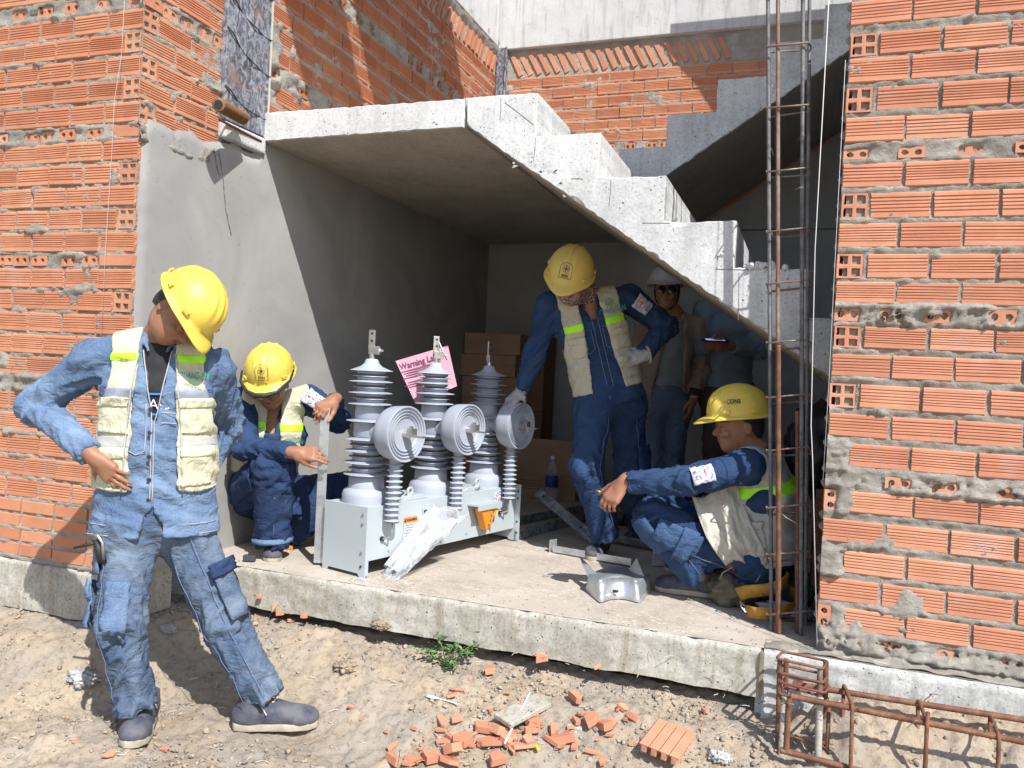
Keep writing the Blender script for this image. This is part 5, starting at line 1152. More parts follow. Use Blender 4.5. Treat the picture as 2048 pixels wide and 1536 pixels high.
MAT['vest2'] = m_cloth('beige_vest_cloth', (.52, .48, .36), (.40, .365, .27))
MAT['mesh'] = simple('grey_vest_mesh', (.48, .47, .44), .95, 0, (.38, .37, .345), 260, .5, 300, .002)
b_ = NB('fluorescent_band'); b_.set('Base Color', (.42, .95, .02, 1)).set('Roughness', .5); b_.set('Emission Color', (.4, 1, .02, 1)).set('Emission Strength', .0); MAT['fluo'] = b_.m
MAT['silver'] = simple('reflective_grey_band', (.36, .40, .50), .4, .1, (.30, .33, .42), 30)
MAT['green'] = simple('green_print', (.03, .30, .18), .7)
MAT['black'] = simple('black_cloth', (.012, .012, .014), .85, 0, (.02, .02, .022), 30, .3)
MAT['shoe'] = simple('navy_canvas_shoe', (.045, .05, .085), .85, 0, (.13, .13, .14), 16, .4, 60, .003)
MAT['shoe_g'] = simple('grey_canvas_shoe', (.12, .115, .13), .85, 0, (.07, .07, .085), 16, .4, 60, .003)
MAT['sole'] = simple('off_white_rubber', (.48, .43, .34), .8, 0, (.34, .29, .22), 20, .2)
MAT['lace'] = simple('dirty_white_lace', (.62, .58, .52), .9)
MAT['glove'] = simple('grey_knit_glove', (.42, .41, .40), .95, 0, (.30, .29, .285), 40, .5, 160, .003)
MAT['taupe'] = simple('taupe_jacket', (.29, .225, .19), .9, 0, (.23, .175, .15), 9, .3, 40, .006)
MAT['grey_shirt'] = simple('blue_grey_shirt', (.25, .28, .32), .9, 0, (.21, .235, .27), 9, .3, 40, .006)
MAT['slate'] = simple('slate_work_jacket', (.17, .22, .28), .9, 0, (.14, .18, .23), 9, .3, 40, .006)
MAT['brown_t'] = simple('brown_trousers', (.05, .038, .032), .9, 0, (.08, .06, .05), 9, .3)
MAT['gold'] = simple('gold_metal', (.85, .55, .12), .25, 1.)
MAT['glass'] = simple('dark_lens', (.008, .008, .01), .15, 0, spec=.5)
def hand(F, w, d, n, side, curls=(.3, .3, .3, .3), thumb=.6, s=1., spread=.12, infl=0., tcurl=.3):
    """w wrist, d direction of the fingers, n normal of the back of the hand; side +1 puts the thumb along cross(d, n)"""
    d = unit(d); n = unit(np.asarray(n)-d*(np.asarray(n)@d)); l = np.cross(d, n)*side; w = np.asarray(w, float); tips = []
    F.cap(w-d*.02, w+d*.03, (.026+infl)*s, (.024+infl)*s, .02)
    for off, L, r, c, fo in ((.030, .072, .0088, curls[0], .092), (.0105, .080, .0090, curls[1], .096), (-.010, .074, .0086, curls[2], .092), (-.029, .058, .0076, curls[3], .084)):
        kn = w+(d*fo+l*off-n*.001*abs(off)*10)*s; F.cap(w+(d*.02+l*off*.55)*s, kn, (.0145+infl)*s, (.0115+infl)*s, .012)
        F.cap(w+(d*.03+l*off*.6-n*.006)*s, kn-n*.006*s, (.013+infl)*s, (.010+infl)*s, .012)
        dd = unit(d+l*off*spread*30*.3); p = kn
        for j, fr in enumerate((.44, .31, .25)):
            a = c*(1.0, 1.25, 1.0)[j]*(1 if j else .8); dd = dd*math.cos(a)-n_perp(dd, l, n)*math.sin(a); q = p+dd*L*fr*s; F.cap(p, q, (r*(1-.09*j)+infl)*s, (r*(.93-.09*j)+infl)*s, .0035); p = q
        tips.append(p)
    b0 = w+(d*.022+l*.026-n*.006)*s; td = unit(d*(1-thumb)+l*thumb*1.05-n*.28); q = b0+td*.042*s; F.cap(b0, q, (.0155+infl)*s, (.0115+infl)*s, .012)
    td = unit(td+d*tcurl-l*tcurl*.5); p2 = q+td*.034*s; F.cap(q, p2, (.0108+infl)*s, (.0098+infl)*s, .004); td = unit(td+d*tcurl*.8-n*.1); F.cap(p2, p2+td*.026*s, (.0098+infl)*s, (.0078+infl)*s, .003)
    return tips
def n_perp(dd, l, n):
    v = np.cross(l, dd); v = unit(v); return v if v@n > 0 else -v
def head(F, c, f, up, s=1., mouth=True):
    f = unit(f); up = unit(np.asarray(up)-f*(np.asarray(up)@f)); sd = np.cross(up, f); A = np.array([sd, f, up]); c = np.asarray(c, float); P = lambda x, y, z: c+(sd*x+f*y+up*z)*s
    F.ell(P(0, -.012, .022), A, np.array([.077, .096, .092])*s, .02); F.ell(P(0, .022, -.045), A, np.array([.058, .066, .062])*s, .03)
    F.ell(P(0, .052, -.092), A, np.array([.026, .024, .020])*s, .02); F.ell(P(0, .030, -.072), A, np.array([.048, .045, .032])*s, .02)
    for q in (-1, 1):
        F.ell(P(q*.031, .096, .004), A, np.array([.020, .013, .011])*s, .008, 'sub'); F.ell(P(q*.031, .079, .003), A, np.array([.014, .012, .0095])*s, .003)
        F.ell(P(q*.036, .074, -.026), A, np.array([.024, .020, .018])*s, .015); F.cap(P(q*.046, .074, .020), P(q*.014, .088, .021), .0075*s, .007*s, .010)
        F.ell(P(q*.0775, -.012, -.008), A, np.array([.008, .018, .031])*s, .005); F.ell(P(q*.088, -.008, -.006), A, np.array([.007, .009, .018])*s, .005, 'sub')
    F.cap(P(0, .084, .010), P(0, .106, -.024), .008*s, .0125*s, .010); F.ell(P(0, .099, -.027), A, np.array([.0185, .012, .009])*s, .006)
    for z in (-.049, -.060): F.cap(P(-.017, .082, z), P(.017, .082, z), .0058*s, .0058*s, .006)
    F.ell(P(0, .094, -.0545), A, np.array([.024, .008, .0018])*s, .002, 'sub')
    return A, P
def helmet(parent, c, f, up, m, s=1., mark=None, peak=.050, txtc=None):
    f = unit(f); up = unit(np.asarray(up)-f*(np.asarray(up)@f)); sd = np.cross(up, f); c = np.asarray(c, float); n = 96; V = []
    el = [1.5707, 1.45, 1.3, 1.15, 1.0, .86, .72, .58, .45, .33, .21, .10, .02, -.04]
    az = np.linspace(0, 2*PI, n, endpoint=False)
    for e in el:
        for a in az:
            ce = math.cos(e)**.93 if e > 0 else 1; x = math.sin(a)*ce*.117; y = math.cos(a)*ce*.140-.004; z = math.sin(max(e, 0))*.122-(.012 if e < 0 else 0)*1.
            rg = sum(math.exp(-((x-x0)/.0075)**2) for x0 in (-.034, 0, .034))*.0052*min(1, max(0, (z-.030)/.04)); k = 1+rg/.12
            V.append((x*k, y*k, z*k))
    def rim(a): return .013+peak*max(0, math.cos(a))**5*1.0+.004*max(0, math.cos(a))
    for t, dz in ((.35, -.003), (.8, -.008), (1.0, -.013), (1.0, -.017), (.8, -.014)):
        for a in az: r = rim(a)*t; V.append((math.sin(a)*(.117+min(r, .016)), math.cos(a)*.140-.004+(r if math.cos(a) > 0 else -min(r, .013)*abs(math.cos(a))), -.012+dz-.016*max(0, math.cos(a))**5*t))
    # inner shell
    for e in (-.02, .25, .6, 1.0, 1.4):
        for a in az: V.append((math.sin(a)*math.cos(e)*.110, math.cos(a)*math.cos(e)*.132-.004, math.sin(max(e, 0))*.114-.012))
    R_ = len(V)//n; F = np.array([(i*n+j, i*n+(j+1) % n, (i+1)*n+(j+1) % n, (i+1)*n+j) for i in range(R_-1) for j in range(n)])
    V = np.array(V)*s; W = c+V[:, :1]*sd+V[:, 1:2]*f+V[:, 2:]*up; o = mk('helmet', W, F, m, parent, True)
    Q = lambda x, y, z: c+(sd*x+f*y+up*z)*s
    for q in (-1, 1):
        for a in (.9, 1.75, 2.5): MB().box(Q(q*math.sin(a)*.1235, math.cos(a)*.146-.004, .006), np.array([.028, .008, .016])*s, [unit(sd*q*math.cos(a)*1-f*math.sin(a)), unit(sd*q*math.sin(a)+f*math.cos(a)), up]).build('slot_boss', m, o, bevel=.002)
    if mark:
        # badge: an arched frame with a ring and four-pointed star, letters below
        e0 = .42; nn = unit(f*math.cos(e0)+up*math.sin(e0)); uu = unit(up-nn*(up@nn)); ss = np.cross(uu, nn); y0 = .140*math.cos(e0)**.93; z0 = .122*math.sin(e0)
        B0 = Q(0, y0-.004+.0035, z0); off = nn*.004*s
        cv = lambda x, z: B0+ss*x*s+uu*z*s-nn*s*(x*x*4.2+z*z*3.2)+off
        K_ = 1.45; cv0 = cv; cv = lambda x, z: cv0(x*K_, z*K_+.008); fr = [(-.021, -.026), (-.021, .012)]+[(-.021*math.cos(t), .012+.016*math.sin(t)) for t in np.linspace(.2, PI-.2, 9)]+[(.021, .012), (.021, -.026), (-.021, -.026)]
        MB().tube([cv(*p) for p in fr], .0011*s, 4, False).tube([cv(.0115*math.cos(t), .007+.0115*math.sin(t)) for t in np.linspace(0, 2*PI, 19)], .0009*s, 4, False).build('emblem_frame', MAT['ink'], o)
        st = []
        for k in range(8): a = PI/4*k; r_ = .0125 if k % 2 == 0 else .003; st.append((r_*math.sin(a), .007+r_*math.cos(a)))
        MB().add([cv(*p)+nn*.0006 for p in st]+[cv(0, .007)+nn*.0012], [(k, (k+1) % 8, 8) for k in range(8)]).build('emblem_star', MAT['ink'], o)
        text('lettering', mark, .0175*s, cv(0, -.0175)+nn*.0006, ss, uu, MAT['ink'], o, bold=.0006)
    return o, Q
def shoe(parent, ank, toe, m, s=1., laces=True, up=(0, 0, 1), lace_m='lace'):
    """ank: ankle point, toe: tip of the shoe, both at sole height"""
    a = np.asarray(ank, float); t = np.asarray(toe, float); d = unit(t-a); up = unit(np.asarray(up, float)-d*(np.asarray(up)@d)); sd = np.cross(d, up); heel = t-d*.285*s
    P = lambda x, y, z: heel+(d*x+sd*y+up*z)*s
    F = Field([P(x, y, z) for x in (0, .29) for y in (-.05, .05) for z in (0, .13)], .0065, .03)
    A = np.array([d, sd, up])
    F.ell(P(.055, 0, .045), A, np.array([.058, .038, .052])*s, .02); F.ell(P(.15, 0, .040), A, np.array([.095, .042, .042])*s, .03); F.ell(P(.225, 0, .032), A, np.array([.064, .049, .038])*s, .02)
    F.cap(P(.06, 0, .05), P(.065, 0, .105), .040*s, .043*s, .02); F.cap(P(.07, 0, .07), P(.15, 0, .055), .040*s, .034*s, .02)
    G = F.grid(); z = (G-heel)@up; F.f = np.maximum(F.f, (.016*s-z)); F.f = np.maximum(F.f, z-.112*s)
    o = field_obj('shoe', F, m, parent)
    out = [(.0, 0), (.01, -.028), (.05, -.038), (.12, -.040), (.20, -.048), (.255, -.042), (.283, -.02), (.288, 0), (.283, .02), (.255, .042), (.20, .048), (.12, .040), (.05, .038), (.01, .028)]
    b = MB().prism([(x*s, y*s) for x, y in out], P(0, 0, 0), d, sd, up*.024*s); b.build('sole', MAT['sole'], o, bevel=.005, auto=.9)
    if laces:
        L = MB()
        for k in range(4):
            x = .115+.022*k; z = .112-.016*k; L.tube([P(x, -.022, z-.004), P(x+.008, 0, z+.003), P(x-.004, .022, z-.004)], .0028*s, 5).tube([P(x, .022, z-.004), P(x+.010, 0, z+.004), P(x+.018, -.02, z-.012)], .0026*s, 5)
        L.tube([P(.112, 0, .112), P(.10, -.03, .085), P(.13, -.045, .07)], .0026*s, 5).tube([P(.112, 0, .112), P(.095, .03, .09), P(.12, .05, .06)], .0026*s, 5); L.build('lace', MAT[lace_m], o, True)
    return o
def person(J, label, mats, s=1., group='workers', h=.0065, hc=.010, vest=None, seed=1, amp=1., helm=None, gloves=False, face=True, jk=None, open_=None, belly=1., hands=None, hood=None, shoes=True, hair=True, tr=1., arm=1., wide=1.):
    J = {k: np.asarray(v, float) for k, v in J.items()}; base = J['base']
    root = empty('person', base, label, 'person', group)
    side = unit(J['sl']-J['sr']); spine = unit(J['neck']-J['pel']); ch = J['chest']; upc = unit(J['neck']-J['waist']); side = unit(side-upc*(side@upc)); fw = np.cross(side, upc)*-1
    fw = fw if fw@J['ff'] > 0 else -fw
    hipsd = unit(J['hl']-J['hr'])
    # ---------------- body (one skin)
    ext = [J[k] for k in J if k not in ('ff', 'hf', 'hu', 'base', 'dr', 'dl', 'nr', 'nl')]
    B = Field(ext, h, .15)
    A, HP = head(B, J['head'], J['hf'], J['hu'], s)
    B.cap(J['neck'], HP(0, -.015, -.06), .056*s, .052*s, .03); B.cap(J['neck']-upc*.02, J['chest'], .05*s, .09*s, .03); B.cap(J['chest'], J['pel'], .09*s, .09*s, .03)
    for q in 'rl':
        B.cap(J['neck']-upc*.03, J['s'+q], .045*s, .045*s, .03); B.cap(J['s'+q], J['e'+q], .043*s, .038*s, .03); B.cap(J['e'+q], J['w'+q], .036*s, .025*s, .02)
        B.cap(J['pel'], J['h'+q], .08*s, .075*s, .03); B.cap(J['h'+q], J['k'+q], .072*s, .05*s, .03); B.cap(J['k'+q], J['a'+q], .048*s, .034*s, .03)
    if hands and not gloves:
        for q in 'rl':
            if hands.get(q): hand(B, J['w'+q], J['d'+q], J['n'+q], **hands[q], s=s)
    field_obj('body', B, mats['skin'], root)
    if hands and gloves:
        for q in 'rl':
            if hands.get(q):
                G = Field([J['w'+q]-.03, J['w'+q]+unit(J['d'+q])*.22], .005, .07); hand(G, J['w'+q], J['d'+q], J['n'+q], **hands[q], s=s, infl=.002); G.cap(J['w'+q]-unit(J['d'+q])*.045, J['w'+q], .030*s, .030*s, .01)
                field_obj('glove', G, MAT['glove'], root)
    if face:
        fc_ = MB()
        for q in (-1, 1):
            fc_.tube([HP(q*.050, .082, .026), HP(q*.034, .0935, .031), HP(q*.014, .0965, .026)], [.002*s, .0036*s, .0025*s], 6)
        fc_.build('eyebrow', MAT['hair'], root, True)
        ey = MB()
        for q in (-1, 1): ey.tube([HP(q*.045, .0845, .002), HP(q*.031, .0925, .0035), HP(q*.017, .0885, .001)], [.0012*s, .0024*s, .0014*s], 6)
        ey.build('eye', MAT['ink'], root, True)
        MB().tube([HP(-.018, .0855, -.0535), HP(0, .0905, -.0525), HP(.018, .0855, -.0535)], [.002*s, .0034*s, .002*s], 6).tube([HP(-.015, .0855, -.0595), HP(0, .0905, -.0600), HP(.015, .0855, -.0595)], [.002*s, .0042*s, .002*s], 6).build('lips', MAT['lip'], root, True)
    if hair:
        H_ = Field([HP(0, 0, 0)], .007, .16); H_.ell(HP(0, -.016, .024), A, np.array([.083, .100, .098])*s, .01); H_.ell(HP(0, -.05, -.02), A, np.array([.070, .058, .060])*s, .02)
        g = H_.grid()-J['head']; zz = g@A[2]; yy = g@A[1]; H_.f = np.maximum(H_.f, yy-.045*s-.6*np.maximum(zz-.02, 0)); H_.f = np.maximum(H_.f, (.035*s-zz)*.7+yy*.75-.012) 
        field_obj('hair', H_, MAT['hair'], root)
    # ---------------- trousers
    T = Field([J[k] for k in ('hl', 'hr', 'kl', 'kr', 'al', 'ar', 'pel', 'waist')], hc, .17)
    T.etube(J['pel']-spine*.02, J['pel']+(J['waist']-J['pel'])*.55, hipsd, (.160*s, .112*s*belly), (.148*s, .105*s*belly), .03)
    bones = [(J['pel'], J['waist'], .15, .002, .002, .002)]
    for q in 'rl':
        a_, k_, h_ = J['a'+q], J['k'+q], J['h'+q]; T.cap(J['pel'], h_, .11*s, .105*s, .04); T.cap(h_, k_, .098*s*tr, .080*s*tr, .045); T.cap(k_, a_, .080*s*tr, .070*s*tr, .03)
        bones += [(h_, k_, .09, .008, .004, .011), (k_, a_, .075, .011, .005, .013)]
    G = T.grid()
    for q in 'rl':
        a_, k_ = J['a'+q], J['k'+q]; u = unit(a_-k_); hh = (G-a_)@u; m = np.linalg.norm(G-a_, axis=-1) < .16; T.f = np.where(m, np.maximum(T.f, hh-.012), T.f)
    tro = field_obj('trousers', T, mats['trousers'], root, bones, seed, amp)
    # seams down the outside of each leg and bulging side pockets
    for q, sg in (('r', -1), ('l', 1)):
        a_, k_, h_ = J['a'+q], J['k'+q], J['h'+q]
        for cx in (-.15, .55): pass
    # ---------------- jacket
    def torso(F, infl=0., sh=True, low=.0):
        F.etube(J['pel']+upc*low, J['waist'], side, (.165*s*wide+infl, .118*s*belly+infl), (.160*s*wide+infl, .115*s*belly+infl), .03); F.etube(J['waist'], J['chest'], side, (.160*s*wide+infl, .115*s*belly+infl), (.180*s*(1+(wide-1)*.5)+infl, .122*s+infl), .04)
        F.etube(J['chest'], J['neck']-upc*.055, side, (.180*s+infl, .122*s+infl), (.135*s+infl, .085*s+infl), .04)
        if sh: F.cap(J['neck']-upc*.045-side*.02, J['sr']+upc*.004, .062*s+infl, .066*s+infl, .04); F.cap(J['neck']-upc*.045+side*.02, J['sl']+upc*.004, .062*s+infl, .066*s+infl, .04)
    Kf = Field([J[k] for k in ('sl', 'sr', 'el', 'er', 'wl', 'wr', 'pel', 'neck', 'waist')], hc, .19)
    Kf.etube(J['pel']-upc*.12, J['pel']+(J['waist']-J['pel'])*.4, side, (.200*s*wide, .156*s*belly), (.168*s*wide, .120*s*belly), .03)
    torso(Kf, 0.)
    jb = [(J['pel'], J['chest'], .15, .006, .005, .004), (J['chest'], J['neck'], .12, .004, .003, .002)]
    G = Kf.grid(); q_ = G-J['pel']; hem = (jk or {}).get('hem', .02)
    Kf.f = np.maximum(Kf.f, hem-(q_@upc))
    lat = (G-J['neck'])@side; hz = (G-J['neck'])@upc; fz = (G-J['neck'])@fw
    vw = .020+np.clip(hz+.10, 0, 1)*.62
    if open_: vw = open_(hz)
    cut = np.minimum(np.minimum(vw-np.abs(lat), fz-.02), hz+(.13 if not open_ else .75))
    Kf.f = np.maximum(Kf.f, cut)
    for q in 'rl':
        S, E, Wp = J['s'+q], J['e'+q], J['w'+q]; u = unit(Wp-E); Kf.cap(S, E, .071*s*arm, .060*s*arm, .03); Kf.cap(E, Wp-u*.045, .060*s*arm, .046*s*arm, .025); Kf.cap(Wp-u*.05, Wp-u*.012, .047*s*arm, .045*s*arm, .004)
        jb += [(S, E, .065, .006, .0045, .011), (E, Wp, .05, .011, .005, .005)]
    for q in 'rl':
        E, Wp = J['e'+q], J['w'+q]; u = unit(Wp-E); hh = (G-Wp)@u; m = np.linalg.norm(G-Wp, axis=-1) < .09; Kf.f = np.where(m, np.maximum(Kf.f, hh+.012), Kf.f)
    jac = field_obj('jacket', Kf, mats['jacket'], root, jb, seed+3, amp)
    # collar
    cl_ = Field([J['neck']], .007, .16); C0_ = J['neck']+upc*.012
    for k in range(14):
        a0 = -2.45+4.9*k/14; a1 = -2.45+4.9*(k+1)/14
        pt = lambda a, z: C0_+upc*(z-.030*max(0, math.cos(PI-a))*0)-fw*math.cos(a)*.070*s+side*math.sin(a)*.068*s-upc*.050*(1-math.cos(a))/2
        cl_.cap(pt(a0, 0), pt(a1, 0), .010, .010, .006); cl_.cap(pt(a0, .022), pt(a1, .022), .008, .008, .010); 
    for q in (-1, 1): cl_.cap(C0_+fw*.052*s+side*q*.052*s-upc*.040, C0_+fw*.078*s+side*q*.075*s-upc*.085, .010, .005, .01); cl_.cap(C0_+fw*.050*s+side*q*.05*s-upc*.035, C0_+fw*.092*s+side*q*.030*s-upc*.075, .009, .005, .01)
    field_obj('collar', cl_, mats['jacket'], root)
    if open_ or mats.get('shirt'):
        Sf = Field([J['pel'], J['neck'], J['chest']], hc, .17); Sf.etube(J['pel'], J['chest'], side, (.14*s, .100*s*belly), (.16*s, .108*s), .03); Sf.etube(J['chest'], J['neck']-upc*.05, side, (.16*s, .108*s), (.10*s, .072*s), .03)
        gg = Sf.grid(); Sf.f = np.maximum(Sf.f, .02-(gg-J['pel'])@upc); sh_ = field_obj('t_shirt', Sf, mats.get('shirt', MAT['black']), root, [(J['pel'], J['chest'], .1, .003, .003, .003)], seed+5)
    out = dict(Kf=Kf, root=root, jacket=jac, trousers=tro, side=side, up=upc, fw=fw, HP=HP, A=A, J=J, s=s)
    # ---------------- vest
    if vest:
        Vf = Field([J['pel']-spine*.12, J['neck'], J['sl'], J['sr']], hc*.85, .19); torso(Vf, .015, True, -.10+vest.get('low', 0)); Vf.etube(J['pel']-upc*.12, J['waist'], side, (.165*s*wide+vest.get('fl', .035), .118*s*belly+vest.get('fl', .035)), (.160*s*wide+.014, .115*s*belly+.014), .03); G = Vf.grid(); lat = (G-J['neck'])@side; hz = (G-J['neck'])@upc; fz = (G-J['neck'])@fw
        Vf.f = np.maximum(Vf.f, (np.abs(lat)-(.158+.035*np.clip((-hz-.16)/.12, 0, 1)+.05*np.clip((-hz-.3)/.1, 0, 1))*s)*.9)
        tl = np.linalg.norm(J['neck']-J['pel']); Vf.f = np.maximum(Vf.f, -(hz+tl+vest.get('drop', .03)))
        c0 = vest.get('c0', 0.); w0, w1, w2 = vest.get('w', (.055, .06, .13)); t = np.clip(-hz/tl, 0, 1); ww = np.where(t < .5, w0+(w1-w0)*t*2, w1+(w2-w1)*(t*2-1))
        if vest.get('flare'): pass
        Vf.f = np.maximum(Vf.f, np.minimum(ww-np.abs(lat-c0), fz+.02)); Vf.f = np.maximum(Vf.f, .062*s-np.linalg.norm(np.stack([lat, fz*1.0+.005, np.zeros_like(lat)], -1), axis=-1)-np.maximum(-hz-.10, 0)*3)
        vb = [(J['pel'], J['chest'], .15, .006, .004, .003), (J['chest'], J['neck'], .12, .004, .003, .002)]
        vo = field_obj('vest', Vf, mats['vest'], root, vb, seed+9, amp); tv = vest
        def sub(name, m, infl, cond):
            X = Vf.copy(); X.f = np.maximum(Vf.f-infl, cond); return field_obj(name, X, m, vo, vb, seed+9, amp)
        for (hc_, hw, m_, nm) in vest.get('bands', ((-.150, .020, 'fluo', 'fluorescent_band'), (-.315, .024, 'silver', 'reflective_band'))): sub(nm, MAT[m_], .002, np.abs(hz-hc_)-hw)
        for (l0, l1, h0, h1, nf) in vest.get('pockets', ((-.155, -.062, -.44, -.36, 1), (.062, .155, -.44, -.36, 1))):
            bx = np.maximum(np.maximum(l0-lat, lat-l1), np.maximum(h0-hz, hz-h1)); sub('pocket', mats['vest'], .009, np.maximum(bx, -fz)); bx = np.maximum(np.maximum(l0-.004-lat, lat-l1-.004), np.maximum(h1-.032-hz, hz-h1-.004)); sub('pocket_flap', mats['vest'], .0135, np.maximum(bx, -fz))
        for (l0, l1, h0, h1, fs) in vest.get('meshes', ()):
            bx = np.maximum(np.maximum(l0-lat, lat-l1), np.maximum(h0-hz, hz-h1)); sub('mesh_panel', MAT['mesh'], .0015, np.maximum(bx, -fz*fs))
        out['vest'] = vo
        def surf(l, hh, sgn=1, off=.006):
            """point on the vest's surface at lateral l, height hh"""
            p0 = J['neck']+side*l+upc*hh
            for k in range(60):
                p = p0+fw*sgn*(.26-.005*k); i = np.round((p-Vf.o)/Vf.h).astype(int)
                if (i >= 0).all() and (i < Vf.n).all() and Vf.f[tuple(i)] < 0: return p+fw*sgn*off
            return p0+fw*sgn*.12
        out['surf'] = surf
    # shoes
    if helm:
        hm_, Q_ = helmet(root, J['helm'], J['hf2'] if 'hf2' in J else J['hf'], J['hu2'] if 'hu2' in J else J['hu'], mats['helmet'], helm.get('s', 1.), helm.get('mark')); out['helmet'] = hm_; out['Q'] = Q_
    return out
def im(r, d, t):
    """direction given as image right, image down, towards the camera"""
    return r*_R-d*_U-t*_f
def stitch(parent, pts, m=None, r=.0016):
    return MB().tube(pts, r, 4).build('seam', m or MAT['wire'], parent, True)
def badge(P, S, E, tc, d, hl=.046, hw=.036, flip=1):
    Kf = P['Kf']; S = np.asarray(S, float); E = np.asarray(E, float); L = np.linalg.norm(E-S); u = (E-S)/L; d = unit(np.asarray(d)-u*(np.asarray(d)@u)); l = np.cross(u, d)*flip; r0 = .068
    pt = lambda x, y, off: proj(Kf, S+u*(tc*L-y), unit(d+l*x/r0), off)
    if 'badge_white' not in bpy.data.materials: simple('badge_white', (.52, .52, .60), .85, 0, (.44, .44, .52), 30, .2)
    V = [pt(hw*(2*i/8-1), hl*(2*k/8-1), .011) for k in range(9) for i in range(9)]; e = mk('sleeve_badge', V, grid_faces(9, 9), bpy.data.materials['badge_white'], P['root'], True); md = e.modifiers.new('s', 'SOLIDIFY'); md.thickness = .002; md.offset = 0
    MB().tube([pt(.026*math.cos(t), .010+.026*math.sin(t), .0125) for t in np.linspace(0, 2*PI, 21)], .0013, 4, False).build('ring', MAT['blue'], e)
    st = [pt((.024 if k % 2 == 0 else .005)*math.sin(PI/4*k), .010+(.024 if k % 2 == 0 else .005)*math.cos(PI/4*k), .013) for k in range(8)]; MB().add(st+[pt(0, .010, .0135)], [(k, (k+1) % 8, 8) for k in range(8)]).build('star', MAT['red'], e)
    text('lettering', 'EVN', .020, pt(0, -.032, .0135), l if np.cross(l, -u)@d > 0 else -l, -u, MAT['blue'], e, bold=.0005); return e
def patch(parent, P, n, up, size=.06):
    r, u, n = basis(n, up); e = MB().box(P, (size, size*1.15, .002), [r, u, n]).build('sleeve_patch', simple('patch_white', (.55, .55, .62), .8) if 'patch_white' not in bpy.data.materials else bpy.data.materials['patch_white'], parent, bevel=.0008)
    P = np.asarray(P)+n*.002; MB().tube([P+u*.008+(.40*size)*(math.cos(t)*r+math.sin(t)*u*.9) for t in np.linspace(0, 2*PI, 17)], .0018, 4, False).build('ring', MAT['blue'], e)
    st = []
    for k in range(8): a = PI/4*k+.3; q = size*.36 if k % 2 == 0 else size*.07; st.append(P+u*.008+q*(math.sin(a)*r+math.cos(a)*u))
    MB().add(st+[P+u*.008+n*.001], [(k, (k+1) % 8, 8) for k in range(8)]).build('star', MAT['red'], e)
    text('lettering', 'EVN', size*.22, P-u*size*.42, r, u, MAT['blue'], e, bold=.0004); return e
JS = {}
JS['p1'] = dict(base=at(400, 1480, Y=2.25), head=at(360, 628, Y=2.22), helm=at(386, 607, Y=2.22), hf=im(.47, .80, .36), hu=im(.84, -.53, .05), neck=at(322, 668, Y=2.25), chest=at(318, 775, Y=2.25), waist=at(315, 900, Y=2.25), pel=at(312, 1015, Y=2.26),
  sr=at(188, 722, Y=2.14), sl=at(430, 735, Y=2.38), er=at(72, 812, Y=2.10), el=at(458, 848, Y=2.56), wr=at(186, 912, Y=2.06), wl=at(408, 942, Y=2.47), hr=at(262, 1050, Y=2.20), hl=at(368, 1055, Y=2.32),
  kr=at(240, 1245, Y=2.12), kl=at(445, 1240, Y=2.36), ar=at(270, 1408, Y=2.18), al=at(527, 1392, Y=2.42), ff=im(.25, 0, 1), dr=im(.72, .70, .05), nr=im(-.35, .1, .9), dl=im(-.7, .5, -.2), nl=im(.5, .3, -.8))
JS['p2'] = dict(base=at(545, 1120, Y=3.1), head=at(541, 768, Y=3.24), helm=at(538, 738, Y=3.215), hf=im(.03, .55, .83), hu=im(.0, -.83, .55), neck=at(545, 800, Y=3.34), chest=at(541, 868, Y=3.34), waist=at(522, 935, Y=3.38), pel=at(502, 988, Y=3.42),
  sr=at(484, 806, Y=3.22), sl=at(618, 800, Y=3.42), er=at(492, 898, Y=3.12), el=at(676, 838, Y=3.42), wr=at(588, 905, Y=3.05), wl=at(668, 800, Y=3.22), hr=at(478, 992, Y=3.36), hl=at(528, 995, Y=3.46),
  kr=at(548, 938, Y=3.10), kl=at(690, 985, Y=3.50), ar=at(545, 1085, Y=3.14), al=at(575, 1062, Y=3.36), ff=im(.1, .2, 1), dr=im(.97, .05, .1), nr=im(0, -.6, .8), dl=im(-.35, .3, .6), nl=im(.3, -.9, .3))
JS['p3'] = dict(base=at(1210, 1120, Y=4.0), head=at(1148, 563, Y=3.86), helm=at(1141, 540, Y=3.84), hf=im(-.30, .55, .78), hu=im(.10, -.82, .55), neck=at(1172, 590, Y=3.98), chest=at(1180, 650, Y=4.0), waist=at(1205, 730, Y=4.04), pel=at(1220, 795, Y=4.06),
  sr=at(1098, 612, Y=3.96), sl=at(1258, 598, Y=4.10), er=at(1072, 705, Y=3.98), el=at(1332, 652, Y=4.22), wr=at(1042, 782, Y=4.0), wl=at(1285, 712, Y=4.02), hr=at(1190, 815, Y=4.02), hl=at(1252, 812, Y=4.12),
  kr=at(1172, 935, Y=3.90), kl=at(1262, 950, Y=4.16), ar=at(1212, 1076, Y=3.99), al=at(1285, 1055, Y=4.35), ff=im(-.12, .2, 1), dr=im(-.62, .62, .25), nr=im(-.35, -.75, .5), dl=im(-.90, .22, .1), nl=im(.15, -.3, .95))
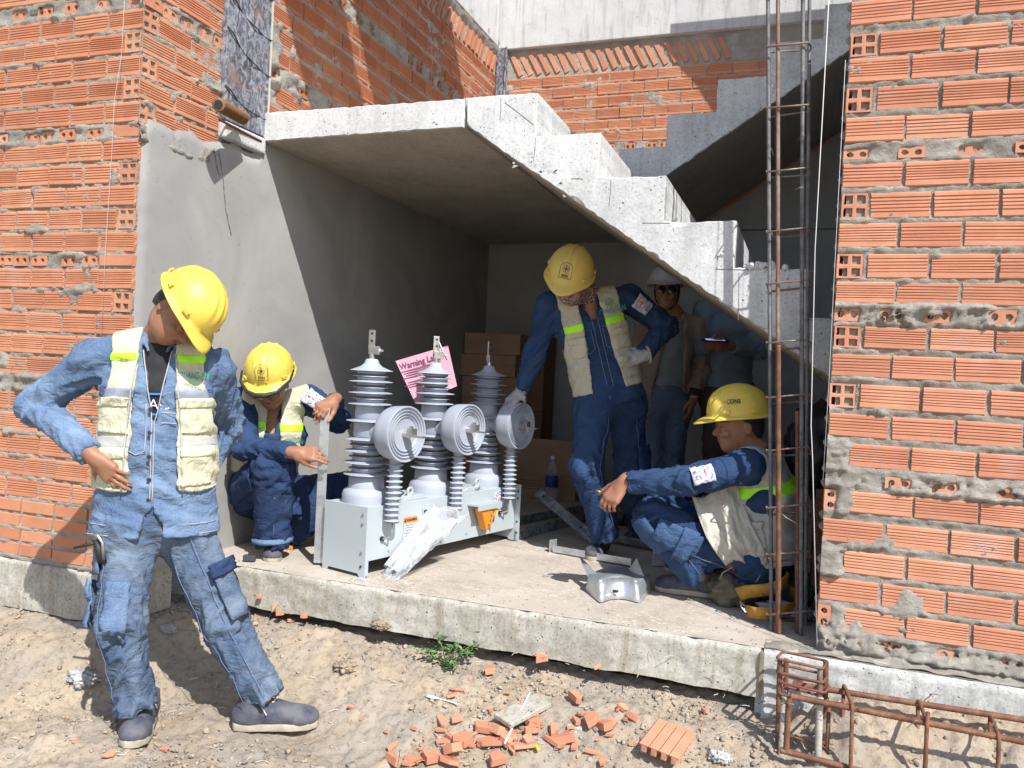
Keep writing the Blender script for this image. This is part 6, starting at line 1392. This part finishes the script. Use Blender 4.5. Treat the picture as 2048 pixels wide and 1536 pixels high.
JS['p4'] = dict(base=at(1450, 1190, Y=3.5), head=at(1476, 852, Y=3.52), helm=at(1474, 823, Y=3.52), hf=im(-.985, .06, .12), hu=im(.06, -1, .0), neck=at(1518, 905, Y=3.54), chest=at(1532, 985, Y=3.56), waist=at(1538, 1060, Y=3.58), pel=at(1520, 1118, Y=3.60),
  sr=at(1512, 925, Y=3.74), sl=at(1492, 935, Y=3.36), er=at(1400, 960, Y=3.72), el=at(1375, 962, Y=3.25), wr=at(1320, 1010, Y=3.68), wl=at(1248, 964, Y=3.24), hr=at(1515, 1125, Y=3.70), hl=at(1505, 1125, Y=3.50),
  kr=at(1325, 1015, Y=3.64), kl=at(1306, 1036, Y=3.38), ar=at(1400, 1145, Y=3.68), al=at(1396, 1150, Y=3.44), ff=im(-1, .1, .1), dr=im(-.5, .8, 0), nr=im(0, 0, 1), dl=im(-.62, .76, .1), nl=im(-.45, -.4, .75))
JS['p5'] = dict(base=at(1320, 980, Y=5.15), head=at(1334, 585, Y=5.12), helm=at(1334, 563, Y=5.14), hf=im(-.22, .0, .97), hu=im(.02, -1, .05), neck=at(1348, 625, Y=5.17), chest=at(1338, 690, Y=5.18), waist=at(1330, 750, Y=5.18), pel=at(1325, 805, Y=5.18),
  sr=at(1292, 655, Y=5.10), sl=at(1392, 655, Y=5.25), er=at(1270, 740, Y=5.12), el=at(1404, 740, Y=5.28), wr=at(1275, 820, Y=5.10), wl=at(1388, 795, Y=5.18), hr=at(1302, 815, Y=5.14), hl=at(1352, 815, Y=5.22),
  kr=at(1305, 930, Y=5.12), kl=at(1340, 935, Y=5.20), ar=at(1310, 1035, Y=5.15), al=at(1350, 1032, Y=5.25), ff=im(-.1, 0, 1), dr=im(0, 1, .1), nr=im(-1, 0, .2), dl=im(-.25, .97, .1), nl=im(.9, 0, .4))
JS['p6'] = dict(base=at(1440, 980, Y=5.35), head=at(1446, 545, Y=5.30), helm=at(1446, 525, Y=5.3), hf=im(-.2, .3, .9), hu=im(.02, -1, .2), neck=at(1455, 590, Y=5.37), chest=at(1460, 660, Y=5.38), waist=at(1458, 720, Y=5.38), pel=at(1450, 780, Y=5.38),
  sr=at(1410, 622, Y=5.30), sl=at(1510, 640, Y=5.45), er=at(1395, 695, Y=5.25), el=at(1520, 700, Y=5.30), wr=at(1420, 692, Y=5.08), wl=at(1462, 692, Y=5.10), hr=at(1430, 790, Y=5.34), hl=at(1480, 790, Y=5.42),
  kr=at(1432, 905, Y=5.30), kl=at(1478, 905, Y=5.40), ar=at(1436, 1010, Y=5.35), al=at(1482, 1010, Y=5.45), ff=im(-.15, 0, 1), dr=im(.3, -.1, .8), nr=im(-.5, .8, 0), dl=im(-.85, .05, .4), nl=im(.3, .3, .85))
def proj(F, p, d, off=.004):
    d = unit(d); p = np.asarray(p, float)
    for k in range(60):
        q = p+d*.005*k; i = np.round((q-F.o)/F.h).astype(int)
        if (i < 0).any() or (i >= F.n).any() or F.f[tuple(i)] > 0: return q+d*off
    return p+d*(.1+off)
def leg_field(J, s, tr=1.):
    T = Field([J[k] for k in ('hl', 'hr', 'kl', 'kr', 'al', 'ar')], .012, .15)
    for q in 'rl': T.cap(J['h'+q], J['k'+q], .098*s*tr, .080*s*tr, .045); T.cap(J['k'+q], J['a'+q], .080*s*tr, .070*s*tr, .03)
    return T
def on_limb(name, F, a, b, t0, t1, d, w0, w1, m, parent, off=.008, nu=9, nv=7, th=.004):
    """a cloth piece lying on a limb a-b from t0 to t1, facing d, +-w wide"""
    a = np.asarray(a, float); b = np.asarray(b, float); u = unit(b-a); d = unit(np.asarray(d, float)-u*(np.asarray(d, float)@u)); l = np.cross(u, d); V = []
    for i in range(nu):
        t = t0+(t1-t0)*i/(nu-1)
        for j in range(nv):
            x = w0+(w1-w0)*j/(nv-1); dd = unit(d+l*x); V.append(proj(F, a+(b-a)*t, dd, off))
    o = mk(name, V, grid_faces(nu, nv), m, parent, True); md = o.modifiers.new('s', 'SOLIDIFY'); md.thickness = th; md.offset = 0; return o
def seam_line(F, pts, d, m, parent, off=.005, r=.0014):
    return MB().tube([proj(F, p, d, off) for p in pts], r, 4).build('seam', m, parent, True)
MAT['seam'] = simple('pale_stitching', (.42, .42, .45), .9)
MAT['seamd'] = simple('blue_stitching', (.16, .22, .36), .9)
# ---- 1: man standing in front, hands on hips
j = JS['p1']; s1 = .95
def op1(hz): return np.where(hz > -.5, np.clip(.050+(hz+.03)*.17, -.02, .060), np.clip((-.585-hz)*.40, -.02, .04))
P1 = person(j, 'man in light blue denim standing in front with a hand on his hip', dict(skin=MAT['skin'], jacket=MAT['denim_l'], trousers=MAT['denim_lt'], vest=MAT['vest'], helmet=MAT['helmet'], shirt=MAT['black']), s=s1, h=.0055, hc=.0075, seed=1, amp=1.25, wide=1.17,
    vest=dict(drop=-.075, fl=.03, w=(.055, .070, .082), bands=((-.085, .0165, 'fluo', 'fluorescent_band'), (-.205, .019, 'silver', 'reflective_band')), pockets=((-.185, -.080, -.345, -.225, 1), (.080, .185, -.345, -.225, 1), (-.19, -.09, -.52, -.40, 1), (.09, .19, -.52, -.39, 1)), meshes=((-.20, -.055, -.395, -.350, 1), (.055, .20, -.39, -.35, 1), (-.3, .3, -.6, -.1, -1))),
    jk=dict(hem=-.085), open_=op1, helm=dict(s=.93), hands=dict(r=dict(side=1, curls=(.22, .18, .22, .3), thumb=.75, spread=.16), l=dict(side=-1, curls=(.4, .4, .4, .4))))
T1 = leg_field(j, s1)
cf = im(0, 0, 1)
hl_ = [j['hr']+(j['kr']-j['hr'])*t for t in np.linspace(-.1, 1, 12)]; sh_ = [j['kr']+(j['ar']-j['kr'])*t for t in np.linspace(.08, .92, 9)]
seam_line(T1, hl_+sh_, im(-.45, 0, 1), MAT['seamd'], P1['trousers'], .0065, .0012)
hl_ = [j['hl']+(j['kl']-j['hl'])*t for t in np.linspace(-.1, 1, 12)]; sh_ = [j['kl']+(j['al']-j['kl'])*t for t in np.linspace(.08, .92, 9)]
seam_line(T1, hl_+sh_, im(.55, 0, 1), MAT['seamd'], P1['trousers'], .0065, .0012); seam_line(T1, hl_[4:]+sh_, im(-.5, .3, 1), MAT['seamd'], P1['trousers'], .006, .0012)
on_limb('cargo_pocket', T1, j['hr'], j['kr'], .62, 1.05, im(-1, 0, .35), -.5, .6, MAT['denim_l'], P1['trousers'], .022, th=.006)
on_limb('pocket_flap', T1, j['hr'], j['kr'], .56, .76, im(-1, 0, .35), -.6, .65, MAT['denim_l'], P1['trousers'], .032, th=.005)
on_limb('cargo_pocket', T1, j['hl'], j['kl'], .50, 1.02, im(1, -.1, .45), -.5, .5, MAT['denim_lt'], P1['trousers'], .020, th=.006)
on_limb('pocket_flap', T1, j['hl'], j['kl'], .44, .58, im(1, -.1, .45), -.55, .6, MAT['denim_n'], P1['trousers'], .032, th=.004)
on_limb('knee_patch', T1, j['hr'], j['kr'], .60, 1.12, im(.25, 0, 1), -.42, .55, MAT['denim_l'], P1['trousers'], .009, th=.003)
on_limb('tool_pocket', T1, j['hr'], j['kr'], .05, .52, im(-.85, 0, .7), -.32, .42, MAT['denim_lt'], P1['trousers'], .012, th=.004)
tp = at(196, 1085, Y=2.08); w_ = MB().tube([at(207, 1120, Y=2.07), at(205, 1085, Y=2.06), at(196, 1072, Y=2.06), at(190, 1068, Y=2.06)], [.005, .005, .006, .009], 8); w_.build('spanner', MAT['chrome'], P1['root'], True)
MB().tube([at(205, 1125, Y=2.075), at(192, 1078, Y=2.07)], .014, 8).build('tool_handle', MAT['ink'], P1['root'], True); MB().tube([at(188, 1086, Y=2.06), at(148, 1096, Y=2.05)], [.006, .004], 8).build('screwdriver', MAT['ink'], P1['root'], True)
Kf1 = Field([j['pel'], j['neck'], j['sl'], j['sr']], .011, .19)
def tors(F, j, s, b=1.):
    sd = unit(j['sl']-j['sr']); up = unit(j['neck']-j['waist']); F.etube(j['pel'], j['waist'], sd, (.165*s, .118*s*b), (.160*s, .115*s*b), .03); F.etube(j['waist'], j['chest'], sd, (.160*s, .115*s*b), (.180*s, .122*s), .04); F.etube(j['chest'], j['neck']-up*.055, sd, (.180*s, .122*s), (.135*s, .085*s), .04); return F
tors(Kf1, j, s1); N1, S1, U1, F1_ = j['neck'], P1['side'], P1['up'], P1['fw']
q1 = lambda l, hz, off=.006: proj(Kf1, N1+S1*l+U1*hz, F1_, off)
for q in (-1, 1): MB().tube([q1(q*max(.004, .050+(hz+.03)*.17)+(-.004 if hz < -.3 else 0), hz) for hz in np.linspace(-.06, -.58, 16)], .0022, 5).build('placket_seam', MAT['seam'], P1['jacket'], True)
for hz in (-.26, -.34, -.42, -.50, -.57): MB().lathe(q1(-.012, hz, .010), [(.0075, 0), (.006, .003), (.001, .003)], 14, F1_).build('button', MAT['ink'], P1['jacket'])
for dz in (.010, .045):
    hp = [proj(P1['Kf'], j['pel']+U1*(-.085+dz), F1_*math.cos(a)+S1*math.sin(a), .004) for a in np.linspace(-1.35, 1.35, 30) if abs(math.sin(a)) > .16]
    MB().tube(hp[:len(hp)//2], .0014, 4).tube(hp[len(hp)//2:], .0014, 4).build('hem_seam', MAT['seam'], P1['jacket'], True)
for hz in (-.27, -.305): MB().tube([q1(l, hz-.03*abs(l), .008) for l in np.linspace(.02, .07, 5)], .0016, 4).build('pocket_seam', MAT['seam'], P1['jacket'], True)
for l0 in (-.082,): MB().tube([q1(l0, h_, .010) for h_ in np.linspace(-.24, -.40, 8)]+[q1(-.055, -.415, .010), q1(-.026, -.40, .010)]+[q1(-.026, h_, .010) for h_ in np.linspace(-.38, -.24, 6)], .0018, 4).build('pocket_seam', MAT['seam'], P1['jacket'], True)
MB().tube([P1['surf'](-.060-.024*min(1, t*2)-.013*max(0, t*2-1), -.07-.47*t, 1, .008) for t in np.linspace(0, 1, 16)], .003, 5).tube([P1['surf'](.060+.024*min(1, t*2)+.013*max(0, t*2-1), -.07-.47*t, 1, .008) for t in np.linspace(0, 1, 16)], .003, 5).build('zip', MAT['mesh'], P1['vest'], True)
text('lettering', 'QUANG AN', .032, P1['surf'](.120, -.142, 1, .020), S1, U1, MAT['green'], P1['vest'], xs=.55, bold=.0006); text('lettering', 'Hotline: 0978 7', .015, P1['surf'](.120, -.168, 1, .018), S1, U1, MAT['green'], P1['vest'], xs=.6)
text('lettering', 'AC', .050, q1(.012, -.245, -.008), S1, U1, MAT['white'], P1['root'], bold=-.0005); MB().box(q1(.010, -.208, -.008), (.065, .006, .002), [S1, U1, F1_]).box(q1(.010, -.277, -.008), (.05, .006, .002), [S1, U1, F1_]).build('shirt_stripe', simple('bright_blue', (.03, .22, .6), .6), P1['root'])
sa = ong(286, 1445); sa = at(286, 1425, Y=2.19); gA = ong(262, 1502); gB = ong(300, 1430)
shoe(P1['root'], gB+z_*.008, gA+z_*.008, MAT['shoe'], 1.08)
gA = ong(636, 1450); gB = ong(500, 1452); gA[1] = gB[1] = 2.44; zz_ = at(560, 1455, Y=2.44)[2]; gB = ong(500, 1456)+z_*.003; gA = ong(636, 1452)+z_*.003
shoe(P1['root'], gB, gA, MAT['shoe'], 1.06)
# ---- 2: crouching man with the steel angle
j = JS['p2']
P2 = person(j, 'man in dark denim crouching and steadying the upright steel angle with both hands', dict(skin=MAT['skin'], jacket=MAT['denim_d'], trousers=MAT['denim_n'], vest=MAT['vest'], helmet=MAT['helmet']), s=.97, h=.0065, hc=.010, seed=2, amp=1.2, tr=1.17,
    vest=dict(drop=-.06, w=(.03, .042, .05), c0=.01, bands=((-.095, .019, 'fluo', 'fluorescent_band'), (-.225, .020, 'silver', 'reflective_band')), pockets=((-.155, -.065, -.36, -.25, 1), (.06, .15, -.36, -.25, 1)), meshes=((-.3, .3, -.5, -.1, -1),)),
    jk=dict(hem=-.02), helm=dict(s=.95, mark='EVN'), hands=dict(r=dict(side=1, curls=(.25, .35, .6, .8), thumb=.3), l=dict(side=-1, curls=(.9, .8, .8, .8), thumb=.35)))
Q = P2['Q']
MB().tube([Q(.128, .02, .005), Q(.120, .09, -.012), Q(.07, .165, -.030), Q(.02, .195, -.030), Q(-.03, .193, -.030), Q(-.08, .155, -.028), Q(-.122, .09, -.012), Q(-.128, .02, .005)], [.005, .006, .009, .013, .013, .008, .006, .005], 8).build('goggle_strap', MAT['ink'], P2['helmet'], True)
text('lettering', 'QUANG AN', .028, P2['surf'](.112, -.150, 1, .014), P2['side'], P2['up'], MAT['green'], P2['vest'], xs=.62, bold=.0006); text('lettering', 'Hotline: 0978', .013, P2['surf'](.112, -.176, 1, .012), P2['side'], P2['up'], MAT['green'], P2['vest'], xs=.7)
badge(P2, j['sl'], j['el'], .30, im(-.1, -.5, 1))
g = at(545, 1126, Z=0); shoe(P2['root'], at(543, 1098, Z=0)+z_*.0, g, MAT['shoe_g'], .92, False); shoe(P2['root'], at(560, 1078, Z=0), at(600, 1090, Z=0), MAT['shoe_g'], .92, False)
T2 = leg_field(j, .97)
seam_line(T2, [j['kr']+(j['ar']-j['kr'])*t for t in np.linspace(.0, .9, 9)], im(.35, 0, 1), MAT['seamd'], P2['trousers'], .007, .0011)
on_limb('cargo_pocket', T2, j['hr'], j['kr'], .35, .9, im(-.6, .2, 1), -.4, .5, MAT['denim_n'], P2['trousers'], .018, th=.005)
MB().tube([j['ar']+unit(j['ar']-j['kr'])*-.015+(_R*math.cos(t)+_f*math.sin(t))*.083 for t in np.linspace(0, 2*PI, 17)], .013, 8, False).build('turned_up_hem', MAT['denim_l'], P2['trousers'], True)
# ---- 3: man leaning on the far bushing
j = JS['p3']
P3 = person(j, 'man in dark denim and beige vest resting a gloved hand on the farthest round bushing', dict(skin=MAT['skin'], jacket=MAT['denim_d'], trousers=MAT['denim_d'], vest=MAT['vest2'], helmet=MAT['helmet2']), s=.97, h=.0075, hc=.010, seed=3, amp=1.2,
    vest=dict(drop=-.045, w=(.052, .062, .085), c0=-.005, bands=((-.150, .020, 'fluo', 'fluorescent_band'),), pockets=((-.15, -.07, -.30, -.20, 1), (.07, .16, -.30, -.20, 1), (.07, .17, -.45, -.34, 1)), meshes=((-.3, .3, -.34, -.31, 1),)),
    jk=dict(hem=-.03), helm=dict(s=.97, mark='EVN'), gloves=True, hands=dict(r=dict(side=-1, curls=(.55, .55, .5, .5), thumb=.8, spread=.15), l=dict(side=1, curls=(.25, .2, .2, .3), thumb=.8, spread=.2)))
msk = NB('patterned_mask'); msk.set('Base Color', msk.ramp(msk.noise(40, 2, .5, None, 2.), [(.45, (.12, .035, .03)), (.52, (.45, .40, .38)), (.6, (.10, .03, .03))])).set('Roughness', .9)
G = Field([j['head']], .007, .17); A3 = P3['A']; HP = P3['HP']; G.ell(HP(0, .025, -.045), A3, np.array([.066, .078, .066]), .02); G.cap(HP(0, 0, -.06), j['neck'], .064, .075, .03); gg = G.grid()-j['head']; G.f = np.maximum(G.f, (gg@A3[2])+.018); field_obj('face_mask', G, msk.m, P3['root'])
MB().tube([j['wl']-unit(j['dl'])*.03+.040*(math.cos(t)*unit(np.cross(j['dl'], (0, 0, 1)))+math.sin(t)*unit(np.cross(j['dl'], np.cross(j['dl'], (0, 0, 1))))) for t in np.linspace(0, 2*PI, 33)], [(.008 if k % 2 else .004) for k in range(33)], 6, False).build('bead_bracelet', MAT['sole'], P3['root'], True)
text('lettering', 'QUANG AN', .040, P3['surf'](.100, -.105, 1, .014), P3['side'], P3['up'], MAT['green'], P3['vest'], xs=.62, bold=.0002)
c_ = P3['surf'](.095, -.060, 1, .014); MB().tube([c_+.018*(math.cos(t)*P3['side']+math.sin(t)*P3['up']) for t in np.linspace(0, 2*PI, 19)], .0016, 4, False).tube([c_+.008*np.array(0)+.009*(a*P3['side']+b*P3['up']) for a, b in ((-1, -.7), (1, -.7), (1, .7), (-1, .7), (-1, -.7))], .0014, 4, False).build('round_logo', MAT['green'], P3['vest'], True)
badge(P3, j['sl'], j['el'], .22, im(-.05, -.1, 1), flip=1)
K3 = tors(Field([j['pel'], j['neck'], j['sl'], j['sr']], .012, .19), j, .97); q3 = lambda l, hz, off=.006: proj(K3, j['neck']+P3['side']*l+P3['up']*hz, P3['fw'], off)
for q in (-.014, .016): MB().tube([q3(q, hz) for hz in np.linspace(-.10, -.56, 14)], .0016, 4).build('placket_seam', MAT['seamd'], P3['jacket'], True)
for hz in np.linspace(-.14, -.53, 6): MB().lathe(q3(0, hz, .008), [(.007, 0), (.005, .003), (.001, .003)], 12, P3['fw']).build('button', MAT['ink'], P3['jacket'])
for l_ in (-.06, .06): MB().tube([q3(l_+d, h_, .007) for d, h_ in ((-.03, -.17), (-.03, -.27), (0, -.29), (.03, -.27), (.03, -.17), (-.03, -.17))], .0016, 4).build('pocket_seam', MAT['seamd'], P3['jacket'], True)
T3 = leg_field(j, .97)
for q, dd in (('r', im(.9, 0, 1)), ('l', im(.4, 0, 1))): seam_line(T3, [j['h'+q]+(j['k'+q]-j['h'+q])*t for t in np.linspace(.05, 1, 9)]+[j['k'+q]+(j['a'+q]-j['k'+q])*t for t in np.linspace(.1, .9, 7)], dd, MAT['seamd'], P3['trousers'], .007, .0011)
on_limb('cargo_pocket', T3, j['hl'], j['kl'], .55, 1.05, im(.8, 0, .8), -.5, .5, MAT['denim_d'], P3['trousers'], .020, th=.006)
g = at(1190, 1116, Z=0); shoe(P3['root'], at(1228, 1085, Z=0), at(1182, 1122, Z=0), MAT['shoe_g'], .98); shoe(P3['root'], at(1305, 1068, Z=0), at(1256, 1088, Z=0), MAT['shoe_g'], .95)
# ---- 4: squatting man on the right
j = JS['p4']
P4 = person(j, 'man in dark denim and grey vest squatting on his tool bag, seen from the side', dict(skin=MAT['skin'], jacket=MAT['denim_d'], trousers=MAT['denim_d'], vest=MAT['mesh'], helmet=MAT['helmet']), s=.97, h=.0065, hc=.010, seed=4, amp=1.2, belly=1.15,
    vest=dict(drop=-.02, low=-.03, fl=.06, w=(.05, .08, .10), bands=((-.135, .026, 'fluo', 'fluorescent_band'),), pockets=((.10, .22, -.42, -.25, 1),)),
    jk=dict(hem=0), helm=dict(s=.94), hands=dict(l=dict(side=1, curls=(.45, .55, .6, .5), thumb=.5, spread=.1), r=dict(side=-1, curls=(.5, .5, .5, .5))))
Q = P4['Q']; hA = P4['A']
text('lettering', 'CONS', .026, Q(.117, .062, .052), -hA[1]*1.0+hA[0]*.25, hA[2]-hA[0]*.25, MAT['ink'], P4['helmet'], bold=.0009, xs=.8)
MB().tube([Q(.104, .100, .048), Q(.106, .092, .058), Q(.104, .085, .066)], .0022, 5).build('red_swoosh', MAT['red'], P4['helmet'], True)
S4, U4, F4 = P4['side'], P4['up'], P4['fw']
for l_, hz, tx, sz in ((.055, -.040, 'QUANG AN', .052), (.055, -.085, 'Hotline: 09', .040)): text('lettering', tx, sz, P4['surf'](l_, hz, -1, .010), -S4, U4, MAT['green'], P4['vest'], xs=.7, bold=.0009)
badge(P4, j['sl'], j['el'], .82, im(0, -.35, 1), flip=1)
# vest front hanging down over the thigh, and its cream border
V = []; n1, n2 = 40, 34
for i in range(n1):
    for k in range(n2):
        t, q = i/(n1-1), k/(n2-1); px = 1384+(1478-1384)*q+52*t+16*t*t; py = 992+138*t**.9-24*q*(1-t)+8*math.sin(q*7+t*3); V.append(at(px, py, Y=3.40-.05*math.sin(t*3)+.05*q-.02+.016*fbm(np.array([[t*3.1, q*4.2, 1.]]), 3)[0]))
o = mk('vest_front', V, grid_faces(n1, n2), m_cloth('grey_beige_vest_cloth', (.52, .50, .43), (.42, .40, .34)), P4['root'], True); md = o.modifiers.new('s', 'SOLIDIFY'); md.thickness = .004
MB().tube([at(1198, 982, Y=3.215)+.0115*(math.cos(t)*_f+math.sin(t)*unit(im(.2, .1, 0)+_R*.3)) for t in np.linspace(0, 2*PI, 15)], .0025, 6, False).build('gold_ring', MAT['gold'], P4['root'], True)
T4 = leg_field(j, .97)
on_limb('knee_patch', T4, j['kl'], j['al'], -.18, .40, im(-1, 0, .8), -.5, .5, MAT['denim_m'], P4['trousers'], .012, th=.004)
on_limb('cargo_pocket', T4, j['hl'], j['kl'], .55, .98, im(0, .3, 1), -.55, .5, MAT['denim_m'], P4['trousers'], .020, th=.006); on_limb('pocket_strap', T4, j['hl'], j['kl'], .60, .75, im(0, .3, 1), -.75, .6, MAT['denim_m'], P4['trousers'], .030, th=.004)
for dd in (im(0, .9, 1), im(.3, -.1, 1)): seam_line(T4, [j['hl']+(j['kl']-j['hl'])*t for t in np.linspace(.05, 1, 9)], dd, MAT['seamd'], P4['trousers'], .008, .0011)
seam_line(T4, [j['kl']+(j['al']-j['kl'])*t for t in np.linspace(.1, .9, 7)], im(.1, 0, 1), MAT['seamd'], P4['trousers'], .008, .0011)
shoe(P4['root'], at(1400, 1192, Z=0)+z_*.004, at(1310, 1180, Z=0)+z_*.004, MAT['shoe'], .97, False); shoe(P4['root'], at(1400, 1150, Z=0), at(1330, 1140, Z=0), MAT['shoe'], .95, False)
# ---- 5: man with sunglasses
j = JS['p5']
def op5(hz): return np.clip(.050-(hz+.05)*.10, .0, .12)
P5 = person(j, 'man in sunglasses and white helmet with an open taupe jacket, standing in the shade', dict(skin=MAT['skin'], jacket=MAT['taupe'], trousers=MAT['denim_g'], helmet=MAT['helmetw'], shirt=MAT['grey_shirt']), s=.97, h=.008, hc=.012, seed=5, amp=1.,
    jk=dict(hem=-.06), open_=op5, helm=dict(s=.95), hands=dict(l=dict(side=1, curls=(.3, .3, .35, .4), thumb=.35), r=dict(side=-1)), belly=1.1)
HP = P5['HP']; g = MB()
for q in (-1, 1): g.lathe(HP(q*.032, .094, .004), [(.024, -.002), (.026, 0), (.024, .004), (.001, .006)], 16, P5['A'][1]).tube([HP(q*.056, .085, .008), HP(q*.078, .0, .004)], .002, 5)
g.tube([HP(-.012, .100, .008), HP(.012, .100, .008)], .002, 5).build('sunglasses', MAT['glass'], P5['root'], auto=.9)
MB().tube([HP(.080, .02, .02), HP(.072, .02, -.05), HP(.03, .05, -.112), HP(-.03, .05, -.112), HP(-.072, .02, -.05), HP(-.08, .02, .02)], .005, 6).build('chin_strap', MAT['black'], P5['root'], True)
MB().tube([j['wl']-unit(j['dl'])*.004+.030*(math.cos(t)*_R+math.sin(t)*_f) for t in np.linspace(0, 2*PI, 25)], [.006 if k % 2 else .0045 for k in range(25)], 6, False).build('watch', MAT['chrome'], P5['root'], True)
MB().tube([j['wl']-unit(j['dl'])*.055, j['wl']-unit(j['dl'])*.014], .042, 12).build('black_cuff', MAT['black'], P5['root'], True)
shoe(P5['root'], at(1315, 1050, Z=0), at(1300, 1070, Z=0), MAT['black'], .95, False); shoe(P5['root'], at(1355, 1048, Z=0), at(1345, 1066, Z=0), MAT['black'], .95, False)
# ---- 6: man with a phone
j = JS['p6']
P6 = person(j, 'man in slate work clothes holding a phone, his head hidden behind the stair flight', dict(skin=MAT['skin_d'], jacket=MAT['slate'], trousers=MAT['brown_t'], helmet=MAT['helmetw'], shirt=MAT['grey_shirt']), s=.97, h=.009, hc=.012, seed=6, amp=1.,
    jk=dict(hem=0), helm=None, hands=dict(l=dict(side=1, curls=(.7, .8, .8, .8), thumb=.3), r=dict(side=-1, curls=(.6, .6, .6, .6), thumb=.3)))
ph = MB().box(at(1430, 681, Y=5.0), (.15, .075, .009), [unit(im(1, .05, .2)), unit(im(0, -.25, -1)), unit(im(0, -1, .25))]).build('mobile_phone', MAT['ink'], None, bevel=.004); tag(ph, 'dark mobile phone held by the man in slate clothes', 'phone')
scr = NB('lit_screen'); scr.set('Base Color', (.05, .08, .2, 1)); scr.set('Emission Color', (.35, .45, .9, 1)).set('Emission Strength', .6)
MB().box(at(1430, 681, Y=5.0)+unit(im(0, -1, .25))*.006, (.11, .05, .001), [unit(im(1, .05, .2)), unit(im(0, -.25, -1)), unit(im(0, -1, .25))]).build('screen', scr.m, ph)
shoe(P6['root'], at(1437, 1040, Z=0), at(1428, 1055, Z=0), MAT['black'], .95, False); shoe(P6['root'], at(1483, 1032, Z=0), at(1478, 1048, Z=0), MAT['black'], .95, False)
